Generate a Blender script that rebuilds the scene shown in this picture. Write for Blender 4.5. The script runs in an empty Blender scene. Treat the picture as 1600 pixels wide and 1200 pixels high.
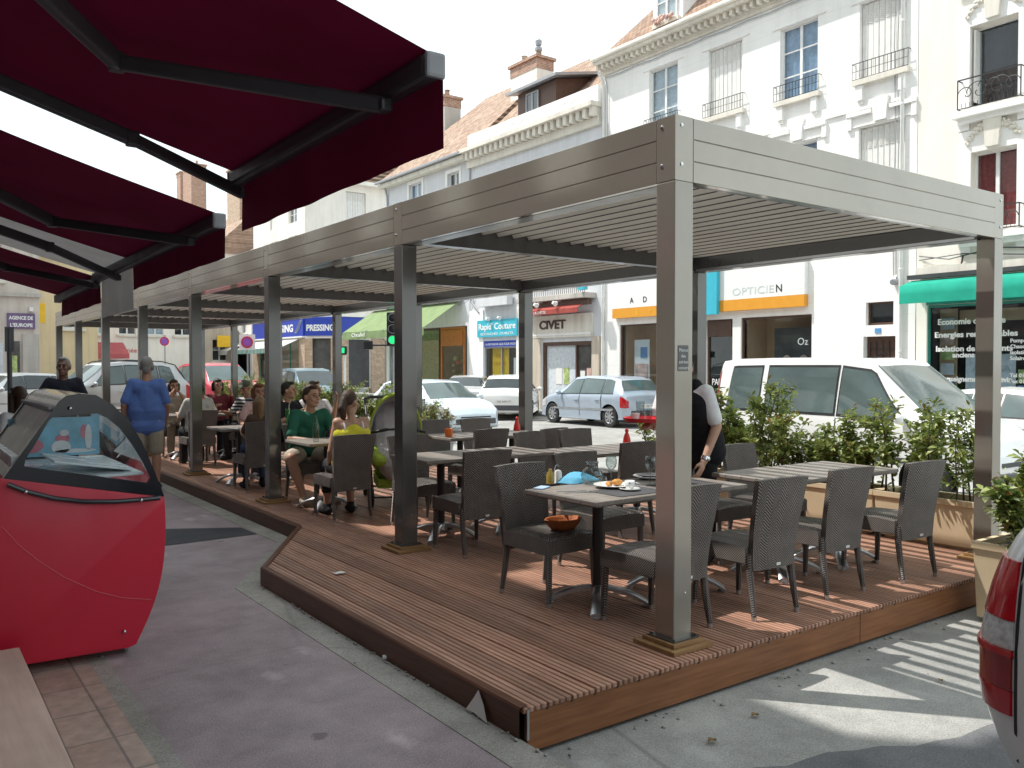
import bpy, bmesh, math, random
from math import sin, cos, pi, radians as R, sqrt, atan2
from mathutils import Vector as V, Matrix
random.seed(7)
S = bpy.context.scene
COL = S.collection
# ------------------------------------------------------------------ camera
F_, AZ, CAMZ = 1340.0, R(35.9), 1.69
PITCH = math.atan(29 / F_)
FWD = V((sin(AZ) * cos(PITCH), cos(AZ) * cos(PITCH), -sin(PITCH)))
RGT = V((cos(AZ), -sin(AZ), 0)); UPV = RGT.cross(FWD)
def ray(px, py): return FWD + RGT * ((px - 800) / F_) + UPV * ((600 - py) / F_)
def atx(px, py, x):                    # point of the real plane X = x seen at a pixel of the 1600x1200 photograph
    d = ray(px, py); return V((0, 0, CAMZ)) + d * (x / d.x)
def aty(px, py, y):
    d = ray(px, py); return V((0, 0, CAMZ)) + d * (y / d.y)
def atz(px, py, z):
    d = ray(px, py); return V((0, 0, CAMZ)) + d * ((z - CAMZ) / d.z)
cd = bpy.data.cameras.new('camera'); cam = bpy.data.objects.new('camera', cd); COL.objects.link(cam)
cd.sensor_width = 36; cd.lens = F_ / 1600 * 36; cd.clip_end = 2000; cd.clip_start = .05
cam.location = (0, 0, CAMZ); cam.rotation_euler = (pi / 2 - PITCH, 0, -AZ)
S.camera = cam
# ------------------------------------------------------------------ light
SUND = V((-.36, .42, 1)).normalized()
sl = bpy.data.lights.new('sun', 'SUN'); so = bpy.data.objects.new('sun', sl); COL.objects.link(so)
sl.energy = 5.0; sl.angle = R(.5); sl.color = (1, .965, .91)
so.rotation_euler = SUND.to_track_quat('Z', 'Y').to_euler()
so.location = (0, 0, 30)
W = bpy.data.worlds.new('World'); S.world = W; W.use_nodes = True
nt = W.node_tree; bg = nt.nodes['Background']
sky = nt.nodes.new('ShaderNodeTexSky'); sky.sky_type = 'NISHITA'; sky.sun_disc = False
sky.sun_elevation = math.asin(SUND.z); sky.sun_rotation = atan2(SUND.x, SUND.y)
sky.dust_density = 3.0; sky.air_density = 1.0; sky.ozone_density = 1.0
# thin bright summer haze over the blue
tc = nt.nodes.new('ShaderNodeTexCoord'); mp = nt.nodes.new('ShaderNodeMapping'); mp.inputs['Scale'].default_value = (1.2, 1.2, 4)
ns = nt.nodes.new('ShaderNodeTexNoise'); ns.inputs['Scale'].default_value = 1.6; ns.inputs['Detail'].default_value = 6
cr = nt.nodes.new('ShaderNodeValToRGB'); cr.color_ramp.elements[0].position = .3; cr.color_ramp.elements[0].color = (.70, .70, .70, 1)
cr.color_ramp.elements[1].position = .72; cr.color_ramp.elements[1].color = (.97, .97, .97, 1)
mx = nt.nodes.new('ShaderNodeMix'); mx.data_type = 'RGBA'; mx.inputs[7].default_value = (9.0, 10.1, 10.3, 1)
L = nt.links.new
L(tc.outputs['Generated'], mp.inputs['Vector']); L(mp.outputs[0], ns.inputs['Vector']); L(ns.outputs[0], cr.inputs[0])
L(cr.outputs[0], mx.inputs[0]); L(sky.outputs[0], mx.inputs[6]); L(mx.outputs[2], bg.inputs[0])
bg.inputs[1].default_value = .15
S.view_settings.view_transform = 'Standard'; S.view_settings.look = 'None'
S.view_settings.exposure = 0; S.view_settings.gamma = 1
S.render.engine = 'CYCLES'
S.cycles.max_bounces = 8; S.cycles.transparent_max_bounces = 12
# ------------------------------------------------------------------ materials
MATS = {}
def nodes(name):
    m = bpy.data.materials.new(name); m.use_nodes = True; MATS[name] = m
    return m, m.node_tree, m.node_tree.nodes['Principled BSDF']
def mth(t, op, a, b=None, c=None):
    n = t.nodes.new('ShaderNodeMath'); n.operation = op
    for i, x in enumerate((a, b, c)):
        if x is None: continue
        if isinstance(x, (int, float)): n.inputs[i].default_value = x
        else: t.links.new(x, n.inputs[i])
    return n.outputs[0]
def coords(t, kind='Object', scale=(1, 1, 1)):
    c = t.nodes.new('ShaderNodeTexCoord'); m = t.nodes.new('ShaderNodeMapping'); m.inputs['Scale'].default_value = scale
    t.links.new(c.outputs[kind], m.inputs[0]); return m.outputs[0]
def noise(t, vec, scale, detail=4, rough=.55):
    n = t.nodes.new('ShaderNodeTexNoise'); n.inputs['Scale'].default_value = scale; n.inputs['Detail'].default_value = detail
    n.inputs['Roughness'].default_value = rough; t.links.new(vec, n.inputs['Vector']); return n.outputs[0]
def ramp(t, fac, stops):
    r = t.nodes.new('ShaderNodeValToRGB'); e = r.color_ramp.elements
    while len(e) < len(stops): e.new(.5)
    for i, (p, c) in enumerate(stops):
        e[i].position = p; e[i].color = (c, c, c, 1) if isinstance(c, (int, float)) else (*c, 1)
    t.links.new(fac, r.inputs[0]); return r.outputs[0]
def mix(t, fac, a, b, mode='MIX'):
    n = t.nodes.new('ShaderNodeMix'); n.data_type = 'RGBA'; n.blend_type = mode
    for i, x in ((0, fac), (6, a), (7, b)):
        if isinstance(x, (int, float)): n.inputs[i].default_value = x
        elif isinstance(x, tuple): n.inputs[i].default_value = (*x, 1)
        else: t.links.new(x, n.inputs[i])
    return n.outputs[2]
def bump(t, b, h, strength, dist=.01):
    n = t.nodes.new('ShaderNodeBump'); n.inputs['Strength'].default_value = strength; n.inputs['Distance'].default_value = dist
    t.links.new(h, n.inputs['Height']); t.links.new(n.outputs[0], b.inputs['Normal'])
def mul(c, k): return tuple(min(1, x * k) for x in c)
def mat(name, col, rough=.6, metal=0, var=.18, vs=6.0, bmp=0.0, bs=60.0, coat=0, emit=0, spec=.5, fine=0.0):
    if name in MATS: return MATS[name]
    m, t, b = nodes(name)
    b.inputs['Roughness'].default_value = rough; b.inputs['Metallic'].default_value = metal
    b.inputs['Specular IOR Level'].default_value = spec
    if coat: b.inputs['Coat Weight'].default_value = coat; b.inputs['Coat Roughness'].default_value = .06
    v = coords(t)
    n = noise(t, v, vs, 5)
    c = ramp(t, n, [(.25, mul(col, 1 - var)), (.75, mul(col, 1 + var))])
    if fine:
        n2 = noise(t, v, 180, 2); c = mix(t, 1.0, c, ramp(t, n2, [(.3, 1 - fine), (.7, 1.0)]), 'MULTIPLY')
    t.links.new(c, b.inputs['Base Color'])
    if bmp: bump(t, b, noise(t, v, bs, 4), bmp)
    if rough < .5:
        rr = ramp(t, n, [(.2, max(0.02, rough * .75)), (.8, min(1, rough * 1.3))]); t.links.new(rr, b.inputs['Roughness'])
    if emit: b.inputs['Emission Color'].default_value = (*col, 1); b.inputs['Emission Strength'].default_value = emit
    return m
def glass(name, tint=(.8, .9, .9), trans=.75, rough=.02):
    if name in MATS: return MATS[name]
    m = bpy.data.materials.new(name); m.use_nodes = True; MATS[name] = m; t = m.node_tree; t.nodes.clear()
    o = t.nodes.new('ShaderNodeOutputMaterial'); tr = t.nodes.new('ShaderNodeBsdfTransparent'); gl = t.nodes.new('ShaderNodeBsdfGlossy')
    tr.inputs[0].default_value = (*tint, 1); gl.inputs['Roughness'].default_value = rough
    fr = t.nodes.new('ShaderNodeLayerWeight'); fr.inputs[0].default_value = .5
    ms = t.nodes.new('ShaderNodeMixShader')
    f = mth(t, 'MULTIPLY_ADD', mth(t, 'POWER', fr.outputs['Facing'], 2.4), .85, max(.03, 1 - trans - .07)); f.node.use_clamp = True
    n = noise(t, coords(t), 3, 2); f2 = mth(t, 'MULTIPLY', f, mth(t, 'ADD', .85, mth(t, 'MULTIPLY', n, .3)))
    t.links.new(f2, ms.inputs[0]); t.links.new(tr.outputs[0], ms.inputs[1]); t.links.new(gl.outputs[0], ms.inputs[2]); t.links.new(ms.outputs[0], o.inputs[0])
    return m
def sepxyz(t, v):
    s = t.nodes.new('ShaderNodeSeparateXYZ'); t.links.new(v, s.inputs[0]); return s.outputs
def cmb(t, x, y, z):
    s = t.nodes.new('ShaderNodeCombineXYZ')
    for i, q in enumerate((x, y, z)):
        if isinstance(q, (int, float)): s.inputs[i].default_value = q
        else: t.links.new(q, s.inputs[i])
    return s.outputs[0]
def wood(name, a, b_, axis=1, scale=9, rough=.55, groove=0, bmp=.25):
    m, t, b = nodes(name); v = coords(t)
    sc = [scale * 6] * 3; sc[axis] = scale * .35
    mp = t.nodes.new('ShaderNodeMapping'); mp.inputs['Scale'].default_value = sc; t.links.new(v, mp.inputs[0])
    n = noise(t, mp.outputs[0], 1.0, 5, .6)
    c = ramp(t, n, [(.25, a), (.72, b_)])
    big = noise(t, v, 1.3, 3); c = mix(t, 1.0, c, ramp(t, big, [(.3, .72), (.7, 1.08)]), 'MULTIPLY')
    h = n
    if groove:
        x = sepxyz(t, v)[0]
        # each 0.146 m board: its own tone and four milled ribs
        q = mth(t, 'MULTIPLY', mth(t, 'ADD', x, .0), 1 / .146)
        w = t.nodes.new('ShaderNodeTexWhiteNoise'); w.noise_dimensions = '1D'; t.links.new(mth(t, 'FLOOR', q), w.inputs['W'])
        c = mix(t, 1.0, c, ramp(t, w.outputs[0], [(0, (.72, .68, .66)), (.5, (.95, .93, .93)), (1, (1.15, 1.1, 1.08))]), 'MULTIPLY')
        s = mth(t, 'SINE', mth(t, 'MULTIPLY', q, 2 * pi * 4))
        g = mth(t, 'SMOOTH_MAX', s, -.2, .3)
        c = mix(t, 1.0, c, ramp(t, mth(t, 'MULTIPLY_ADD', s, .5, .5), [(.12, .36), (.45, 1.0)]), 'MULTIPLY')
        h = mth(t, 'ADD', mth(t, 'MULTIPLY', n, .15), s)
    t.links.new(c, b.inputs['Base Color']); b.inputs['Roughness'].default_value = rough; b.inputs['Specular IOR Level'].default_value = .35
    bump(t, b, h, bmp, .004)
    return m
wood('deck_wood', (.31, .150, .096), (.62, .355, .25), 1, 9, .5, groove=1, bmp=.6)
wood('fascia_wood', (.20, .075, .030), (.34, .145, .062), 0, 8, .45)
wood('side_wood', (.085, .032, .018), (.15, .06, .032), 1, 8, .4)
wood('base_wood', (.22, .12, .05), (.42, .25, .11), 0, 8, .5)
wood('table_wood', (.19, .165, .145), (.36, .315, .28), 1, 7, .42)
wood('pale_wood', (.64, .45, .37), (.76, .58, .49), 1, 5, .5)
def wicker():
    m, t, b = nodes('wicker'); o = sepxyz(t, coords(t))
    x = o[0]; w = mth(t, 'ADD', o[1], o[2])
    tri = mth(t, 'PINGPONG', mth(t, 'ADD', x, 10.0), .058)
    ph = mth(t, 'MULTIPLY', mth(t, 'ADD', w, mth(t, 'MULTIPLY', tri, .75)), 2 * pi / .0155)
    s = mth(t, 'SINE', ph)
    st = mth(t, 'SINE', mth(t, 'MULTIPLY', x, 2 * pi / .012))
    h = mth(t, 'ADD', s, mth(t, 'MULTIPLY', st, .45))
    c = ramp(t, mth(t, 'MULTIPLY_ADD', h, .34, .5), [(.12, (.028, .024, .022)), (.55, (.15, .13, .118)), (1, (.40, .35, .32))])
    n = noise(t, coords(t), 9, 3); c = mix(t, 1.0, c, ramp(t, n, [(.3, .8), (.7, 1.1)]), 'MULTIPLY')
    t.links.new(c, b.inputs['Base Color']); b.inputs['Roughness'].default_value = .30
    bump(t, b, h, .9, .004); return m
wicker()
def paintm(name, col, rough=.25, metal=.0, coat=.5):
    m, t, b = nodes(name); v = coords(t)
    n = noise(t, v, 1.1, 4); c = ramp(t, n, [(.3, mul(col, .95)), (.7, mul(col, 1.04))])
    # rain streaks and road film low down
    d = noise(t, v, 5, 6, .7); c = mix(t, 1.0, c, ramp(t, d, [(.3, .95), (.6, 1.0)]), 'MULTIPLY')
    t.links.new(c, b.inputs['Base Color']); b.inputs['Metallic'].default_value = metal
    t.links.new(ramp(t, d, [(.3, rough * 1.25), (.7, rough * .85)]), b.inputs['Roughness'])
    b.inputs['Coat Weight'].default_value = coat; b.inputs['Coat Roughness'].default_value = .08
    return m
paintm('pergola_paint', (.40, .362, .305), .11, .6, .3); paintm('post_paint', (.15, .145, .137), .15, .5, .3); paintm('near_post_paint', (.34, .31, .265), .14, .5, .25)  # same post paint in two tones: posts under the roof darkened for shade
paintm('pergola_dark', (.075, .07, .068), .3, .2, .4)
paintm('louvre_paint', (.74, .72, .66), .5, .0, .1)
paintm('freezer_red', (.58, .012, .04), .42, 0, .12)
def ground_mat(name, base, tint, spots=1.0, cracks=1.0, bs=140, patch=None):
    m, t, b = nodes(name); v = coords(t)
    big = noise(t, v, .55, 6, .65); mid = noise(t, v, 3.5, 6, .7); fin = noise(t, v, 120, 3, .75)
    c = ramp(t, big, [(.3, mul(base, .78)), (.7, tint)])
    c = mix(t, 1.0, c, ramp(t, mid, [(.32, .80), (.62, 1.08)]), 'MULTIPLY')
    c = mix(t, 1.0, c, ramp(t, fin, [(.32, .62), (.68, 1.22)]), 'MULTIPLY')
    if spots:
        vo = t.nodes.new('ShaderNodeTexVoronoi'); vo.inputs['Scale'].default_value = 1.7; t.links.new(v, vo.inputs['Vector'])
        nz = noise(t, v, 22, 4); dd = mth(t, 'ADD', vo.outputs['Distance'], mth(t, 'MULTIPLY', nz, .12))
        c = mix(t, ramp(t, dd, [(.115, .7 * spots), (.135, 0)]), c, mul(base, .42))
        v2 = t.nodes.new('ShaderNodeTexVoronoi'); v2.inputs['Scale'].default_value = 2.6; t.links.new(coords(t, 'Object', (1, .45, 1)), v2.inputs['Vector'])
        d2 = mth(t, 'ADD', v2.outputs['Distance'], mth(t, 'MULTIPLY', nz, .22))
        c = mix(t, ramp(t, d2, [(.20, .42 * spots), (.30, 0)]), c, mul(base, 1.75))
    if cracks:
        vw = t.nodes.new('ShaderNodeTexVoronoi'); vw.feature = 'DISTANCE_TO_EDGE'; vw.inputs['Scale'].default_value = .42
        wv = mix(t, .16, v, t.nodes.new('ShaderNodeTexNoise').outputs['Color']); t.links.new(wv, vw.inputs['Vector'])
        c = mix(t, ramp(t, vw.outputs['Distance'], [(.002, .55 * cracks), (.006, 0)]), c, mul(base, .4))
    t.links.new(c, b.inputs['Base Color']); b.inputs['Roughness'].default_value = .85; b.inputs['Specular IOR Level'].default_value = .3
    bump(t, b, mth(t, 'ADD', fin, mth(t, 'MULTIPLY', mid, .5)), .35, .006); return m
ground_mat('pavement_asphalt', (.345, .275, .295), (.42, .35, .36), 1.0, .35)
ground_mat('road_asphalt', (.33, .325, .31), (.43, .425, .40), .6, 1)
ground_mat('dark_asphalt', (.17, .17, .18), (.22, .22, .225), .5, .6)
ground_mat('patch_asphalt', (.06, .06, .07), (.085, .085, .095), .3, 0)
ground_mat('kerb_concrete', (.33, .31, .28), (.42, .395, .36), .5, .6)
ground_mat('far_pavement', (.36, .34, .31), (.46, .44, .41), .4, .3)
def tiles_m():
    m, t, b = nodes('floor_tile'); v = coords(t)
    br = t.nodes.new('ShaderNodeTexBrick'); br.offset = .0; br.inputs['Scale'].default_value = 1
    br.inputs['Brick Width'].default_value = .2; br.inputs['Row Height'].default_value = .38; br.inputs['Mortar Size'].default_value = .006
    br.inputs['Color1'].default_value = (.40, .28, .235, 1); br.inputs['Color2'].default_value = (.46, .355, .30, 1); br.inputs['Mortar'].default_value = (.22, .19, .17, 1)
    t.links.new(v, br.inputs['Vector']); n = noise(t, v, 14, 5)
    c = mix(t, 1.0, br.outputs[0], ramp(t, n, [(.3, .75), (.7, 1.1)]), 'MULTIPLY')
    t.links.new(c, b.inputs['Base Color']); b.inputs['Roughness'].default_value = .55; bump(t, b, br.outputs['Fac'], -.4, .004)
tiles_m()
def rooftile(name, a, b2):
    m, t, b = nodes(name); v = coords(t)
    s = sepxyz(t, v); vec = cmb(t, s[1], mth(t, 'MULTIPLY', s[2], 1.35), 0)
    br = t.nodes.new('ShaderNodeTexBrick'); br.inputs['Scale'].default_value = 1
    br.inputs['Brick Width'].default_value = .19; br.inputs['Row Height'].default_value = .16; br.inputs['Mortar Size'].default_value = .012; br.inputs['Bias'].default_value = 0
    br.inputs['Color1'].default_value = (*a, 1); br.inputs['Color2'].default_value = (*b2, 1); br.inputs['Mortar'].default_value = (*mul(a, .45), 1)
    t.links.new(vec, br.inputs['Vector']); n = noise(t, v, 2.2, 6, .7)
    c = mix(t, 1.0, br.outputs[0], ramp(t, n, [(.3, .68), (.7, 1.2)]), 'MULTIPLY')
    t.links.new(c, b.inputs['Base Color']); b.inputs['Roughness'].default_value = .9; bump(t, b, br.outputs['Fac'], -.6, .02)
rooftile('roof_tiles', (.33, .21, .15), (.50, .37, .28))
rooftile('roof_tiles_brown', (.27, .16, .11), (.42, .29, .21))
def brick(name, a, b2, mort=(.5, .46, .4), bw=.22, rh=.075, ax=1):
    m, t, b = nodes(name); v = coords(t); s = sepxyz(t, v)
    vec = cmb(t, mth(t, 'ADD', s[0], s[1]), s[2], 0)
    br = t.nodes.new('ShaderNodeTexBrick'); br.inputs['Scale'].default_value = 1
    br.inputs['Brick Width'].default_value = bw; br.inputs['Row Height'].default_value = rh; br.inputs['Mortar Size'].default_value = rh * .13
    br.inputs['Color1'].default_value = (*a, 1); br.inputs['Color2'].default_value = (*b2, 1); br.inputs['Mortar'].default_value = (*mort, 1)
    t.links.new(vec, br.inputs['Vector']); n = noise(t, v, 5, 5)
    c = mix(t, 1.0, br.outputs[0], ramp(t, n, [(.3, .75), (.7, 1.15)]), 'MULTIPLY')
    t.links.new(c, b.inputs['Base Color']); b.inputs['Roughness'].default_value = .85; bump(t, b, br.outputs['Fac'], -.5, .01)
brick('red_brick', (.36, .16, .10), (.46, .24, .15))
brick('brown_brick', (.42, .27, .17), (.55, .38, .25))
def plaster(name, col, dirt=.25, joint=0):
    m, t, b = nodes(name); v = coords(t)
    big = noise(t, v, .45, 6, .65); fin = noise(t, v, 40, 3)
    sc = t.nodes.new('ShaderNodeMapping'); sc.inputs['Scale'].default_value = (2.5, 2.5, .22); t.links.new(v, sc.inputs[0])
    st = noise(t, sc.outputs[0], 1.2, 6, .7)
    c = ramp(t, big, [(.3, mul(col, .9)), (.7, mul(col, 1.05))])
    c = mix(t, 1.0, c, ramp(t, st, [(.28, (1 - dirt, 1 - dirt * 1.05, 1 - dirt * 1.15)), (.55, (1.0, 1.0, 1.0))]), 'MULTIPLY')
    h = fin
    if joint:
        z = sepxyz(t, v)[2]; f = mth(t, 'FRACT', mth(t, 'MULTIPLY', z, 1 / joint))
        k = ramp(t, f, [(.0, .80), (.03, 1.0)]); c = mix(t, 1.0, c, k, 'MULTIPLY')
    t.links.new(c, b.inputs['Base Color']); b.inputs['Roughness'].default_value = .9; b.inputs['Specular IOR Level'].default_value = .2
    bump(t, b, h, .15, .01); return m
plaster('white_plaster', (.93, .92, .90), .08); plaster('white_ashlar', (.93, .92, .90), .08, .42)
plaster('cream_plaster', (.90, .86, .79), .12); plaster('grey_plaster', (.70, .71, .74), .12); plaster('stone_trim', (.80, .76, .68), .2)
plaster('ochre_plaster', (.74, .60, .38), .15); plaster('pale_grey_stone', (.55, .52, .48), .3, .5); plaster('old_beige', (.66, .58, .48), .3); plaster('shade_facade', (.66, .60, .54), .25)  # last one is the grey beige render of the agency corner
def fabric(name, col, trans=.25, fine=.12):
    m, t, b = nodes(name); v = coords(t); n = noise(t, v, 2.2, 5); f = noise(t, v, 260, 2)
    c = ramp(t, n, [(.3, mul(col, .85)), (.7, mul(col, 1.1))]); c = mix(t, 1.0, c, ramp(t, f, [(.3, 1 - fine), (.7, 1)]), 'MULTIPLY')
    t.links.new(c, b.inputs['Base Color']); b.inputs['Roughness'].default_value = .85; b.inputs['Specular IOR Level'].default_value = .2
    bump(t, b, f, .15, .002)
    if trans:
        tr = t.nodes.new('ShaderNodeBsdfTranslucent'); t.links.new(c, tr.inputs[0]); ms = t.nodes.new('ShaderNodeMixShader'); ms.inputs[0].default_value = trans
        o = t.nodes['Material Output']; t.links.new(b.outputs[0], ms.inputs[1]); t.links.new(tr.outputs[0], ms.inputs[2]); t.links.new(ms.outputs[0], o.inputs[0])
    return m
fabric('awning_red', (.155, .006, .034), .08); fabric('awning_grey', (.50, .46, .44), .3); fabric('awning_olive', (.30, .40, .20), .25)
fabric('awning_teal', (.04, .50, .36), .3); fabric('awning_white', (.80, .80, .78), .3); fabric('awning_pink', (.70, .20, .22), .3); fabric('awning_brick', (.50, .12, .10), .2)
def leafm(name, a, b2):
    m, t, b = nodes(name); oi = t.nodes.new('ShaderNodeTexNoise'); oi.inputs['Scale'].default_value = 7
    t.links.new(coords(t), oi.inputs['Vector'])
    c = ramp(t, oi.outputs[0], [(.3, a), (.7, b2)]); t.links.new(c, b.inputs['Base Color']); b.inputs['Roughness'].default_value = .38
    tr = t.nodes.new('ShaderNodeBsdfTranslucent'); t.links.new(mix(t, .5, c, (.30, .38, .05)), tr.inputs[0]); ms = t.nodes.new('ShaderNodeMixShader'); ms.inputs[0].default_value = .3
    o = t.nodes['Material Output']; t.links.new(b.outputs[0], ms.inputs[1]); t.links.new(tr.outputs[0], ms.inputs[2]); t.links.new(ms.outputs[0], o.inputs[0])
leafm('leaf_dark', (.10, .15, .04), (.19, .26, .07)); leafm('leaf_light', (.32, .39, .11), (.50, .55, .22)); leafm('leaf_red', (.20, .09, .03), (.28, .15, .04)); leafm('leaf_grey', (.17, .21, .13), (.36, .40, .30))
mat('bark', (.10, .07, .05), .9, bmp=.4); mat('soil', (.045, .03, .02), .95, bmp=.6)
mat('planter_beige', (.70, .55, .36), .6, var=.08, vs=3)
mat('alu', (.55, .56, .58), .32, .9, var=.08); mat('steel', (.6, .6, .62), .25, 1, var=.06); mat('chrome', (.7, .7, .72), .12, 1, var=.03)
mat('black', (.018, .018, .02), .45, var=.2); mat('black_gloss', (.010, .012, .018), .16, var=.2, coat=.4); mat('rubber', (.022, .022, .022), .8, var=.25, bmp=.2)
mat('freezer_line', (.62, .10, .12), .5); mat('table_leg', (.03, .027, .026), .4, var=.15); mat('arm_grey', (.085, .085, .092), .4, .3, var=.15); mat('white_paint', (.80, .80, .78), .45, var=.06); mat('white_enamel', (.78, .82, .84), .25, var=.04)
mat('porcelain', (.82, .82, .80), .15, var=.03, coat=.3); mat('shutter_white', (.80, .79, .76), .55, var=.07); mat('iron', (.05, .05, .055), .5, .4); mat('zinc', (.36, .37, .39), .45, .5, var=.15)
mat('red_plastic', (.70, .035, .02), .35); mat('orange_plastic', (.80, .17, .02), .4); mat('tray_red', (.62, .02, .03), .3)
mat('basket', (.42, .12, .03), .6, bmp=.8, bs=90); mat('napkin_blue', (.12, .42, .62), .85, bmp=.4, bs=30); mat('paper', (.78, .77, .74), .8, var=.05)
mat('placemat', (.075, .075, .082), .6, bmp=.9, bs=160); mat('plate_dark', (.05, .045, .06), .3); mat('food', (.62, .28, .06), .55, var=.4, vs=40, bmp=.8); mat('bread', (.70, .48, .22), .7, var=.3, vs=40, bmp=.6)
mat('oil', (.35, .25, .05), .2); mat('menu_paper', (.72, .66, .58), .6); mat('menu_red', (.45, .07, .08), .6)
mat('drink_red', (.75, .06, .03), .15); mat('drink_green', (.08, .45, .10), .15)
mat('sign_blue', (.025, .06, .42), .35, var=.06); mat('sign_turq', (.05, .46, .60), .4, var=.06); mat('sign_orange', (.75, .33, .03), .45, var=.06); mat('sign_white', (.85, .85, .83), .5, var=.03)
mat('sign_violet', (.16, .10, .22), .5); mat('sign_yellow', (.85, .52, .02), .5, var=.08); mat('sign_red', (.60, .03, .04), .4); mat('sign_mauve', (.30, .10, .45), .5); mat('letter_brown', (.07, .035, .025), .6); mat('letter_white', (.86, .86, .85), .6, var=.02); mat('letter_pale', (.62, .68, .68), .6); mat('letter_grey', (.45, .5, .5), .6)
mat('orange_front', (.42, .15, .03), .5); mat('shop_beige', (.66, .46, .28), .75, var=.12, vs=2); mat('shop_dark', (.09, .085, .08), .8, var=.4, vs=2); mat('interior_dark', (.035, .033, .036), .9, var=.5, vs=2)
mat('curtain_green', (.35, .36, .16), .85, var=.35, vs=9); mat('curtain_red', (.36, .07, .06), .85, var=.3, vs=12); mat('curtain_blue', (.34, .46, .62), .85, var=.25, vs=7); mat('curtain_white', (.62, .66, .70), .85, var=.2, vs=9)
mat('teal_frame', (.03, .22, .18), .5); mat('brown_frame', (.09, .045, .03), .5); mat('poster_pink', (.62, .42, .36), .6, var=.5, vs=5); mat('poster_blue', (.10, .28, .55), .6, var=.3, vs=5); mat('poster_green', (.42, .52, .20), .6, var=.5, vs=6)
mat('lamp_green', (.02, .75, .22), .3, emit=1.2); mat('lamp_off', (.03, .03, .035), .25)
mat('light_red', (.45, .006, .012), .12, var=.12, vs=30, coat=.6); mat('light_clear', (.55, .55, .55), .15, var=.35, vs=60, coat=.5); mat('light_dark_red', (.26, .004, .010), .15, var=.1, coat=.6)
mat('plate_white', (.75, .75, .72), .4, var=.04); mat('plate_yellow', (.75, .55, .05), .4, var=.04)
glass('pane', (.72, .80, .84), .86); glass('freezer_glass', (.96, .985, .99), .93); glass('clear_glass', (.84, .87, .87), .88); glass('car_glass', (.22, .28, .28), .80); glass('car_glass_light', (.45, .55, .55), .80)
mat('ice_art_blue', (.25, .55, .72), .4, var=.35, vs=6); mat('ice_art_pink', (.70, .22, .28), .5, var=.4, vs=10); mat('ice_art_white', (.8, .8, .82), .5)
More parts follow.
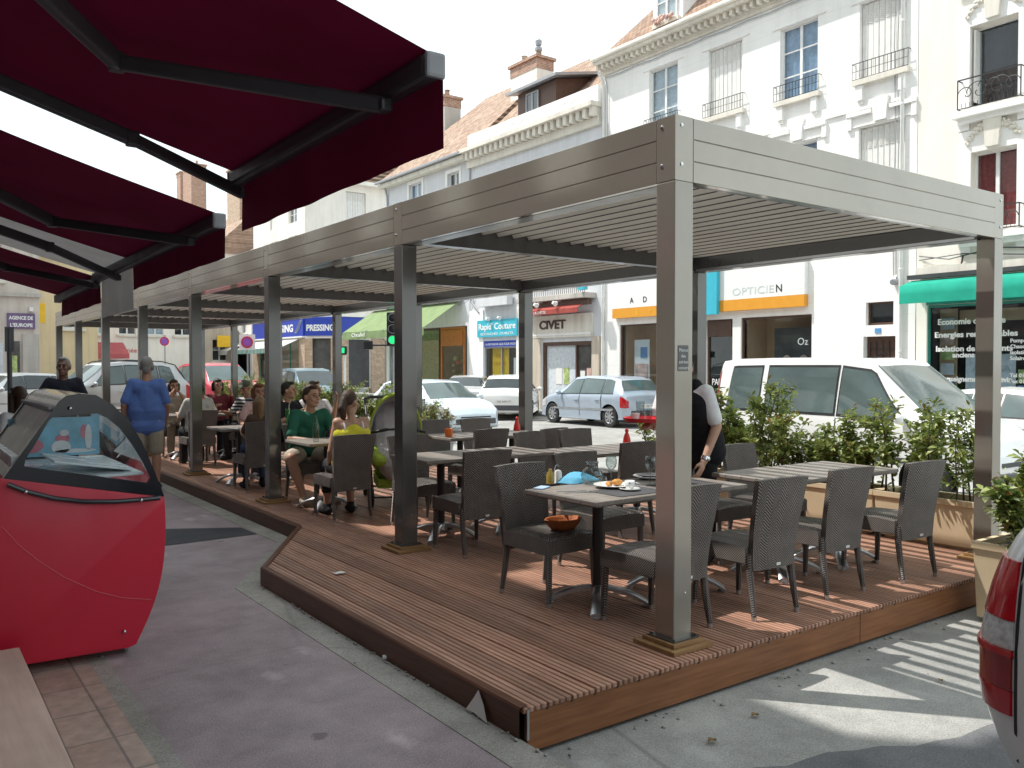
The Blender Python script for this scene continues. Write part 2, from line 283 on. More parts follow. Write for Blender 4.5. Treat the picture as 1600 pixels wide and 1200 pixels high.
# ------------------------------------------------------------------ mesh helpers
class MB:
    def __init__(s): s.v = []; s.f = []; s.m = []
    def add(s, vs, fs, m=0):
        o = len(s.v); s.v += [tuple(p) for p in vs]; s.f += [tuple(i + o for i in f) for f in fs]
        s.m += [m] * len(fs) if isinstance(m, int) else list(m); return s
    def box(s, x0, x1, y0, y1, z0, z1, m=0):
        vs = [(x, y, z) for z in (z0, z1) for y in (y0, y1) for x in (x0, x1)]
        return s.add(vs, [(0, 2, 3, 1), (4, 5, 7, 6), (0, 1, 5, 4), (2, 6, 7, 3), (0, 4, 6, 2), (1, 3, 7, 5)], m)
    def obox(s, c, size, M=None, m=0):
        a, b, d = (q / 2 for q in size); c = V(c); M = M or Matrix.Identity(3)
        vs = [c + M @ V((x, y, z)) for z in (-d, d) for y in (-b, b) for x in (-a, a)]
        return s.add(vs, [(0, 2, 3, 1), (4, 5, 7, 6), (0, 1, 5, 4), (2, 6, 7, 3), (0, 4, 6, 2), (1, 3, 7, 5)], m)
    def bar(s, p0, p1, w, h, m=0, up=(0, 0, 1)):
        p0, p1 = V(p0), V(p1); d = (p1 - p0); ln = d.length; d.normalize(); u = V(up)
        if abs(d.dot(u)) > .98: u = V((1, 0, 0))
        x = d.cross(u).normalized(); z = x.cross(d)
        M = Matrix((x, d, z)).transposed(); return s.obox((p0 + p1) / 2, (w, ln, h), M, m)
    def quad(s, a, b, c, d, m=0): return s.add([a, b, c, d], [(0, 1, 2, 3)], m)
    def tube(s, path, r, n=8, m=0, caps=True):
        path = [V(p) for p in path]; rs = r if isinstance(r, (list, tuple)) else [r] * len(path)
        rings = []; up = None
        for i, p in enumerate(path):
            d = (path[min(i + 1, len(path) - 1)] - path[max(i - 1, 0)])
            d = d.normalized() if d.length > 1e-9 else V((0, 0, 1))
            if up is None:
                up = V((0, 0, 1)) if abs(d.z) < .9 else V((1, 0, 0))
            x = d.cross(up)
            if x.length < 1e-5: x = d.orthogonal()
            x.normalize(); y = x.cross(d).normalized(); up = y
            rings.append([p + (x * cos(2 * pi * k / n) + y * sin(2 * pi * k / n)) * rs[i] for k in range(n)])
        vs = [q for g in rings for q in g]; fs = []
        for i in range(len(rings) - 1):
            for k in range(n): fs.append((i * n + k, i * n + (k + 1) % n, (i + 1) * n + (k + 1) % n, (i + 1) * n + k))
        if caps: fs += [tuple(range(n - 1, -1, -1)), tuple(range(len(vs) - n, len(vs)))]
        return s.add(vs, fs, m)
    def lathe(s, prof, n=20, c=(0, 0, 0), m=0, M=None, close=False):
        c = V(c); M = M or Matrix.Identity(3); vs = []; fs = []
        for (r, z) in prof:
            for k in range(n): vs.append(c + M @ V((r * cos(2 * pi * k / n), r * sin(2 * pi * k / n), z)))
        for i in range(len(prof) - 1 + (1 if close else 0)):
            j = (i + 1) % len(prof)
            for k in range(n): fs.append((i * n + k, i * n + (k + 1) % n, j * n + (k + 1) % n, j * n + k))
        return s.add(vs, fs, m)
    def disc(s, c, r, n=20, M=None, m=0, off=0):
        c = V(c); M = M or Matrix.Identity(3)
        return s.add([c + M @ V((r * cos(2 * pi * k / n), r * sin(2 * pi * k / n), off)) for k in range(n)], [tuple(range(n))], m)
    def ell(s, c, r, n=12, k=8, m=0, M=None):
        c = V(c); M = M or Matrix.Identity(3); r = (r, r, r) if isinstance(r, (int, float)) else r
        vs = [c + M @ V((0, 0, -r[2]))]; fs = []
        for i in range(1, k):
            a = -pi / 2 + pi * i / k
            for j in range(n): vs.append(c + M @ V((r[0] * cos(a) * cos(2 * pi * j / n), r[1] * cos(a) * sin(2 * pi * j / n), r[2] * sin(a))))
        vs.append(c + M @ V((0, 0, r[2]))); t = len(vs) - 1
        for j in range(n):
            fs.append((0, 1 + (j + 1) % n, 1 + j)); fs.append((t, t - n + j, t - n + (j + 1) % n))
            for i in range(k - 2): fs.append((1 + i * n + j, 1 + i * n + (j + 1) % n, 1 + (i + 1) * n + (j + 1) % n, 1 + (i + 1) * n + j))
        return s.add(vs, fs, m)
    def prism(s, poly, fn, a0, a1, m=0):               # poly of 2-D points, fn(u, v, a) -> 3-D
        n = len(poly); vs = [fn(u, v, a0) for u, v in poly] + [fn(u, v, a1) for u, v in poly]
        return s.add(vs, [tuple(range(n - 1, -1, -1)), tuple(range(n, 2 * n))] + [(i, (i + 1) % n, n + (i + 1) % n, n + i) for i in range(n)], m)
    def grid(s, rows, m=0, closed=False):
        n = len(rows[0]); vs = [p for r in rows for p in r]; fs = []
        for i in range(len(rows) - 1):
            for k in range(n - (0 if closed else 1)): fs.append((i * n + k, i * n + (k + 1) % n, (i + 1) * n + (k + 1) % n, (i + 1) * n + k))
        return s.add(vs, fs, m)
    def build(s, name, mats, parent=None, smooth=0, bevel=0, world=True, recalc=True, seg=2):
        me = bpy.data.meshes.new(name)
        off = parent_off(parent) if world else V((0, 0, 0))
        me.from_pydata([(p[0] - off.x, p[1] - off.y, p[2] - off.z) for p in s.v], [], s.f)
        mats = mats if isinstance(mats, (list, tuple)) else [mats]
        for q in mats: me.materials.append(MATS[q] if isinstance(q, str) else q)
        me.polygons.foreach_set('material_index', [min(i, len(mats) - 1) for i in s.m])
        if bevel or recalc:
            bm = bmesh.new(); bm.from_mesh(me)
            if recalc: bmesh.ops.recalc_face_normals(bm, faces=bm.faces)
            if bevel:
                es = [e for e in bm.edges if len(e.link_faces) == 2 and e.calc_face_angle(0) > .5]
                bmesh.ops.bevel(bm, geom=es, offset=bevel, segments=seg, affect='EDGES', clamp_overlap=True, profile=.6)
            bm.to_mesh(me); bm.free()
        if smooth:
            me.shade_smooth()
            if smooth < 3: me.set_sharp_from_angle(angle=smooth)
        me.validate()
        o = bpy.data.objects.new(name, me); COL.objects.link(o)
        if parent: o.parent = parent
        return o
def parent_off(p):
    o = V((0, 0, 0))
    while p is not None: o += p.location; p = p.parent
    return o
def tag(o, label=None, cat=None, group=None, kind=None):
    if label: o['label'] = label
    if cat: o['category'] = cat
    if group: o['group'] = group
    if kind: o['kind'] = kind
    return o
def thing(name, label, cat, loc=(0, 0, 0), rz=0, group=None):
    o = bpy.data.objects.new(name, None); COL.objects.link(o); o.empty_display_size = .1
    o.location = loc; o.rotation_euler = (0, 0, rz); return tag(o, label, cat, group)
KIDS = {}
def kids(o): return [c for c in o.children]
def dup(o, loc=None, rz=None, label=None, group=None, parent=None, scale=None):
    c = o.copy(); COL.objects.link(c); c.parent = parent
    if loc is not None: c.location = loc
    if rz is not None: c.rotation_euler = (0, 0, rz)
    if scale: c.scale = scale
    if label: c['label'] = label
    if group: c['group'] = group
    for ch in kids(o): dup(ch, parent=c)
    return c
def struct(name, mb, m, **k):
    o = mb.build(name, m, **k); o['kind'] = 'structure'; return o
FACE_STREET = Matrix(((0, 0, -1), (-1, 0, 0), (0, 1, 0)))     # text read by someone looking along +X
FACE_NEAR = Matrix(((1, 0, 0), (0, 0, -1), (0, 1, 0)))        # text read by someone looking along +Y
def text(body, loc, size, m, M, parent, name='lettering', bold=0, align='LEFT', ext=.004, width=None, space=1):
    cu = bpy.data.curves.new(name, 'FONT'); cu.body = body; cu.size = size; cu.extrude = ext; cu.offset = bold; cu.align_x = align; cu.space_character = space
    cu.resolution_u = 3
    cu.materials.append(MATS[m]); o = bpy.data.objects.new(name, cu); COL.objects.link(o)
    me = dg_mesh(o); bpy.data.objects.remove(o); bpy.data.curves.remove(cu); me.name = name; o = bpy.data.objects.new(name, me); COL.objects.link(o)
    if parent: o.parent = parent
    Mx = M.to_4x4()
    if width:
        w = max(q.co.x for q in me.vertices) - min(q.co.x for q in me.vertices)
        if w > 0: Mx = Mx @ Matrix.Diagonal((width / w, 1, 1, 1))
    Mx.translation = V(loc) - parent_off(parent); o.matrix_basis = Mx
    return o
def dg_mesh(o):
    dg = bpy.context.evaluated_depsgraph_get(); return bpy.data.meshes.new_from_object(o.evaluated_get(dg))
def blob(name, mb, mats, parent, voxel=.01, smooth=4, extra=None, factor=.5):
    """closed overlapping pieces fused into one continuous skin"""
    me = bpy.data.meshes.new('tmp'); me.from_pydata([tuple(p) for p in mb.v], [], mb.f)
    bm = bmesh.new(); bm.from_mesh(me); bmesh.ops.recalc_face_normals(bm, faces=bm.faces); bm.to_mesh(me); bm.free()
    o = bpy.data.objects.new('tmp', me); COL.objects.link(o)
    r = o.modifiers.new('r', 'REMESH'); r.mode = 'VOXEL'; r.voxel_size = voxel
    s = o.modifiers.new('s', 'SMOOTH'); s.factor = factor; s.iterations = smooth
    me2 = dg_mesh(o); bpy.data.objects.remove(o); bpy.data.meshes.remove(me)
    mats = mats if isinstance(mats, (list, tuple)) else [mats]
    me2.materials.clear()
    for q in mats: me2.materials.append(MATS[q])
    if extra:
        bm = bmesh.new(); bm.from_mesh(me2); b2 = bpy.data.meshes.new('t2')
        b2.from_pydata([tuple(p) for p in extra.v], [], extra.f); b2.polygons.foreach_set('material_index', extra.m)
        bm.from_mesh(b2); bm.to_mesh(me2); bm.free(); bpy.data.meshes.remove(b2)
    me2.shade_smooth(); me2.name = name
    ob = bpy.data.objects.new(name, me2); COL.objects.link(ob); ob.parent = parent
    return ob
def capsule(mb, p0, p1, r0, r1, n=12, m=0, flat=1):
    p0, p1 = V(p0), V(p1); d = (p1 - p0); ln = d.length
    if ln < 1e-6: return mb.ell(p0, r0, n, 8, m)
    d.normalize(); path = []; rs = []
    for k in range(4):
        a = pi / 2 * (k + .35) / 4.0; path.append(p0 - d * (r0 * cos(a))); rs.append(r0 * sin(a))
    path.append(p0); rs.append(r0); path.append(p1); rs.append(r1)
    for k in range(3, -1, -1):
        a = pi / 2 * (k + .35) / 4.0; path.append(p1 + d * (r1 * cos(a))); rs.append(r1 * sin(a))
    return mb.tube(path, rs, n, m)
def Rz(a): return Matrix.Rotation(a, 3, 'Z')
def Rx(a): return Matrix.Rotation(a, 3, 'X')
def Ry(a): return Matrix.Rotation(a, 3, 'Y')
# ------------------------------------------------------------------ ground
ROAD = -.09
mb = MB(); mb.quad((-300, -300, -.14), (500, -300, -.14), (500, 700, -.14), (-300, 700, -.14)); struct('ground', mb, 'road_asphalt')
KERB = [(2.29, -40), (2.29, 6.42), (3.16, 7.86), (3.16, 46)]
def inset(d): return [(2.29 - d, -40), (2.29 - d, 6.42 + d * .25), (3.16 - d, 7.86 + d * .25), (3.16 - d, 46)]
mb = MB(); mb.quad((2.2, -40, ROAD), (18.5, -40, ROAD), (18.5, 46, ROAD), (2.2, 46, ROAD)); mb.quad((-20, 46, ROAD), (60, 46, ROAD), (60, 46.9, ROAD), (-20, 46.9, ROAD)); struct('road', mb, 'road_asphalt')
mb = MB()
i1 = inset(.20); mb.add([(-1.0, -40, 0)] + [(x, y, 0) for x, y in i1] + [(-1.0, 46, 0)], [tuple(range(6))]); struct('pavement', mb, 'pavement_asphalt')
mb = MB(); rows = [[(x, y, z) for x, y in inset(d)] for d, z in ((.205, -.03), (.20, .004), (.012, .004), (0, -.008), (0, -.12))]
mb.grid(rows); struct('kerb', mb, 'kerb_concrete')
mb = MB(); mb.quad((18.5, 0, .0), (20, 0, .03), (20, 46, .03), (18.5, 46, .0)); mb.quad((18.5, 0, -.12), (18.5, 0, 0), (18.5, 46, 0), (18.5, 46, -.12)); struct('far_pavement', mb, 'far_pavement')
mb = MB(); mb.quad((.0, -2, .004), (.89, -2, .004), (.89, 14, .004), (.0, 14, .004)); struct('tile_path', mb, 'floor_tile')
mb = MB(); mb.quad((.89, -2, .0045), (.98, -2, .0045), (.98, 14, .0045), (.89, 14, .0045)); struct('path_edging', mb, 'kerb_concrete')
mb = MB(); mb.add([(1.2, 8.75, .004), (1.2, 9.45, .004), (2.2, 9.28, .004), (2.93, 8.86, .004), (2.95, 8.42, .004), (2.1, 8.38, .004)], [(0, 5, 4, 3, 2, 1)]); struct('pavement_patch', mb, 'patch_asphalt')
# newer, darker tarmac near the parked car
mb = MB(); rnd = random.Random(5); top = []; 
for k in range(30):
    x = 2.42 + k * .13; top.append((x, 2.32 + .25 * sin(k * .33) * .5 - .012 * k + rnd.uniform(-.03, .03), ROAD + .005))
mb.add([(p[0], -6, p[2]) for p in top] + top, [(k, k + 1, 31 + k, 30 + k) for k in range(29)]); struct('road_patch', mb, 'dark_asphalt')
# white painted parking bay lines
mb = MB(); mb.quad((8.9, 9.6, ROAD + .004), (8.98, 9.6, ROAD + .004), (8.98, 24, ROAD + .004), (8.9, 24, ROAD + .004))
for y in (22.1, 26.5): mb.quad((14.3, y, ROAD + .004), (18.4, y + .1, ROAD + .004), (18.4, y + .22, ROAD + .004), (14.3, y + .12, ROAD + .004))
struct('road_markings', mb, 'white_paint')
# pebbles and leaf litter along the kerb
rnd = random.Random(3); mb = MB()
for k in range(170):
    if k < 95: x = 2.31 + abs(rnd.gauss(0, .06)) - .05; y = rnd.uniform(2.4, 6.4)
    elif k < 135: x = rnd.uniform(2.4, 6.2); y = 3.08 - abs(rnd.gauss(0, .10))
    else: x = rnd.uniform(.9, 5.5); y = rnd.uniform(1.2, 6)
    if x > 2.32 and y > 3.07: x = 2.25
    z = .006 if x < 2.29 else ROAD; r = rnd.uniform(.004, .012) if k < 135 else rnd.uniform(.003, .008)
    mb.ell((x, y, z + r * .4), (r * rnd.uniform(.7, 1.5), r, r * .7), 6, 4, rnd.randrange(2), Rz(rnd.uniform(0, 6)))
o = mb.build('pebbles', ['far_pavement', 'kerb_concrete'], smooth=3); o['kind'] = 'stuff'
for (px, py, s, lab) in ((1180, 1118, .028, 'small dry brown leaf fallen on the tarmac by the dark patch'), (1113, 1158, .03, 'curled pale brown leaf lying on the dark tarmac'), (1470, 1064, .022, 'reddish dry leaf on the tarmac near the tail light')):
    p = atz(px, py, ROAD + .012); mb = MB()
    rows = []
    for i in range(7):
        t = i / 6; w = s * .55 * sin(pi * min(1, t * .93 + .04)); rows.append([(p.x + (t - .5) * s * 2, p.y + q * w, p.z + .01 * abs(q) + .006 * sin(t * 5)) for q in (-1, -.4, 0, .4, 1)])
    mb.grid(rows); tag(mb.build('dry_leaf', 'leaf_red', smooth=3), lab, 'leaf')
# ------------------------------------------------------------------ deck
DZ = .14
deck = thing('timber_deck', 'long ribbed brown timber deck with cut off corner under the pergola', 'deck', (2.29, 3.1, 0))
mb = MB(); rnd = random.Random(11)
def yleft(x): return 3.1 if x >= 2.29 else 3.1
BW, GAP, DX1 = .146, .007, 7.68
n = int((DX1 - 2.29) / BW)
for k in range(n):
    x0 = 2.29 + k * BW; x1 = x0 + BW - GAP
    # boards left of the jog end on the diagonal
    def yend(x): return 6.40 + (x - 2.29) / (3.16 - 2.29) * 1.44 if x < 3.16 else 25.6
    cuts = [3.075]; y = 3.1 + rnd.uniform(.8, 3.2)
    ye0, ye1 = yend(x0), yend(x1)
    while y < min(ye0, ye1) - .5: cuts.append(y); y += rnd.uniform(2.0, 3.6)
    for i, c in enumerate(cuts):
        a = c + (.004 if i else 0); dz = rnd.uniform(-.0015, .0015)
        if i + 1 < len(cuts): b0 = b1 = cuts[i + 1]
        else: b0, b1 = ye0, ye1
        z0, z1 = DZ - .024, DZ + dz
        vs = [(x0, a, z0), (x1, a, z0), (x1, b1, z0), (x0, b0, z0), (x0, a, z1), (x1, a, z1), (x1, b1, z1), (x0, b0, z1)]
        mb.add(vs, [(3, 2, 1, 0), (4, 5, 6, 7), (0, 1, 5, 4), (1, 2, 6, 5), (2, 3, 7, 6), (3, 0, 4, 7)])
mb.build('decking_boards', 'deck_wood', deck, bevel=.003, seg=1)
mb = MB(); mb.box(2.30, 7.6, 3.16, 25.5, -.08, .10); mb.v = [(x, y, z) if not (x < 2.4 and y > 20) else (3.2, y, z) for x, y, z in mb.v]
mb = MB(); mb.box(3.2, 7.6, 3.2, 25.5, -.085, .108); mb.box(2.32, 3.19, 3.2, 6.3, -.085, .108); mb.build('joist_frame', 'black', deck)
mb = MB()
for (a, b) in ((2.318, 4.955), (4.961, 7.66)): mb.box(a, b, 3.083, 3.108, -.07, .114)
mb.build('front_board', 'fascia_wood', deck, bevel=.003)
mb = MB()
def side(p, q, h0=.006, h1=.15, t=.028):
    p, q = V((*p, 0)), V((*q, 0)); d = (q - p).normalized(); nx = V((d.y, -d.x, 0)) * -1
    prof = [(0, h0), (0, h1 - .012), (-.008, h1 - .002), (-.02, h1), (-.05, h1)]
    prof = [(-u, z) for u, z in prof]
    rows = [[p - nx * (u - .028) * 1 + V((0, 0, z)) if False else p + nx * (.02 - u) + V((0, 0, z)), q + nx * (.02 - u) + V((0, 0, z))] for u, z in prof]
    mb.grid(rows)
side((2.29, 3.08), (2.29, 6.42)); side((2.29, 6.42), (3.16, 7.86)); side((3.16, 7.86), (3.16, 25.6))
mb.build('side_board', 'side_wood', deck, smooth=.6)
mb = MB()
mb.bar((2.312, 3.074, -.005), (2.312, 3.074, .135), .012, .012); mb.build('corner_strip', 'alu', deck)
mb = MB()
for k in range(1, n): mb.lathe([(0, .006), (.006, .004), (.006, 0)], 8, (2.29 + k * BW - GAP / 2, 3.083, .112), 0, Rx(pi / 2))
mb.build('screws', 'black', deck)
# scraps on and beside the deck
p = atz(530, 896, DZ + .006); mb = MB(); mb.grid([[(p.x + x, p.y + y, p.z + .012 * abs(sin(x * 60 + y * 40))) for x in (-.04, -.015, .012, .04)] for y in (-.035, 0, .03)])
tag(mb.build('tissue', 'paper', smooth=3), 'crumpled white tissue lying on the open deck boards', 'tissue')
p = V((2.262, 3.42, .0)); mb = MB(); mb.add([(2.245, 3.30, .01), (2.25, 3.42, .02), (2.255, 3.5, .012), (2.262, 3.44, .085), (2.262, 3.40, .135), (2.258, 3.35, .08)], [(0, 1, 4, 5), (1, 2, 3, 4)])
tag(mb.build('paper_scrap', 'paper', smooth=3), 'torn grey paper scrap leaning against the deck side', 'scrap')
p = atz(604, 1027, .02); mb = MB(); mb.tube([p + V((-.02, .01, 0)), p + V((.02, -.012, 0))], .014, 8); tag(mb.build('paper_wad', 'paper', smooth=.8), 'small white rolled paper at the foot of the deck', 'scrap')
# ------------------------------------------------------------------ pergola
PY = [3.31, 6.36, 9.46, 12.49, 15.62, 18.77, 21.84, 24.64]; XA, XB = 3.50, 7.08
ZB, ZT = 2.69, 3.04
perg = thing('louvred_pergola', 'long grey metal pergola with louvred roof standing on the timber deck', 'pergola', (3.5, 3.31, DZ))
def post(x, y, first=False):
    mb = MB(); mb.box(x - .07, x + .07, y - .07, y + .07, DZ + .045, ZB - .001)
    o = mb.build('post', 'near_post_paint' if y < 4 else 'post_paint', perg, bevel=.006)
    mb = MB(); mb.box(x - .155, x + .155, y - .155, y + .155, DZ + .001, DZ + .024); mb.box(x - .12, x + .12, y - .12, y + .12, DZ + .025, DZ + .048)
    mb.build('base_block', 'base_wood', o, bevel=.003)
    mb = MB(); mb.box(x - .10, x + .10, y - .10, y + .10, DZ + .049, DZ + .056)
    for sx in (-1, 1):
        for sy in (-1, 1): mb.lathe([(0, .012), (.009, .01), (.01, 0)], 8, (x + sx * .085, y + sy * .085, DZ + .056))
    mb.build('base_plate', 'pergola_dark', o)
    mb = MB(); mb.lathe([(0, .003), (.006, .002), (.007, 0)], 8, (x + .02, y - .07, DZ + .30), 0, Rx(pi / 2)); mb.build('screw', 'chrome', o)
    return o
posts = [post(x, y) for x in (XA, XB) for y in PY]
def rivets(mb, pts, M):
    for p in pts: mb.lathe([(0, .007), (.006, .006), (.011, .003), (.012, 0)], 10, p, 0, M)
def planks(mb, lo, hi, axis, c0, c1):
    zs = [(ZB, ZB + .113), (ZB + .117, ZB + .232), (ZB + .236, ZT)]
    for z0, z1 in zs:
        if axis == 'y': mb.box(c0, c1, lo, hi, z0, z1)
        else: mb.box(lo, hi, c0, c1, z0, z1)
    if axis == 'y': mb.box(c0 + .006, c1 - .006, lo, hi, ZB + .01, ZT - .01)
    else: mb.box(lo, hi, c0 + .006, c1 - .006, ZB + .01, ZT - .01)
for i in range(7):
    a, b = PY[i], PY[i + 1]
    mb = MB(); planks(mb, a + .071, b - .071, 'y', 3.43, 3.475); mb.build('fascia_beam', 'pergola_paint', perg, bevel=.002, seg=1)
    mb = MB(); planks(mb, a + .071, b - .071, 'y', 7.105, 7.15); mb.build('fascia_beam', 'pergola_paint', perg, bevel=.002, seg=1)
    for g0, g1 in ((3.4755, 3.60), (6.98, 7.1045)): mb = MB(); mb.box(g0, g1, a + .045, b - .045, 2.688, 2.99); mb.build('gutter_beam', 'pergola_dark', perg)
    mb = MB(); mb.box(6.975, 6.979, a + .071, b - .071, 2.692, 2.715); mb.build('edge_strip', 'alu', perg)
    # open blades, upper edge to the pavement side
    mb = MB(); x = 3.69; an = R(48); k = 0
    while x < 6.93:
        M = Ry(an); c = V((x, (a + b) / 2, 2.90)); w = .083
        pts = []
        for (t, up) in ((-w, 0), (-w * .4, .010), (w * .5, .008), (w, .002), (w + .002, -.009), (w - .004, -.011), (w - .006, -.006), (w * .5, .001), (-w * .4, .003), (-w, -.007)):
            q = V((t * cos(an) + up * sin(an), 0, -t * sin(an) + up * cos(an))); pts.append((c.x + q.x, c.z + q.z))
        mb.prism(pts, lambda u, v, s: (u, s, v), a + .047, b - .047); nf = len(pts); mb.m[-nf:] = [1 if 3 <= e <= 5 else 0 for e in range(nf)]; x += .17  # dark lip faces paint the shadow line of the gap between blades
    mb.build('louvre_panel', ['louvre_paint', 'pergola_dark'], perg, smooth=.5)
for y in (PY[0], PY[-1]):
    s = -1 if y == PY[0] else 1; c = sorted((y + s * .07, y + s * .025))
    mb = MB(); planks(mb, XA + .071, XB - .071, 'x', c[0], c[1]); mb.build('fascia_beam', 'pergola_paint', perg, bevel=.002, seg=1)
    c = sorted((y + s * .024, y - s * .045)); mb = MB(); mb.box(3.602, 6.978, c[0], c[1], 2.70, 2.99); mb.build('gutter_beam', 'pergola_dark', perg)
for y in PY[1:-1]:
    mb = MB(); mb.box(3.602, 6.978, y - .043, y + .043, 2.73, 2.985); mb.box(3.602, 6.978, y - .055, y + .055, 2.715, 2.7295); mb.build('cross_beam', 'pergola_dark', perg)
Mx_, My_ = Matrix(((0, 0, -1), (1, 0, 0), (0, -1, 0))), Rx(pi / 2)
for i, y in enumerate(PY):
    for x, s in ((XA, -1), (XB, 1)):
        mb = MB(); mb.box(x - .07, x + .07, y - .069, y + .069, ZB, ZT + .002)
        o = mb.build('post_head', 'pergola_paint', perg, bevel=.003)
        mb = MB()
        if s < 0: rivets(mb, [(x - .071, y + .03, ZB + .09), (x - .071, y + .03, ZT - .05)], Mx_)
        else: rivets(mb, [(x + .071, y, ZB + .09), (x + .071, y, ZT - .05)], Matrix(((0, 0, 1), (1, 0, 0), (0, 1, 0))))
        if i == 0: rivets(mb, [(x - .02 * s * -1, y - .07, ZB + .09), (x + .02 * s, y - .07, ZT - .05)], My_)
        mb.build('rivets', 'chrome', o)
# little printed notice on the first post (four short lines)
mb = MB(); mb.box(3.455, 3.535, 3.2375, 3.2398, 1.66, 1.80); sg = mb.build('notice_plate', 'pergola_dark', posts[0])
for k, l in enumerate(('Menus', 'des', 'soirées', 'concert')): text(l, (3.495, 3.2365, 1.765 - k * .032), .026, 'letter_white', FACE_NEAR, sg, align='CENTER', ext=.0004)
mat('cap_grey', (.24, .245, .26), .45)
plaster('near_wall', (.20, .17, .17), .3)  # unseen wall, toned dark to give dark patches in the fascia reflections
# ------------------------------------------------------------------ shop awnings on the near side
def on_slope(px, py, z0, k=.30, x0=1.55):
    d = ray(px, py); t = (z0 + k * x0 - CAMZ) / (d.z + k * d.x); return V((0, 0, CAMZ)) + d * t
def awning(label, ya, yb, za, zb, mats, zones, val, arms, wallx=-.96, k=.33, zoff=-.07, barx=1.55):
    aw = thing('folding_awning', label, 'awning', (wallx, ya, za + (barx - wallx) * k))
    zf = lambda y: za + (zb - za) * (y - ya) / (yb - ya)
    for (a, b, mi, vh) in zones:
        mb = MB(); rows = []
        for i in range(13):
            t = i / 12; x = barx + .02 + (wallx - barx) * t
            rows.append([(x, a + (b - a) * j / 8, zf(a + (b - a) * j / 8) + (barx - x) * k + .045 - .05 * sin(pi * t)) for j in range(9)])
        mb.grid(rows); mb.build('canopy', mats[mi], aw, smooth=3)
        mb = MB(); rows = []
        for i in range(6):
            t = i / 5; r = []
            for j in range(33):
                s = j / 32; y = a + (b - a) * s
                r.append((barx + .045 + t * (.005 * sin(s * 21 + a) + .002 * sin(s * 47)), y, zf(y) + .03 - t * (vh + .0015 * sin(s * (b - a) * 2 * pi / .55))))
            rows.append(r)
        mb.grid(rows); mb.build('valance', mats[mi], aw, smooth=3)
    mb = MB(); mb.bar((barx, ya, zf(ya)), (barx, yb, zf(yb)), .07, .085); mb.build('front_bar', 'arm_grey', aw, bevel=.018)
    for ye in (ya - .012, yb + .012): mb = MB(); mb.obox((barx + .005, ye, zf(ya if ye < ya else yb)), (.078, .024, .09)); mb.build('end_cap', 'cap_grey', aw, bevel=.02)
    for att, elb, sh in arms:
        A, E, Sx = V(att), V(elb), V(sh)
        mb = MB(); mb.bar(A, E, .042, .062); mb.obox(E, (.062, .062, .076)); mb.obox(A, (.05, .06, .05))
        mb.bar(E, Sx, .05, .072); mb.build('folding_arm', 'arm_grey', aw, bevel=.012)
    mb = MB(); mb.box(wallx - .02, wallx + .16, ya - .05, yb + .05, za + (barx - wallx) * k - .02, za + (barx - wallx) * k + .14); mb.build('cassette', 'arm_grey', aw, bevel=.03)
    return aw
def arm(att, elb, thru, z0, barx=1.53):
    A = on_slope(*att, z0); E = on_slope(*elb, z0); T = on_slope(*thru, z0)
    d = T - E
    if d.x >= -.02: Sx = V((-.9, E.y + .3, E.z + .5))
    else: Sx = E + d * ((-.9 - E.x) / d.x)
    if A.x > barx: A = A
    return A, E, Sx
a1 = [arm((600, 165), (183, 97), (82, 0), 2.655), arm((380, 303), (207, 217), (0, 128), 2.655)]
def lim(arms, lo, hi):
    out = []
    for A, E, Sx in arms: out.append((A, E, V((Sx.x, min(hi, max(lo, Sx.y)), Sx.z))))
    return out
awning('burgundy folding awning nearest overhead, its corner against the sky', 2.62, 4.76, 2.74, 2.715, ['awning_red'], [(2.62, 4.76, 0, .31)], .3, lim(a1, 2.0, 5.0))
a2 = [arm((298, 377), (82, 346), (0, 294), 2.44), arm((184, 434), (78, 386), (0, 359), 2.44)]
awning('burgundy awning with a grey end panel over the pavement, middle of the three', 5.06, 8.72, 2.53, 2.50, ['awning_red', 'awning_grey'], [(5.06, 7.44, 0, .24), (7.44, 8.72, 1, .40)], .24, lim(a2, 5.0, 9.0))
a3 = [arm((150, 446), (10, 418), (0, 412), 2.42)]
awning('burgundy awning farthest along the shop front, beyond the grey panel', 8.76, 11.0, 2.475, 2.45, ['awning_red'], [(8.76, 11.0, 0, .23)], .23, lim(a3, 8.5, 11.5))
# ------------------------------------------------------------------ the building that carries the awnings (beside the camera, out of frame)
nb = thing('shop_building', 'tall shop building carrying the burgundy awnings, casting the pavement shade', 'building', (-1, 8, 0))
EH = 12.25
mb = MB(); mb.box(-9, -1.0, -14, 34, 0, EH - .2); mb.build('wall', 'near_wall', nb)
mb = MB(); mb.prism([(-.72, EH), (-5, EH + 4.4), (-9.3, EH), (-9.3, EH - .15), (-.72, EH - .15)], lambda u, v, a: (u, a, v), -14.2, 34.2); mb.build('roof', 'roof_tiles_brown', nb)
for (yd, w, h) in ((4.6, 1.3, .9), (7.05, 1.2, 1.55), (11.5, 1.4, .9), (15.5, 1.4, .9)):  # unseen dormers added to shape the roof's shadow edge on the road
    mb = MB(); mb.box(-2.4, -.80, yd - w / 2, yd + w / 2, EH + .01, EH + h); mb.prism([(yd - w / 2 - .15, EH + h), (yd, EH + h + .55), (yd + w / 2 + .15, EH + h)], lambda u, v, a: (a, u, v), -3.2, -.7); mb.build('dormer', 'zinc', nb)
for yy in range(-12, 34, 3):
    for zz in (4.2, 7.0, 9.6):
        mb = MB(); mb.box(-1.0 + .003, -.96, yy, yy + 1.1, zz, zz + 1.8); mb.build('shutter', 'shutter_white', nb)  # pale panels added on the unseen wall for bright patches in fascia reflections
mb = MB(); mb.box(-.995, -.97, -10, 32, .4, 2.6); mb.build('shop_window', 'black_gloss', nb)
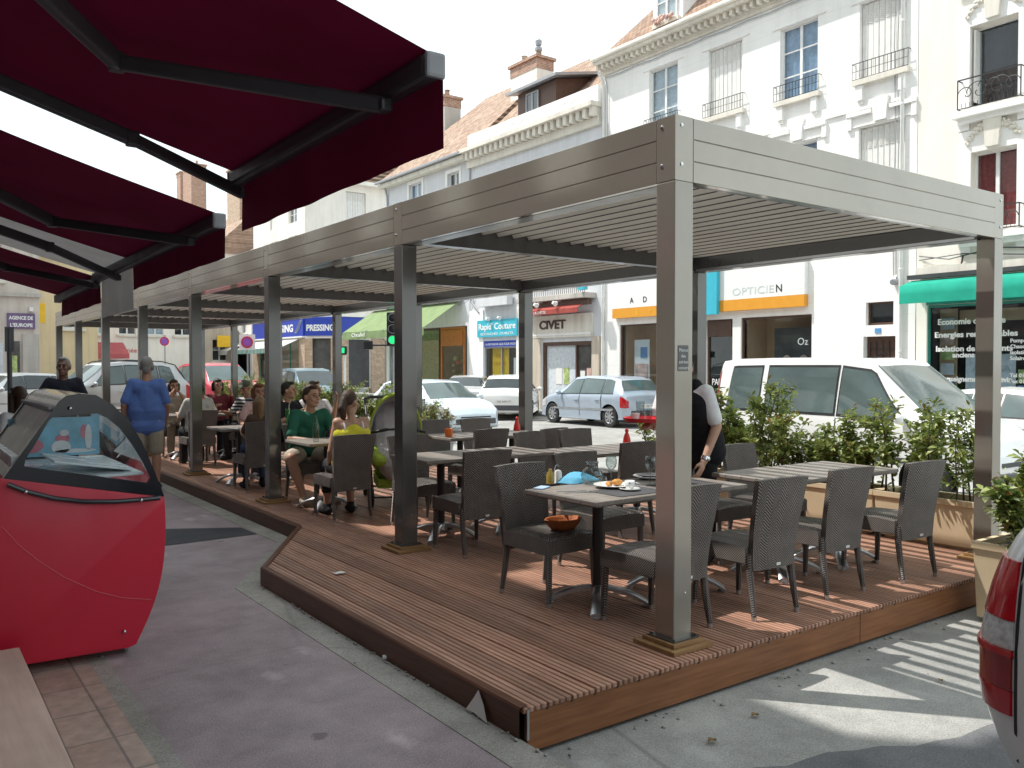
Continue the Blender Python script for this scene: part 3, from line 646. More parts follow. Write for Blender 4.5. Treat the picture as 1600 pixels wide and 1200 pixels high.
# ------------------------------------------------------------------ timber step
mb = MB(); mb.box(-.55, .53, 1.9, 5.18, .001, .2); tag(mb.build('timber_step', 'pale_wood', bevel=.004), 'pale plain timber step at the lower left corner of the pavement', 'step')
# ------------------------------------------------------------------ ice cream chest
FY0, FY1 = 5.3, 6.62
fz = thing('ice_cream_freezer', 'red ice cream display freezer with black framed curved glass hood', 'freezer', (.8, 5.3, 0))
def P5(px, py): p = aty(px, py, FY0); return (p.x, p.z)
def smoothpoly(pts, n=5):
    out = []
    for i in range(len(pts) - 1):
        p0 = pts[max(i - 1, 0)]; p1 = pts[i]; p2 = pts[i + 1]; p3 = pts[min(i + 2, len(pts) - 1)]
        for k in range(n):
            t = k / n; out.append(tuple(.5 * (2 * p1[j] + (p2[j] - p0[j]) * t + (2 * p0[j] - 5 * p1[j] + 4 * p2[j] - p3[j]) * t * t + (3 * p1[j] - p0[j] - 3 * p2[j] + p3[j]) * t ** 3) for j in range(2)))
    return out + [pts[-1]]
right_side = smoothpoly([P5(257, 777), P5(259, 830), P5(254, 890), P5(240, 945), P5(216, 1000), P5(211, 1007), P5(200, 1012)], 4)
zb_ = right_side[-1][1]; topl = P5(5, 748)
body = right_side + [(.46, zb_ + .01), (.40, zb_ + .05), (.36, topl[1] - .2), (.36, topl[1] + .012), topl]
mb = MB(); mb.prism(body, lambda u, v, a: (u, a, v), FY0, FY1); mb.build('cabinet', 'freezer_red', fz, bevel=.012, smooth=.6)
outer = [P5(5, 748)] + [P5(*q) for q in ((44, 694), (82, 642), (92, 627), (104, 618), (124, 615), (150, 617), (176, 632), (200, 655), (222, 690), (240, 732), (252, 762), (257, 776))]
inner = [P5(38, 729)] + [P5(*q) for q in ((40, 718), (60, 686), (76, 658), (84, 651), (112, 649), (152, 646), (168, 653), (186, 668), (206, 694), (222, 720), (236, 748), (232, 755))]
for ya in (FY0 + .004, FY1 - .045):
    mb = MB(); nO = len(outer)
    for fyy in (0,):
        f = [(x, ya, z) for x, z in outer]; g = [(x, ya, z) for x, z in inner]; f2 = [(x, ya + .04, z) for x, z in outer]; g2 = [(x, ya + .04, z) for x, z in inner]
        vs = f + g + f2 + g2
        fs = []
        for i in range(nO):
            j = (i + 1) % nO
            fs += [(i, j, nO + j, nO + i), (2 * nO + i, 3 * nO + i, 3 * nO + j, 2 * nO + j), (i, 2 * nO + i, 2 * nO + j, j), (nO + i, nO + j, 3 * nO + j, 3 * nO + i)]
        mb.add(vs, fs)
    e = mb.build('end_frame', 'black_gloss', fz, smooth=.5)
    mb = MB(); mb.add([(x, ya + .02, z) for x, z in inner], [tuple(range(len(inner)))]); mb.build('end_glass', 'freezer_glass', e, recalc=False)
# curved front glass, dark top band, operator side panel
def skin(idx, y0, y1, off, m, nm, par, th=.008):
    mb = MB(); pts = [outer[i] for i in idx]
    cx = .9; cz = 1.0
    q = [(x - off * (x - cx), z - off * (z - cz)) for x, z in pts]; q2 = [(x - (off + .02) * (x - cx), z - (off + .02) * (z - cz)) for x, z in pts]
    n_ = len(q); vs = [(x, y, z) for y in (y0, y1) for x, z in q] + [(x, y, z) for y in (y0, y1) for x, z in q2]
    fs = []
    for i in range(n_ - 1): fs += [(i, i + 1, n_ + i + 1, n_ + i), (2 * n_ + i, 3 * n_ + i, 3 * n_ + i + 1, 2 * n_ + i + 1)]
    fs += [(0, n_, 3 * n_, 2 * n_), (n_ - 1, 3 * n_ - 1, 4 * n_ - 1, 2 * n_ - 1)]
    mb.add(vs, fs); return mb.build(nm, m, par, smooth=.5)
skin([6, 7, 8, 9, 10, 11, 12], FY0 + .045, FY1 - .046, .01, 'freezer_glass', 'front_glass', fz)
skin([2, 3, 4, 5, 6], FY0 + .045, FY1 - .046, .004, 'black_gloss', 'hood_top', fz)
skin([0, 1, 2], FY0 + .045, FY1 - .046, .02, 'pergola_dark', 'rear_panel', fz)
mb = MB(); a = outer[2]; mb.bar((a[0] + .01, FY0 + .05, a[1] + .012), (a[0] + .01, FY1 - .05, a[1] + .012), .05, .02); mb.build('top_trim', 'zinc', fz, bevel=.005)
# white tub with sliding lids
zt = P5(130, 742)[1]
mb = MB(); mb.box(.55, 1.2, FY0 + .06, FY1 - .06, zt - .03, zt - .015); mb.box(.52, .56, FY0 + .06, FY1 - .06, zt - .015, zt + .12); mb.build('tub', 'white_enamel', fz, bevel=.004)
mb = MB(); M = Ry(R(10)); mb.obox((.95, FY0 + .45, zt + .03), (.42, .6, .012), M); mb.build('lid', 'white_enamel', fz, bevel=.004)
mb = MB(); yb_ = FY1 - .10; mb.box(.62, 1.17, yb_, yb_ + .02, zt + .0, zt + .26); ar = mb.build('picture_panel', 'ice_art_blue', fz)
mb = MB(); rnd = random.Random(2)
for (x, z, rx, rz_, mi) in ((.75, .075, .075, .05, 0), (.68, .20, .013, .016, 0), (.715, .225, .012, .014, 0), (.93, .06, .06, .045, 1), (.94, .115, .045, .03, 0), (.95, .155, .03, .022, 1), (1.10, .12, .022, .09, 1), (1.07, .16, .02, .05, 0), (1.02, .03, .13, .014, 1)):
    mb.add([(x + rx * cos(k * pi / 8), yb_ - .003 - .001 * mi, zt + z + rz_ * sin(k * pi / 8)) for k in range(16)], [tuple(range(16))], mi)
mb.build('ice_cream_pictures', ['ice_art_pink', 'ice_art_white'], ar)
pts = [aty(x, y, FY0 - .03) for x, y in ((12, 757), (40, 768), (85, 779), (130, 784), (180, 784), (220, 781), (250, 778))]
mb = MB(); mb.tube(pts, .014, 8); mb.bar(pts[1], pts[1] + V((0, .035, 0)), .014, .014); mb.bar(pts[5], pts[5] + V((0, .035, 0)), .014, .014); mb.build('bumper_rail', 'black_gloss', fz, smooth=.6)
for q in (pts[1], pts[5], aty(109, 638, FY0 - .0), aty(194, 986, FY0 - .0)): mb = MB(); mb.ell(q + V((0, -.012, 0)), .011, 8, 6); mb.build('screw', 'chrome', fz, smooth=3)
pts = [aty(x, y, FY0 - .0015) for x, y in ((2, 822), (30, 852), (60, 876), (100, 902), (150, 924), (190, 934), (236, 937))]
mb = MB(); mb.tube(pts, .0022, 6); mb.build('trim_line', 'freezer_line', fz)
for (x, y) in ((1.10, FY0 + .12), (.5, FY0 + .12), (1.10, FY1 - .12), (.5, FY1 - .12)):
    mb = MB(); mb.lathe([(0, -.014), (.034, -.014), (.04, -.008), (.04, .008), (.034, .014), (0, .014)], 16, (x, y, .042), 0, Ry(pi / 2)); mb.box(x - .022, x + .022, y - .012, y + .012, .045, .11); mb.build('castor', 'zinc', fz, smooth=.6)
# ------------------------------------------------------------------ cafe furniture
G_CH = 'woven brown cafe chairs on the timber deck'
ch0 = thing('wicker_chair', '', 'chair', (0, 0, 0), 0, G_CH)
def curved(y, z): return y
def back_pt(s, z, off):                     # s -1..1 across, z height: reclined, slightly dished back
    t = (z - .30) / .56; w = .185 + .04 * t
    y = -.215 - .02 * max(0, t) - .085 * max(0, t - .25) ** 1.25 + off - .012 * (1 - s * s)
    return (s * w, y, z + (.008 * (1 - s * s) if t > .98 else 0))
mb = MB(); N, Mz = 8, 9; zs = [.30 + .56 * i / Mz for i in range(Mz + 1)]
fr = [[back_pt(-1 + 2 * j / N, z, .018) for j in range(N + 1)] for z in zs]; bk = [[back_pt(-1 + 2 * j / N, z, -.018) for j in range(N + 1)] for z in zs]
mb.grid(fr); mb.grid(bk)
mb.grid([fr[-1], bk[-1]]); mb.grid([fr[0], bk[0]]); mb.grid([[r[0] for r in fr], [r[0] for r in bk]]); mb.grid([[r[-1] for r in fr], [r[-1] for r in bk]])
bm_back = mb
bo = mb.build('backrest', 'wicker', ch0, smooth=.7)
mb = MB(); p = back_pt(.12, .325, -.021); mb.box(p[0] - .018, p[0] + .018, p[1] - .003, p[1], p[2] - .008, p[2] + .008); mb.build('maker_tag', 'paper', bo)
mb = MB(); rows = []
prof = [(-.5, .345), (-.5, .43), (-.485, .45), (-.2, .458), (.2, .456), (.44, .452), (.49, .44), (.5, .42), (.5, .335)]
for i in range(5):
    s = -1 + 2 * i / 4; w = .222
    rows.append([(s * w, -.20 + (u + .5) * .45, z - (.014 if abs(s) == 1 and 1 < k < 7 else 0)) for k, (u, z) in enumerate(prof)])
mb.grid(rows)
for s in (0, -1): mb.add(rows[s] + [(rows[s][0][0], 0, .34)], [tuple(range(len(prof)))])
mb.add([(x, y, .34) for x in (-.222, .222) for y in (-.2, .25)], [(0, 1, 3, 2)])
mb.build('seat', 'wicker', ch0, smooth=.7)
for (x, y, x2, y2) in ((-.2, .228, -.205, .238), (.2, .228, .205, .238), (-.188, -.205, -.195, -.25), (.188, -.205, .195, -.25)):
    mb = MB(); mb.tube([(x, y, .40), (x, y, .30), ((x + x2) / 2, (y + y2) / 2, .15), (x2, y2, .028)], [.024, .023, .020, .016], 8)
    lg = mb.build('leg', 'wicker', ch0, smooth=.8)
    mb = MB(); mb.tube([(x2, y2, .0), (x2, y2, .028)], [.0155, .0168], 8); mb.build('foot_cap', 'alu', lg, smooth=.8)
first = [True]
def chair(x, y, face, label, z=DZ):          # face: degrees, 0 looks toward +Y
    rz = R(face)
    if first[0]:
        first[0] = False; ch0.location = (x, y, z); ch0.rotation_euler = (0, 0, rz); ch0['label'] = label; return ch0
    return dup(ch0, (x, y, z), rz, label)
G_TB = 'square cafe tables on the timber deck'
tb0 = thing('cafe_table', '', 'table', (0, 0, 0), 0, G_TB)
mb = MB(); 
for k in range(5):
    a = -.34 + k * .136; mb.box(-.34, .34, a + .0008, a + .1352, .712, .74)
mb.box(-.335, .335, -.335, .335, .706, .7125); mb.build('tabletop', 'table_wood', tb0, bevel=.004, seg=1)
mb = MB(); mb.lathe([(0, .08), (.036, .08), (.036, .70), (0, .70)], 16); mb.box(-.16, .16, -.16, .16, .695, .7055); mb.build('column', 'table_leg', tb0, smooth=.7)
mb = MB()
for k in range(4):
    a = k * pi / 2 + pi / 4; rows = []
    for i in range(9):
        t = i / 8; r = .03 + .30 * t; z = .115 - .012 * t - .085 * t ** 2.4; w = .026 + .012 * t; h = .016
        d = V((cos(a), sin(a), 0)); n_ = V((-sin(a), cos(a), 0)); c = d * r
        rows.append([tuple(c + n_ * w * sx + V((0, 0, z + sz * h))) for sx, sz in ((-1, -1), (-1, .3), (-.6, 1), (.6, 1), (1, .3), (1, -1))])
    mb.grid(rows, closed=True); mb.add(rows[-1], [tuple(range(6))])
    mb.lathe([(0, 0), (.03, 0), (.03, .012), (0, .012)], 10, tuple(V((cos(a), sin(a), 0)) * .315))
mb.lathe([(0, .07), (.055, .075), (.05, .125), (.036, .135)], 16); mb.build('star_base', 'alu', tb0, smooth=.7)
ft = [True]
def table(x, y, label, rz=0, z=DZ):
    if ft[0]:
        ft[0] = False; tb0.location = (x, y, z); tb0.rotation_euler = (0, 0, R(rz)); tb0['label'] = label; return tb0
    return dup(tb0, (x, y, z), R(rz), label)
TBL = [(3.69, 4.15, 'dark square table laid with the blue napkin, carafe and plates', 2), (4.38, 4.12, 'dark table joined on the right of the blue napkin table, under the waiter', 1),
 (5.36, 4.02, 'cleared striped table left of the joined pair by the beige planters', 1), (6.06, 4.0, 'cleared striped table right of the joined pair by the beige planters', 0),
 (5.36, 6.20, 'sunlit pale edged table in the middle of the deck, left half of a pair', 0), (6.05, 6.22, 'table right half of the middle pair, near the red condiment bottle', 0),
 (4.0, 6.62, 'pale edged table seen beside the second post, left half', 0), (4.70, 6.60, 'table hidden behind the high back chair beside the second post', 0),
 (5.35, 8.42, 'far left table with orange napkin holder behind the second post', 0), (6.05, 8.36, 'far table with red condiment bottle near the road side post', 0),
 (3.82, 8.70, 'table with drinks between the man in green and the woman in yellow', 0), (3.72, 11.25, 'table with menus between the child and the red haired woman', 0),
 (4.55, 11.3, 'table where the young man in black sits with a green drink', 0), (3.92, 14.75, 'table of the woman with hands at her mouth, beyond the fourth post', 0), (4.7, 14.7, 'table of the woman reading the menu', 0), (3.75, 17.6, 'table far down the deck behind the man in blue', 0)]
for t in TBL: table(t[0], t[1], t[2], t[3])
CH = [(3.57, 4.52, 184, 'dark chair holding the orange bread basket on its seat'), (4.38, 4.90, 182, 'chair facing us across the laid table behind the wine glasses'),
 (3.70, 3.64, 1, 'chair seen from behind right beside the near corner post'), (4.42, 3.56, -3, 'chair seen from behind, second along the front edge of the deck'),
 (5.22, 3.60, -3, 'chair seen from behind, third along the front edge of the deck'), (6.02, 3.52, -4, 'chair seen from behind, last along the front edge by the planters'),
 (5.42, 4.66, 176, 'chair beside the waiter, left one facing us behind the striped tables'), (5.98, 4.60, 182, 'chair right one facing us behind the striped tables, before the bushes'),
 (5.48, 5.86, -4, 'chair with its back to us tucked under the sunlit middle table'), (5.40, 6.80, 190, 'chair behind the left corner of the sunlit middle table, turned aside'),
 (6.00, 6.84, 180, 'chair facing us behind the sunlit middle table, against the road'), (5.82, 7.62, 12, 'turned chair between the two rows near the road side post'),
 (3.92, 6.02, -3, 'high back chair with its back to us just right of the second post'), (4.12, 7.16, 180, 'dark chair half hidden between the second post and the pale edged table'),
 (5.25, 7.92, 0, 'chair with its back to us at the far left table'), (5.52, 9.02, 180, 'chair facing us at the far left table, under the flower pot'), (6.12, 8.98, 180, 'chair facing us at the far table beside the parked saloon'),
 (3.72, 8.08, -2, 'chair of the woman in the yellow top'), (3.90, 9.34, 180, 'chair of the man in the green shirt'), (3.68, 10.52, -2, 'chair of the fair haired child, behind the third post'),
 (4.25, 12.0, 180, 'chair of the red haired woman'), (4.55, 11.95, 176, 'chair of the young man in the black shirt'), (5.08, 12.1, 180, 'chair of the person hidden behind the man in green'),
 (3.85, 13.65, 0, 'chair of the grey shirted man seen from behind'), (3.95, 15.55, 180, 'chair of the woman with her hands at her mouth'), (4.66, 15.35, 180, 'chair of the woman reading the menu'),
 (4.74, 14.05, 120, 'chair of the man in the cap and striped shirt'), (4.52, 12.95, 4, 'empty dark chair beyond the child, its back to us'), (3.60, 16.9, 0, 'empty chair far down the deck behind the blue shirt')]
for c in CH: chair(*c)
# ------------------------------------------------------------------ things on the laid table (top at TZ)
TZ = DZ + .7405
def on_table(px, py, dz=0): return atz(px, py, TZ + dz)
mb = MB(); p0 = on_table(912, 772); 
c = V((3.78, 3.98, TZ)); mb.box(3.62, 4.04, 3.86, 4.16, TZ + .0005, TZ + .0035); tag(mb.build('placemat', 'placemat'), 'dark woven placemat under the dinner plate', 'placemat')
mb = MB(); mb.box(4.14, 4.56, 3.86, 4.16, TZ + .0005, TZ + .0035); tag(mb.build('placemat', 'placemat'), 'dark woven placemat beside the post, under the dark plates', 'placemat')
p = on_table(898, 752); mb = MB(); rows = []
for i in range(13):
    u = -1 + i / 6; r = []
    for j in range(13):
        v = -1 + j / 6; e = max(0, 1 - (abs(u) ** 2.2) * .95) * max(0, 1 - abs(v) ** 2.4)
        r.append((p.x + .17 * u * (1 - .25 * abs(v) * (u < 0)), p.y + .10 * v + .03 * sin(3 * u), TZ + .004 + .06 * e ** .6 * (.75 + .25 * sin(u * 5 + v * 3)) * (1 if abs(u) < .99 and abs(v) < .99 else .05)))
    rows.append(r)
mb.grid(rows); tag(mb.build('napkin', 'napkin_blue', smooth=3), 'crumpled turquoise blue napkin on the laid table', 'napkin')
p = on_table(925, 756); mb = MB(); mb.lathe([(0, .002), (.045, .002), (.072, .03), (.078, .06), (.066, .09), (.042, .112), (.036, .122), (.042, .135), (.046, .152), (.044, .152), (.039, .136), (.033, .122), (.039, .112), (.063, .09), (.074, .06), (.068, .03), (.04, .006), (0, .006)], 24, (p.x, p.y, TZ + .001))
tag(mb.build('carafe', 'clear_glass', smooth=3), 'round bellied clear glass water carafe on the laid table', 'carafe')
def wineglass(px, py, label):
    p = on_table(px, py); mb = MB(); mb.lathe([(0, .003), (.034, .002), (.034, .004), (.006, .008), (.004, .03), (.004, .085), (.012, .095), (.032, .12), (.038, .145), (.036, .17), (.031, .195), (.03, .195), (.035, .17), (.036, .145), (.03, .121), (.01, .098), (0, .096)], 20, (p.x, p.y, TZ + .002))
    tag(mb.build('wine_glass', 'clear_glass', smooth=3), label, 'wine glass')
wineglass(955, 757, 'empty stemmed wine glass nearer the carafe'); wineglass(1016, 758, 'empty stemmed wine glass beside the corner post')
p = on_table(958, 762); pl = thing('dinner_plate', 'white dinner plate with leftover food behind the coffee cup', 'plate', (p.x, p.y, TZ + .004))
mb = MB(); mb.lathe([(0, .002), (.08, .002), (.13, .018), (.132, .02), (.128, .021), (.08, .008), (0, .007)], 28); mb.build('plate', 'porcelain', pl, smooth=3, world=False)
mb = MB(); mb.ell((.035, .0, .03), (.045, .03, .022), 10, 7); mb.ell((-.04, .0, .018), (.012, .016, .013), 8, 6); mb.ell((-.0, .04, .02), (.03, .02, .014), 8, 6); mb.build('leftover_food', 'food', pl, smooth=3, world=False)
p = on_table(984, 767); cp = thing('coffee_cup', 'white espresso cup with dark stripe on a saucer', 'cup', (p.x, p.y, TZ + .004))
mb = MB(); mb.lathe([(0, .0), (.035, .0), (.068, .012), (.068, .014), (.035, .005), (0, .005)], 24); mb.build('saucer', 'porcelain', cp, smooth=3, world=False)
mb = MB(); mb.lathe([(0, .007), (.022, .007), (.03, .03), (.034, .062), (.032, .062), (.028, .03), (.02, .012), (0, .012)], 20)
mb.tube([(.034 * cos(-.7) + .0, .034 * sin(-.7), .05), (.06 * cos(-.7), .06 * sin(-.7), .045), (.055 * cos(-.7), .055 * sin(-.7), .028), (.03 * cos(-.7), .03 * sin(-.7), .024)], .004, 6); mb.build('cup', 'porcelain', cp, smooth=3, world=False)
mb = MB(); 
for k in range(3): 
    a = -2.55 + k * .12; mb.quad(*[(r * cos(b), r * sin(b), z) for b, r, z in ((a, .0275, .022), (a + .12, .0275, .022), (a + .12, .0335, .055), (a, .0335, .055))])
mb.build('stripe', 'poster_blue', cp, world=False)
p = on_table(1016, 748); pl2 = thing('stacked_plates', 'white plate carrying a dark plate beside the corner post', 'plate', (p.x, p.y, TZ + .004))
mb = MB(); mb.lathe([(0, .002), (.08, .002), (.125, .018), (.123, .021), (.08, .008), (0, .007)], 28); mb.build('plate', 'porcelain', pl2, smooth=3, world=False)
mb = MB(); mb.lathe([(0, .012), (.06, .012), (.10, .026), (.098, .028), (.06, .018), (0, .017)], 28); mb.build('dark_plate', 'plate_dark', pl2, smooth=3, world=False)
p = on_table(866, 755); cs = thing('condiment_set', 'oil and salt set with a wire handle at the left of the laid table', 'condiment set', (p.x, p.y, TZ + .001))
mb = MB(); mb.lathe([(0, 0), (.028, 0), (.028, .06), (.012, .085), (.012, .1), (0, .1)], 12, (-.035, 0, 0)); mb.build('oil_bottle', 'oil', cs, smooth=.8, world=False)
mb = MB(); mb.lathe([(0, 0), (.026, 0), (.026, .07), (.02, .085), (0, .09)], 12, (.035, 0, 0)); mb.build('salt_jar', 'porcelain', cs, smooth=.8, world=False)
mb = MB(); mb.tube([(-.0, 0, .0), (0, 0, .09), (.012, 0, .12), (.03, 0, .125), (.042, 0, .11)], .003, 6); mb.box(-.07, .07, -.03, .03, -.0005, .003); mb.build('wire_handle', 'chrome', cs, world=False)
p = on_table(938, 755); mb = MB(); mb.lathe([(0, .0), (.022, 0), (.024, .04), (.022, .04), (.02, .004), (0, .004)], 16, (p.x + .03, p.y, TZ + .001)); tag(mb.build('small_tumbler', 'clear_glass', smooth=3), 'tiny clear glass between the carafe and the dinner plate', 'glass')
p = on_table(838, 763); mb = MB(); mb.obox((p.x + .03, p.y - .02, TZ + .005), (.13, .07, .008), Rz(.5)); tag(mb.build('phone', 'curtain_blue', bevel=.003), 'pale blue flat phone at the left corner of the laid table', 'phone')
for (px, py, l) in ((905, 770, 'dinner knife lying in front of the blue napkin'), (893, 768, 'dinner fork lying nearest the table edge by the napkin')):
    p = on_table(px, py); mb = MB(); d = V((.9, -.42, 0)).normalized()
    q = V((p.x, p.y, TZ + .003)); mb.bar(q - d * .10, q + d * .02, .012, .003)
    if 'knife' in l: mb.bar(q + d * .02, q + d * .11, .017, .002)
    else:
        mb.bar(q + d * .02, q + d * .06, .005, .003)
        for s in (-1, -.33, .33, 1): mb.bar(q + d * .06 + V((.42, .9, 0)) * .009 * s, q + d * .10 + V((.42, .9, 0)) * .009 * s, .003, .002)
        mb.bar(q + d * .058 - V((.42, .9, 0)) * .011, q + d * .058 + V((.42, .9, 0)) * .011, .008, .003)
    tag(mb.build('cutlery', 'steel', bevel=.001, seg=1), l, 'cutlery')
# bread basket and pot on the dark chair
sz = DZ + .458
p = atz(880, 827, sz); mb = MB(); prof = [(0, .0), (.075, .0), (.105, .035), (.12, .066), (.126, .07), (.121, .074), (.112, .066), (.098, .034), (.07, .01), (0, .008)]
mb.lathe(prof, 26, (p.x, p.y, sz + .002))
mb.v = [(p.x + (x - p.x) * (1.12 + .05 * sin(7 * atan2(y - p.y, x - p.x))), p.y + (y - p.y) * .8, z) for x, y, z in mb.v]
bk_ = tag(mb.build('bread_basket', 'basket', smooth=3), 'orange brown woven bread basket on the dark chair seat', 'basket')
p = atz(910, 828, sz); mb = MB(); mb.lathe([(0, 0), (.025, 0), (.027, .05), (.02, .06), (.012, .072), (0, .075)], 14, (p.x, p.y, sz + .002)); tag(mb.build('salt_pot', 'clear_glass', smooth=.8), 'small glass salt pot beside the bread basket on the chair', 'salt pot')
def squeeze(x, y, label, m='red_plastic', s=1.0, z=TZ):
    t = thing('condiment_bottle', label, 'bottle', (x, y, z + .001))
    mb = MB(); mb.lathe([(0, 0), (.040 * s, 0), (.042 * s, .01), (.036 * s, .06 * s), (.024 * s, .10 * s), (.018 * s, .115 * s), (0, .115 * s)], 16); mb.build('body', m, t, smooth=.8, world=False)
    mb = MB(); mb.lathe([(0, .115 * s), (.012 * s, .115 * s), (.018 * s, .13 * s), (.020 * s, .145 * s), (.012 * s, .16 * s), (0, .165 * s)], 14); mb.build('cap', m, t, smooth=.8, world=False)
p = atz(841, 664, TZ); squeeze(min(p.x, 6.3), min(p.y, 8.6), 'red cone shaped condiment bottle on the far table by the road side post', s=1.05)
p = atz(968, 685, TZ); squeeze(6.1, 6.42, 'red cone shaped condiment bottle on the middle table before the silver car')
p = atz(653, 690, TZ); mb = MB(); mb.lathe([(0, 0), (.04, 0), (.05, .05), (.045, .09), (.03, .06), (0, .05)], 8, (5.12, 8.3, TZ + .001)); tag(mb.build('napkin_holder', 'orange_plastic', smooth=.6), 'orange napkin holder on the far left table', 'holder')
for (px, py, l) in ((1040, 735, None),): pass
# ------------------------------------------------------------------ cars
mat('car_window', (.035, .045, .048), .06, 0, .3, 3, coat=.6); mat('car_window_pale', (.085, .12, .12), .06, 0, .3, 1.6, coat=.5); mat('plate_text', (.04, .04, .05), .5)
def carpaint(n, c, r=.3): 
    if n not in MATS: mat(n, c, r, .0, .06, 1.5, coat=.7)
    return n
def metalpaint(n, c):
    if n not in MATS: mat(n, c, .34, .35, .07, 1.5, coat=.6)
    return n
metalpaint('car_silver_blue', (.42, .49, .58)); carpaint('car_white', (.80, .80, .79)); metalpaint('car_silver', (.50, .51, .52)); carpaint('car_red', (.52, .03, .06)); metalpaint('car_teal', (.12, .20, .24)); metalpaint('car_pale', (.62, .63, .63)); carpaint('car_iceblue', (.60, .68, .76))
HATCH = [(-.5, .42, .58, .74, .64, .80, .58), (-.488, .30, .72, .84, .78, .92, .66), (-.46, .24, .80, .92, .83, 1.02, .72), (-.395, .22, .84, .93, .85, 1.37, .60), (-.30, .2, .85, .92, .86, 1.45, .59), (-.05, .2, .85, .90, .86, 1.48, .59), (.09, .2, .85, .89, .86, 1.43, .58), (.275, .2, .85, .88, .85, .97, .74), (.38, .2, .83, .81, .82, .88, .70), (.46, .22, .78, .68, .76, .75, .62), (.494, .28, .66, .54, .64, .60, .55), (.5, .32, .60, .49, .58, .53, .50)]
SEDAN = [(-.5, .42, .58, .78, .66, .86, .60), (-.488, .30, .72, .86, .78, .93, .68), (-.44, .24, .80, .90, .83, .97, .72), (-.33, .22, .84, .91, .85, 1.0, .74), (-.20, .2, .85, .91, .86, 1.36, .58), (-.05, .2, .85, .90, .86, 1.41, .58), (.09, .2, .85, .89, .86, 1.36, .57), (.27, .2, .85, .87, .85, .95, .74), (.38, .2, .83, .81, .82, .87, .70), (.46, .22, .78, .68, .76, .75, .62), (.494, .28, .66, .54, .64, .60, .55), (.5, .32, .60, .49, .58, .53, .50)]
VAN = [(-.5, .40, .62, 1.0, .74, 1.62, .56), (-.494, .30, .76, 1.02, .80, 1.72, .62), (-.475, .26, .82, 1.02, .84, 1.78, .66), (-.40, .24, .84, 1.02, .86, 1.81, .68), (-.25, .24, .85, 1.02, .87, 1.82, .68), (.02, .24, .85, 1.01, .87, 1.82, .67), (.13, .24, .85, 1.0, .87, 1.76, .64), (.335, .24, .85, .99, .86, 1.10, .76), (.41, .24, .83, .90, .84, .99, .72), (.47, .26, .78, .74, .78, .82, .64), (.495, .30, .68, .58, .68, .64, .57), (.5, .34, .62, .52, .62, .57, .52)]
WINS = {'hatch': dict(st=HATCH, ws=(6.08, 6.93), rw=(2.12, 2.95), side=[(3.25, 4.15, 3.5, 4.15), (4.22, 5.22, 4.22, 5.22), (5.3, 6.72, 5.3, 6.08)]),
        'sedan': dict(st=SEDAN, ws=(6.08, 6.93), rw=(3.1, 3.95), side=[(3.75, 4.5, 3.98, 4.5), (4.56, 5.25, 4.56, 5.25), (5.33, 6.72, 5.33, 6.08)]),
        'van': dict(st=VAN, ws=(6.06, 6.94), rw=(0.3, 1.2), side=[(2.55, 3.75, 2.75, 3.75), (3.95, 4.98, 3.95, 4.98), (5.1, 6.75, 5.1, 6.05)])}
def cat1(p, i, t):
    p0 = p[max(i - 1, 0)]; p1 = p[i]; p2 = p[min(i + 1, len(p) - 1)]; p3 = p[min(i + 2, len(p) - 1)]
    return tuple(.5 * (2 * p1[j] + (p2[j] - p0[j]) * t + (2 * p0[j] - 5 * p1[j] + 4 * p2[j] - p3[j]) * t * t + (3 * p1[j] - p0[j] - 3 * p2[j] + p3[j]) * t ** 3) for j in range(len(p1)))
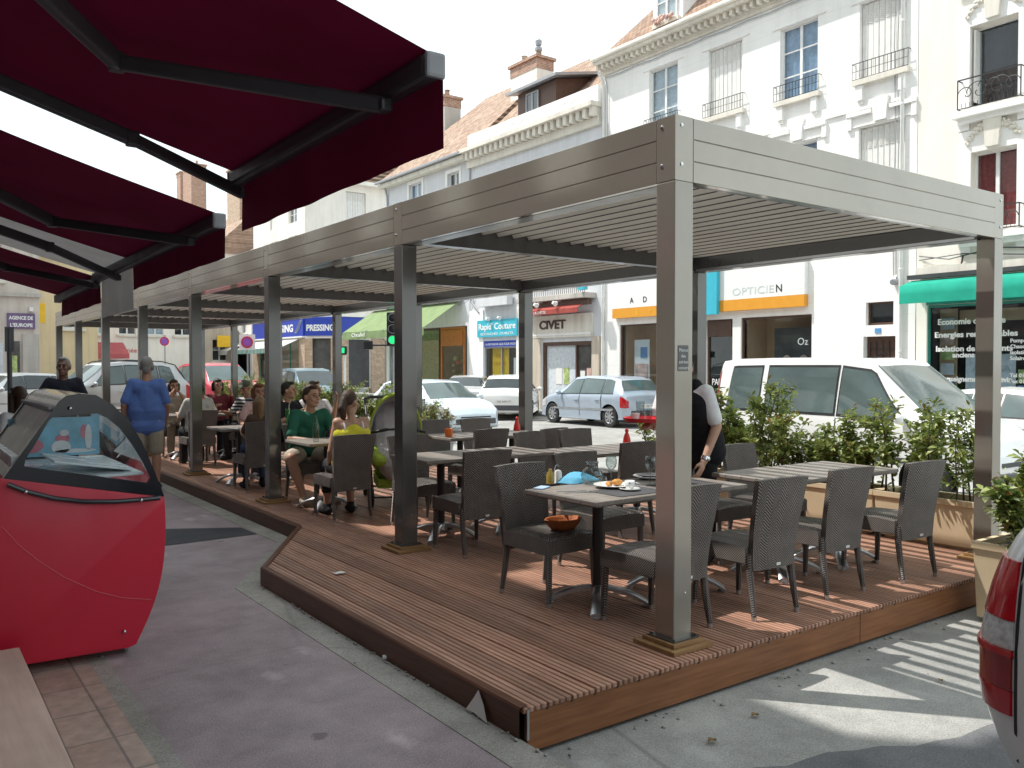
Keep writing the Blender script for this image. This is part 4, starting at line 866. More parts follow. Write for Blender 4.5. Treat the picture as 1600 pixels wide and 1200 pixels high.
def car(name, label, loc, head, kind, L_, paint, W_=1.72, H_=1.0, group=None, glassm='car_window', plate='12 AB 34', front_plate=None, rails=False, wheel_r=.30, light_red=True, cab=None):
    D = WINS[kind]; st = D['st']; root = thing(name, label, 'car' if kind != 'van' else 'van', loc, R(head), group)
    ws_ = W_ / 1.72
    def S3(u, w, side):
        u = max(0, min(len(st) - 1 - 1e-6, u)); i = int(u); t = u - i
        a, b_ = st[i], st[i + 1]; x, zl, hl, zb, hb, zt, ht = tuple(cat1(st, i, t)[k] if k in (0,) else a[k] + (b_[k] - a[k]) * (t * t * (3 - 2 * t) if k in (2, 4) else t) for k in range(7))
        x = a[0] + (b_[0] - a[0]) * t
        zt *= H_; zb *= H_ if H_ > 1 else 1
        ring = [(0, zl), (hl * .92, zl), (hl, zl + .07), (hb * 1.012, zl * .42 + zb * .58), (hb, zb), (ht + .03, zt - .055 if zt - zb > .2 else zt - .02), (ht * .86, zt - .008), (0, zt + .012)]
        j = min(int(w), 6); q = w - j; y, z = cat1(ring, j, q)
        return V((x * L_, side * y * ws_, z))
    mb = MB(); rows = []; nu = (len(st) - 1) * 5
    for i in range(nu + 1):
        u = i / 5; r = [S3(u, k / 3, 1) for k in range(0, 22)] + [S3(u, k / 3, -1) for k in range(20, 0, -1)]; rows.append(r)
    mb.grid(rows, closed=True); n_ = len(rows[0]); mb.add(rows[0], [tuple(range(n_))]); mb.add(rows[-1], [tuple(range(n_))])
    body = mb.build('body', [paint, 'black'], root, smooth=.75, world=False)
    bm = bmesh.new(); bm.from_mesh(body.data); bmesh.ops.remove_doubles(bm, verts=bm.verts, dist=.0004); bmesh.ops.recalc_face_normals(bm, faces=bm.faces); bm.to_mesh(body.data); bm.free()
    wx = (-.335 if kind != 'van' else -.33, .315 if kind != 'van' else .33); wr = wheel_r
    cb = MB()
    for fx in wx:
        for s in (-1, 1): cb.lathe([(0, -.17), (wr + .055, -.17), (wr + .055, .17), (0, .17)], 28, (fx * L_, s * (W_ / 2 - .04), wr), 1, Rx(pi / 2))
    cut = cb.build('cut', ['black', 'black'], None, world=False)
    cut.matrix_world = root.matrix_basis.copy(); md = body.modifiers.new('b', 'BOOLEAN'); md.object = cut; md.solver = 'EXACT'
    bpy.context.view_layer.update(); me2 = dg_mesh(body); body.modifiers.clear(); old = body.data; body.data = me2; bpy.data.meshes.remove(old); bpy.data.objects.remove(cut)
    me2.name = 'body'
    def patch(nm, m, f, nu=8, nv=5, off=.006, par=None):
        mb = MB(); rows = []
        for i in range(nu + 1):
            r = []
            for j in range(nv + 1):
                p = f(i / nu, j / nv); e = .01
                a = f(min(1, i / nu + e), j / nv) - f(max(0, i / nu - e), j / nv); b = f(i / nu, min(1, j / nv + e)) - f(i / nu, max(0, j / nv - e))
                nn = a.cross(b); nn = nn.normalized() if nn.length > 1e-9 else V((0, 0, 1))
                if nn.dot(V((p.x * .25, p.y, p.z - .75))) < 0: nn = -nn
                r.append(p + nn * off)
            rows.append(r)
        mb.grid(rows); return mb.build(nm, m, par or root, smooth=3, world=False, recalc=False)
    for s in (-1, 1):
        for (a0, a1, b0, b1) in D['side']:
            patch('window_seal', 'black', lambda p, q: S3((a0 + (a1 - a0) * (p * 1.06 - .03)) * (1 - q) + (b0 + (b1 - b0) * (p * 1.06 - .03)) * q, 4.08 + q * .85, s), off=.003)
            patch('side_window', glassm, lambda p, q: S3((a0 + (a1 - a0) * p) * (1 - q) + (b0 + (b1 - b0) * p) * q, 4.13 + q * .74, s))
        # shut lines and handles
        for uu in ((4.18, 5.26) if kind != 'van' else (3.85, 5.04)):
            patch('door_seam', 'black', lambda p, q: S3(uu + (q - .5) * .03, 2.15 + p * 1.9, s), 8, 1, .0035)
        for uu in ((4.35, 5.5) if kind != 'van' else (4.2, 5.4)):
            c = S3(uu, 3.62, s); mb = MB(); mb.obox(c + V((0, s * .02, 0)), (.17, .03, .028)); mb.build('door_handle', paint, root, world=False, bevel=.01)
        patch('side_strip', 'zinc' if paint != 'car_white' else 'arm_grey', lambda p, q: S3(3.2 + p * 4.0, 2.62 + q * .16, s), 12, 1, .008)
        c = S3(6.62, 4.1, s); mb = MB(); mb.ell(c + V((.0, s * .10, .05)), (.06, .10, .075), 12, 8); mb.bar(c, c + V((0, s * .08, .03)), .05, .03); mr = mb.build('door_mirror', 'black' if kind == 'sedan' else paint, root, world=False, smooth=.8)
        # lamps
        fr = len(st) - 1
        hl = patch('headlight', 'light_clear', lambda p, q: S3(fr - 2.75 + p * 1.5, 3.05 + q * 1.15, s), 6, 4, .008)
        if kind == 'van': patch('tail_light', 'light_red', lambda p, q: S3(.2 + p * 1.5, 3.2 + q * 1.7, s), 5, 8, .008)
        else: patch('tail_light', 'light_red', lambda p, q: S3(.35 + p * 1.85, 2.85 + q * 1.05, s), 8, 5, .008)
    patch('windscreen', glassm, lambda p, q: S3(D['ws'][0] + (D['ws'][1] - D['ws'][0]) * p, 5.25 + (1.75 if q < .5 else 1.75) * (1 - abs(2 * q - 1)), 1 if q < .5 else -1), 8, 12)
    patch('rear_window', glassm, lambda p, q: S3(D['rw'][0] + (D['rw'][1] - D['rw'][0]) * p, 5.2 + 1.8 * (1 - abs(2 * q - 1)) if kind != 'van' else 4.9 + 2.1 * (1 - abs(2 * q - 1)), 1 if q < .5 else -1), 8, 12)
    for nm, x, d_ in (('number_plate', -.5, -1), ('number_plate', .5, 1)):
        zz = (.62 if kind != 'sedan' else .70) if d_ < 0 else .42
        mb = MB(); mb.box(x * L_ - .012, x * L_ + .012, -.26, .26, zz - .055, zz + .055); pl = mb.build(nm, 'plate_white', root, world=False, bevel=.004)
        Mx = Matrix(((0, 0, d_), (d_, 0, 0), (0, 1, 0)))
        tx = text(plate if d_ < 0 or not front_plate else front_plate, (0, 0, 0), .095, 'plate_text', Mx, None, 'plate_number', align='CENTER', ext=.001, width=.44)
        tx.parent = pl; q = tx.matrix_basis.copy(); q.translation = V((x * L_ + d_ * .0135, 0, zz - .033)); tx.matrix_basis = q
    patch('front_grille', 'black', lambda p, q: S3(len(st) - 1 - .9 + p * .7, 3.3 + q * .6, 1) * (1) if False else V((S3(len(st) - 1.05 - .45 * p, 4.0 + .6 * p, 1).x, (q - .5) * .9 * ws_, S3(len(st) - 1.05 - .45 * p, 4.0 + .6 * p, 1).z)), 4, 6, .012)
    for e, d_ in ((-.5, -1), (.5, 1)): mb = MB(); mb.box(e * L_ - .02, e * L_ + .02, -.6 * ws_, .6 * ws_, .33, .47 if d_ > 0 else .5); mb.build('bumper_strip', 'arm_grey', root, world=False, bevel=.02)
    if rails:
        mb = MB()
        for s in (-1, 1):
            pts = [S3(u, 5.6, s) + V((0, 0, .05 if 2.2 < u < 5.9 else 0)) for u in (2.0, 2.3, 3, 4, 5, 5.8, 6.0)]; mb.tube(pts, .018, 6)
        mb.build('roof_rail', 'black', root, world=False, smooth=.8)
    for fx in wx:
        for s in (-1, 1):
            c = (fx * L_, s * (W_ / 2 - .10), wr); Mw = Rx(-s * pi / 2)
            mb = MB(); mb.lathe([(wr * .64, -.08), (wr * .92, -.09), (wr, -.06), (wr, .06), (wr * .92, .09), (wr * .66, .085), (wr * .62, .06)], 28, c, 0, Mw); w = mb.build('wheel', 'rubber', root, world=False, smooth=.8)
            mb = MB(); mb.lathe([(0, .075), (.04, .078), (.06, .06), (wr * .5, .05), (wr * .62, .075), (wr * .65, .06), (wr * .64, -.05), (0, -.05)], 28, c, 0, Mw)
            for k in range(8):
                a = k * pi / 4; M = Mw @ Rz(a); q = V(c) + M @ V((wr * .34, 0, .066)); mb.obox(q, (wr * .5, wr * .16, .022), M, 0)
            rim = mb.build('rim', 'alu', w, world=False, smooth=.6)
            mb = MB()
            for k in range(8):
                a = (k + .5) * pi / 4; q = V(c) + Mw @ Rz(a) @ V((wr * .40, 0, .055)); mb.add([q + Mw @ Rz(a) @ V((wr * .16 * cos(b), wr * .075 * sin(b), .012)) for b in (0, pi / 4, pi / 2, 3 * pi / 4, pi, 5 * pi / 4, 3 * pi / 2, 7 * pi / 4)], [tuple(range(8))])
            mb.build('rim_slots', 'black', rim, world=False)
    return root
# local +x is the front: head 90 looks along +Y (away), -90 comes toward the camera side
car('silver_hatchback', 'silver blue five door hatchback parked before the brown lettered shop', (17.45, 19.55, ROAD), 90, 'hatch', 4.0, 'car_silver_blue', glassm='car_window_pale', plate='571 CBE 77', group='parked cars', wheel_r=.31)
hd = 48
def rear_at(x, y, L_): return (x + cos(R(hd)) * L_ / 2, y + sin(R(hd)) * L_ / 2, ROAD)
car('white_hatchback', 'white car with dark bumper strip, its tail just left of the road side post', rear_at(15.9, 22.4, 4.1), hd, 'hatch', 4.1, 'car_white', H_=.99, plate='420 AKM 77', group='parked cars')
car('silver_saloon', 'silver white saloon with a boot, tail to us behind the pale blue hatchback', rear_at(16.1, 25.3, 4.4), hd, 'sedan', 4.4, 'car_pale', plate='837 JC 91', group='parked cars')
car('pale_blue_hatchback', 'pale blue white hatchback nose toward us on the road behind the flower pot', (11.6, 19.6, ROAD), -88, 'hatch', 3.95, 'car_iceblue', H_=.95, plate='798 ALA 77', front_plate='798 ALA 77', glassm='car_window_pale')
car('white_van', 'white window van with pink red tail strip parked behind the planters', (11.25, 6.95, ROAD), -90, 'van', 4.15, 'car_white', W_=1.74, H_=1.03, plate='305 CFR 77', glassm='car_window_pale', wheel_r=.31)
car('white_saloon', 'white saloon parked beyond the van before the green shop', (15.4, 6.6, ROAD), -90, 'sedan', 4.4, 'car_white', plate='614 BZD 77', glassm='car_window_pale')
car('teal_people_carrier', 'dark teal tall car behind the bushes left of the traffic lights', (11.45, 27.6, ROAD), -90, 'hatch', 4.2, 'car_teal', H_=1.14, plate='280 AVX 77')
car('red_people_carrier', 'red tall car facing us beyond the end of the pergola', (9.0, 29.6, ROAD + .06), -82, 'hatch', 4.2, 'car_red', H_=1.22, W_=1.78, plate='951 BNC 77', glassm='car_window_pale')
car('silver_estate', 'silver estate with black roof rails beyond the man in blue', (5.3, 27.8, ROAD + .08), 196, 'hatch', 4.4, 'car_silver', H_=1.22, rails=True, plate='166 APT 77', glassm='car_window_pale')
car('white_city_car', 'whitish car bonnet behind the man in the dark jersey', (3.2, 33.0, ROAD + .05), 205, 'hatch', 3.9, 'car_pale', H_=1.0, plate='732 AGS 77')
# the vehicle whose tail light enters at the right edge
sv = thing('white_pickup', 'white pickup at the right edge, only its red tail light corner in view', 'pickup', (3.375, -.735, ROAD + .05), R(-90))
def sside(x, z):        # half width profile
    return .80 * (1 - max(0, .45 - z) * .25) * (1 - max(0, z - .95) * .18)
def srear(z):           # local x of the tail (front is +x): bulging bumper below, leaning box above
    pts = [(.40, -1.74), (.46, -1.82), (.54, -1.90), (.63, -1.96), (.72, -1.995), (.80, -2.008), (.90, -2.008), (1.0, -1.995), (1.08, -1.98), (1.165, -1.955), (1.22, -1.93), (1.27, -1.895), (1.30, -1.86)]
    for (z0, x0), (z1, x1) in zip(pts, pts[1:]):
        if z0 <= z <= z1: return x0 + (x1 - x0) * (z - z0) / (z1 - z0)
    return pts[0][1] if z < .4 else pts[-1][1]
mb = MB(); zs = [.40, .44, .5, .56, .62, .68, .72, .78, .84, .92, 1.0, 1.08, 1.16, 1.22, 1.27, 1.30]
rows = []
for z in zs:
    hw = sside(0, z); xr = srear(z); r = []
    cr_ = .16
    for k in range(7): a = pi / 2 * k / 6; r.append((xr + cr_ - cr_ * sin(a) if True else 0, hw - cr_ + cr_ * cos(a), z))
    left = [(2.0, hw, z), (0.6, hw, z), (-1.2, hw, z)] + r
    rows.append(left + [(x, -y, zz) for x, y, zz in reversed(left)])
mb.grid(rows, closed=True); mb.add(rows[0], [tuple(range(len(rows[0])))]); mb.add(rows[-1], [tuple(range(len(rows[0])))])
mb.build('body', 'car_white', sv, smooth=.7, world=False)
mb = MB(); mb.prism([(-.1, 1.295), (.25, 1.78), (1.0, 1.80), (1.6, 1.32)], lambda u, v, a: (u, a, v), -.66, .66); mb.build('cab', 'car_white', sv, world=False, bevel=.06)
for s in (-1, 1):
    mb = MB(); mb.add([(.0, s * .664, 1.36), (.28, s * .664, 1.72), (.95, s * .664, 1.74), (1.4, s * .664, 1.36)], [(0, 1, 2, 3)]); mb.build('side_window', 'car_window', sv, world=False)
    # wrap round lamp cluster in four bands
    def lampband(z0, z1, m, nm, lens, xf=-1.866, xb=None):
        mb = MB(); rows = []; n_ = 9
        for i in range(n_):
            z = z0 + (z1 - z0) * i / (n_ - 1); hw = sside(0, z) + lens; xr = srear(z) - lens; cr_ = .165
            a0 = math.asin(max(0, min(1, (xr + cr_ - xf) / cr_))); a1 = pi / 2 if xb is None else math.asin(max(0, min(1, (xr + cr_ - xb) / cr_)))
            r = []
            for k in range(8): a = a0 + (a1 - a0) * k / 7; r.append((xr + cr_ - cr_ * sin(a), hw - cr_ + cr_ * cos(a), z))
            if xb is None: r.append((xr, hw - .26, z))
            f0 = r[0]; r = [(f0[0] + .006, f0[1] - .014, z)] + r; rows.append([(x, s * y, zz) for x, y, zz in r])
        e = [(x + .012, y - s * .012, z) for x, y, z in rows[0]]; e2 = [(x + .012, y - s * .012, z) for x, y, z in rows[-1]]
        mb.grid([e] + rows + [e2]); return mb.build(nm, m, sv, smooth=.6, world=False)
    lampband(1.0, 1.165, 'light_red', 'tail_light', .007); lampband(.918, .998, 'light_clear', 'reversing_light', .005); lampband(.898, .917, 'light_red', 'lamp_rib', .010); lampband(.80, .897, 'light_dark_red', 'reflector', .005); lampband(.73, .799, 'light_red', 'tail_light', .007)
    lampband(.50, 1.27, 'black', 'panel_seam', .0015, -1.850, -1.858)
    
    for fx in (-1.38, 1.3):
        c = (fx, s * .70, .335); Mw = Rx(-s * pi / 2); mb = MB(); mb.lathe([(.2, -.09), (.31, -.1), (.335, -.06), (.335, .06), (.31, .1), (.2, .09)], 28, c, 0, Mw); w = mb.build('wheel', 'rubber', sv, world=False, smooth=.8)
        mb = MB(); mb.lathe([(0, .07), (.12, .06), (.2, .08), (.2, -.05), (0, -.05)], 24, c, 0, Mw); mb.build('rim', 'alu', w, world=False, smooth=.6)
        mb = MB(); mb.lathe([(.345, .115), (.41, .105), (.41, .0), (.345, .0)], 28, (fx, s * .70, .36), 0, Mw); mb.build('wheel_arch', 'black', sv, world=False, smooth=.7)
mb = MB(); mb.box(-1.9, 1.9, -.72, .72, .28, .42); mb.build('chassis', 'black', sv, world=False)
# ------------------------------------------------------------------ buildings across the street
class Fac:
    """a facade plane: axis 'x' faces -X at X=c (u = Y), axis 'y' faces -Y at Y=c (u = X)"""
    def __init__(s, root, axis, c): s.r = root; s.ax = axis; s.c = c
    def P(s, u, v, d): return (s.c + d, u, v) if s.ax == 'x' else (u, s.c + d, v)
    def bx(s, mb, u0, u1, v0, v1, d0, d1, m=0):
        a, b = s.P(u0, v0, d0), s.P(u1, v1, d1); return mb.box(min(a[0], b[0]), max(a[0], b[0]), min(a[1], b[1]), max(a[1], b[1]), min(a[2], b[2]), max(a[2], b[2]), m)
    def box(s, nm, m, u0, u1, v0, v1, d0, d1, par=None, bevel=0): mb = MB(); s.bx(mb, u0, u1, v0, v1, d0, d1); return mb.build(nm, m, par or s.r, bevel=bevel)
    def wall(s, u0, u1, v0, v1, ops, m, depth=.28, name='wall'):
        us = sorted({u0, u1} | {q for o in ops for q in o[:2] if u0 < q < u1}); vs = sorted({v0, v1} | {q for o in ops for q in o[2:4] if v0 < q < v1}); mb = MB()
        for a, b in zip(us, us[1:]):
            for c, d in zip(vs, vs[1:]):
                cu, cv = (a + b) / 2, (c + d) / 2
                if any(o[0] < cu < o[1] and o[2] < cv < o[3] for o in ops): continue
                mb.quad(s.P(a, c, 0), s.P(b, c, 0), s.P(b, d, 0), s.P(a, d, 0))
        for o in ops:
            a, b, c, d = o[:4]
            for q in (((a, c), (a, d)), ((b, c), (b, d)), ((a, d), (b, d)), ((a, c), (b, c))):
                mb.quad(s.P(*q[0], 0), s.P(*q[1], 0), s.P(*q[1], depth), s.P(*q[0], depth))
        return mb.build(name, m, s.r, recalc=False)
    def window(s, u0, u1, v0, v1, back='interior_dark', kind='casement', d=.17, frame='white_paint', sill=True, surround=None, rail=False, cols=2, rows=3, fw=.05):
        if kind == 'shutter':
            mb = MB(); um = (u0 + u1) / 2
            for a, b in ((u0 + .01, um - .006), (um + .006, u1 - .01)):
                n_ = max(3, int((b - a) / .13))
                s.bx(mb, a, b, v0 + .02, v1 - .02, d - .03, d)
                for k in range(n_):   # stacked folding leaves
                    x0 = a + (b - a) * k / n_; x1 = a + (b - a) * (k + 1) / n_; s.bx(mb, x0 + .012, x1 - .012, v0 + .04, v1 - .04, d - .045 - .012 * (k % 2), d - .031)
                    z = v1 - .12
                    while z > v1 - .55: s.bx(mb, x0 + .03, x1 - .03, z, z + .018, d - .064 - .012 * (k % 2), d - .0455 - .012 * (k % 2)); z -= .045
            w = mb.build('shutter', 'shutter_white', s.r)
        else:
            mb = MB(); s.bx(mb, u0, u0 + fw, v0, v1, d - .05, d); s.bx(mb, u1 - fw, u1, v0, v1, d - .05, d); s.bx(mb, u0 + fw, u1 - fw, v1 - fw, v1, d - .05, d); s.bx(mb, u0 + fw, u1 - fw, v0, v0 + fw * 1.3, d - .05, d)
            for k in range(1, cols):
                c = u0 + (u1 - u0) * k / cols; s.bx(mb, c - fw * .8, c + fw * .8, v0 + fw * 1.3, v1 - fw, d - .045, d - .004)
            for k in range(1, rows):
                c = v0 + (v1 - v0) * k / rows
                for j in range(cols):
                    a = u0 + (u1 - u0) * j / cols + fw; b = u0 + (u1 - u0) * (j + 1) / cols - fw; s.bx(mb, a, b, c - .018, c + .018, d - .04, d - .006)
            w = mb.build('window', frame, s.r)
            mb = MB(); mb.quad(s.P(u0, v0, d - .02), s.P(u1, v0, d - .02), s.P(u1, v1, d - .02), s.P(u0, v1, d - .02)); mb.build('pane', 'pane', w, recalc=False)
            mb = MB(); n_ = 14; rws = [[s.P(u0 + (u1 - u0) * i / n_, z, d + .05 + .015 * (i % 2)) for i in range(n_ + 1)] for z in (v0, v1)]; mb.grid(rws); mb.build('curtain', back, w, recalc=False)  # with interior_dark the sheet's near-black colour stands in for the room's darkness
        if sill: s.box('sill', 'stone_trim', u0 - .12, u1 + .12, v0 - .13, v0 - .002, -.14, .1, w)
        if surround:
            mb = MB(); t = .16
            s.bx(mb, u0 - t, u0 - .002, v0, v1 + t, -.03, -.002); s.bx(mb, u1 + .002, u1 + t, v0, v1 + t, -.03, -.002); s.bx(mb, u0 - .002, u1 + .002, v1 + .002, v1 + t, -.03, -.002); mb.build('surround', surround, w)
        if rail:
            mb = MB(); z0, z1 = v0 + .02, v0 + .42; a, b = u0 - .12, u1 + .12
            P = lambda u, z: V(s.P(u, z, -.12))
            mb.bar(P(a, z1), P(b, z1), .016, .016); mb.bar(P(a, z0), P(b, z0), .012, .012); mb.bar(P(a, (z0 + z1) / 2), P(b, (z0 + z1) / 2), .009, .009); n_ = int((b - a) / .1)
            for k in range(n_ + 1): mb.bar(P(a + (b - a) * k / n_, z0), P(a + (b - a) * k / n_, z1), .009, .009)
            for q in (a, b): mb.bar(P(q, z1), V(s.P(q, z1, -.002)), .012, .012)
            mb.build('railing', 'iron', w)
        return w
    def shop(s, u0, u1, v0, v1, frame='brown_frame', back='shop_beige', depth=1.0, fw=.06, cols=1, d=.12):
        mb = MB()
        s.bx(mb, u0, u0 + fw, v0, v1, d - .06, d); s.bx(mb, u1 - fw, u1, v0, v1, d - .06, d); s.bx(mb, u0 + fw, u1 - fw, v1 - fw, v1, d - .06, d); s.bx(mb, u0 + fw, u1 - fw, v0, v0 + fw, d - .06, d)
        for k in range(1, cols): c = u0 + (u1 - u0) * k / cols; s.bx(mb, c - fw / 2, c + fw / 2, v0 + fw, v1 - fw, d - .055, d - .004)
        w = mb.build('shop_window', frame, s.r)
        mb = MB(); mb.quad(s.P(u0, v0, d - .02), s.P(u1, v0, d - .02), s.P(u1, v1, d - .02), s.P(u0, v1, d - .02)); mb.build('pane', 'pane', w, recalc=False)
        mb = MB(); D = depth
        mb.quad(s.P(u0, v0, D), s.P(u1, v0, D), s.P(u1, v1, D), s.P(u0, v1, D)); mb.quad(s.P(u0, v0, d), s.P(u0, v1, d), s.P(u0, v1, D), s.P(u0, v0, D)); mb.quad(s.P(u1, v0, d), s.P(u1, v1, d), s.P(u1, v1, D), s.P(u1, v0, D)); mb.quad(s.P(u0, v0, d), s.P(u1, v0, d), s.P(u1, v0, D), s.P(u0, v0, D)); mb.quad(s.P(u0, v1, d), s.P(u1, v1, d), s.P(u1, v1, D), s.P(u0, v1, D))
        mb.build('display', back, w, recalc=False); return w
def roof_prism(root, u0, u1, v, run, rise, m='roof_tiles', X=20.0, over=.35, name='roof', hipl=0, hipr=0):
    mb = MB(); z0 = v
    vs = [(X - over, u0, z0), (X - over, u1, z0), (X + run, u1 - hipl, z0 + rise), (X + run, u0 + hipr, z0 + rise), (X + 2 * run + over, u0, z0), (X + 2 * run + over, u1, z0)]
    mb.add(vs, [(0, 1, 2, 3), (4, 3, 2, 5), (0, 3, 4), (1, 5, 2), (0, 4, 5, 1)]); return mb.build(name, m, root)
def chimney(par, x, y, z0, z1, w, d, pots=2, body='cream_plaster'):
    mb = MB(); mb.box(x - w / 2, x + w / 2, y - d / 2, y + d / 2, z0, z1 - .55); o = mb.build('chimney', body, par)
    mb = MB(); mb.box(x - w / 2 - .02, x + w / 2 + .02, y - d / 2 - .02, y + d / 2 + .02, z1 - .549, z1 - .12); mb.box(x - w / 2 - .10, x + w / 2 + .10, y - d / 2 - .10, y + d / 2 + .10, z1 - .119, z1); mb.build('brick_cap', 'red_brick', o)
    mb = MB()
    for k in range(pots): mb.lathe([(.13, 0), (.11, .35), (.14, .42), (.1, .42), (.09, .1)], 12, (x, y + (k - (pots - 1) / 2) * d * .55, z1 + .001))
    mb.build('pots', 'roof_tiles', o, smooth=.8); return o
Fx = 20.0
# --- white building with the optician -------------------------------------------------
r = thing('white_townhouse', 'tall white townhouse with dentil cornice and the optician shop below', 'building', (Fx, 16.6, 0)); f = Fac(r, 'x', Fx)
U0, U1, EV = 11.06, 22.30, 12.05
top = [(18.81, 20.05, 9.2, 11.21), (16.3, 17.56, 9.1, 11.13), (13.81, 15.0, 8.95, 10.95), (11.36, 12.6, 8.9, 10.85)]
mid = [(a, b, 5.75, 7.72) for a, b, _, _ in top]
gf = [(18.07, 21.41, .6, 3.06), (16.6, 17.6, .1, 3.06), (13.93, 16.3, .6, 3.07), (11.56, 12.42, .1, 2.42), (11.62, 12.36, 2.7, 3.28)]
f.wall(U0, U1, .03, EV, top + mid + gf, 'white_ashlar')
mb = MB(); mb.box(Fx + .02, Fx + 9, U0 + .01, U0 + .02, .03, EV); mb.box(Fx + .02, Fx + 9, U1 - .02, U1 - .01, .03, EV); mb.build('side_wall', 'white_plaster', r)
for i, (a, b, c, d) in enumerate(top):
    if i in (1, 3): f.window(a, b, c, d, kind='shutter', rail=True)
    else: f.window(a, b, c, d, 'curtain_white' if i == 0 else 'curtain_blue', rail=True)
for i, (a, b, c, d) in enumerate(mid): f.window(a, b, c, d, kind='shutter', rail=True) if i in (0, 1, 3) else f.window(a, b, c, d, 'curtain_blue', rail=True)
mb = MB()
for (a, b, c, d) in top + mid:
    z = c - .132
    for q in (a - .02, b - .14): f.bx(mb, q, q + .16, z - .38, z - .002, -.10, -.002); f.bx(mb, q + .02, q + .14, z - .46, z - .381, -.06, -.002)
    f.bx(mb, a - .25, b + .25, d + .02, d + .05, -.035, -.002)
for (a, b, c, d) in mid:
    m_ = (a + b) / 2; mb.prism([(m_ - .16, d + .06), (m_ - .22, d + .62), (m_ + .22, d + .62), (m_ + .16, d + .06)], lambda u, v, s: f.P(u, v, s), -.10, -.003)
    f.bx(mb, a - .30, m_ - .24, d + .30, d + .40, -.09, -.003); f.bx(mb, m_ + .24, b + .30, d + .30, d + .40, -.09, -.003); f.bx(mb, a - .30, a - .18, d - .02, d + .298, -.07, -.003); f.bx(mb, b + .18, b + .30, d - .02, d + .298, -.07, -.003)
for z in (5.0, 8.15): f.bx(mb, U0 + .4, U1 - .02, z, z + .07, -.05, -.003)
mb.build('stone_ornament', 'white_plaster', r)
mb = MB(); f.bx(mb, U0, U1 + .05, EV - .42, EV - .32, -.06, -.003); f.bx(mb, U0, U1 + .05, EV - .10, EV + .0, -.42, -.003); f.bx(mb, U0, U1 + .05, EV - .318, EV - .102, -.10, -.003)
u = U0 + .1
while u < U1: f.bx(mb, u, u + .10, EV - .27, EV - .103, -.30, -.103); u += .24
mb.build('dentil_cornice', 'stone_trim', r)
f.box('gutter', 'cream_plaster', U0, U1 + .08, EV + .001, EV + .13, -.52, -.30, bevel=.04)
roof_prism(r, U0, U1, EV + .05, 4.6, 5.2, 'roof_tiles_brown', Fx, .30, hipl=2.6)
mb = MB(); mb.box(Fx + .12, Fx + 2.6, 18.72, 20.0, EV + .3, 14.05); dm = mb.build('dormer', 'white_plaster', r)
mb = MB(); mb.prism([(18.55, 14.05), (19.36, 14.8), (20.17, 14.05)], lambda u, v, a: (a, u, v), Fx - .05, Fx + 3.4); mb.build('dormer_roof', 'roof_tiles_brown', dm)
fd = Fac(dm, 'x', Fx + .118); w = fd.window(18.92, 19.8, 12.62, 13.9, 'curtain_white', d=-.01, sill=True, rows=2)
mb = MB()
for k in range(14): mb.ell((Fx - .12 + .05 * sin(k * 7), 18.95 + .062 * k, 12.66 + .05 * sin(k * 3)), (.07, .06, .07), 7, 5)
mb.build('flower_box', 'poster_pink', dm, smooth=3)
for u in (U0 + .34, U1 - .12):
    mb = MB(); mb.tube([f.P(u, 11.7, -.30), f.P(u, 11.4, -.07), f.P(u, .3, -.07)], .05, 8)
    for z in (2, 4, 6, 8, 10): mb.lathe([(.049, 0), (.062, .03), (.049, .06)], 10, f.P(u, z, -.07))
    mb.build('downpipe', 'white_paint', r, smooth=.8)
mb = MB()
for u, dz in ((U0 + .55, 0), (U0 + .46, .02)): mb.tube([f.P(u, 11.2, -.03), f.P(u + .03, 9.5, -.035), f.P(u - .02, 7.4, -.03), f.P(u + .02, 5, -.03), f.P(u, 3.9, -.03)], .012, 5)
mb.tube([f.P(U0 + .5, EV - .5 - .02 * (k % 2), -.05) if k == 0 else f.P(U0 + .5 + (U1 - U0 - .7) * k / 14, EV - .5 - .035 * (k % 2), -.05) for k in range(15)], .018, 5); mb.tube([f.P(U1 - .2, EV - .52, -.05), f.P(U1 - .3, EV - .9, -.04), f.P(U1 - .3, 8, -.04)], .014, 5)
mb.build('cables', 'zinc', r)
# optician shop front
sg = f.box('shop_sign', 'sign_white', 14.05, 21.6, 3.60, 4.62, -.16, -.003)
f.box('sign_band', 'sign_orange', 14.05, 21.6, 3.28, 3.597, -.17, -.003, sg)
f.box('sign_flag', 'sign_turq', 16.95, 17.9, 3.2, 5.2, -.30, -.18, sg)
text('OPTICIE', f.P(16.5, 3.72, -.165), .30, 'letter_pale', FACE_STREET, sg, ext=.002, width=1.45); text('N', f.P(14.98, 3.72, -.166), .30, 'black', FACE_STREET, sg)
for b_, u in (('A', 20.75), ('D', 20.15)): text(b_, f.P(u, 3.75, -.166), .26, 'black', FACE_STREET, sg)
for b_, u in (('L', 20.45), ('T', 19.85)): text(b_, f.P(u, 3.36, -.174), .2, 'sign_yellow', FACE_STREET, sg)
w = f.shop(18.07, 21.41, .6, 3.06, 'brown_frame', 'shop_beige', 1.2)
f.box('poster', 'sign_white', 20.3, 21.0, 1.0, 2.55, .30, .32, w); f.box('poster', 'poster_blue', 20.4, 20.7, 1.95, 2.3, .28, .299, w); f.box('poster', 'poster_pink', 20.36, 20.95, 1.05, 1.75, .28, .299, w)
f.box('display_rack', 'sign_red', 18.5, 18.95, .7, 2.1, .35, .7, w); f.box('display_screen', 'shop_dark', 19.0, 19.25, 1.2, 2.1, .3, .34, w)
w = f.shop(16.6, 17.6, .1, 3.06, 'brown_frame', 'shop_dark', 1.4); w.name = 'shop_door'
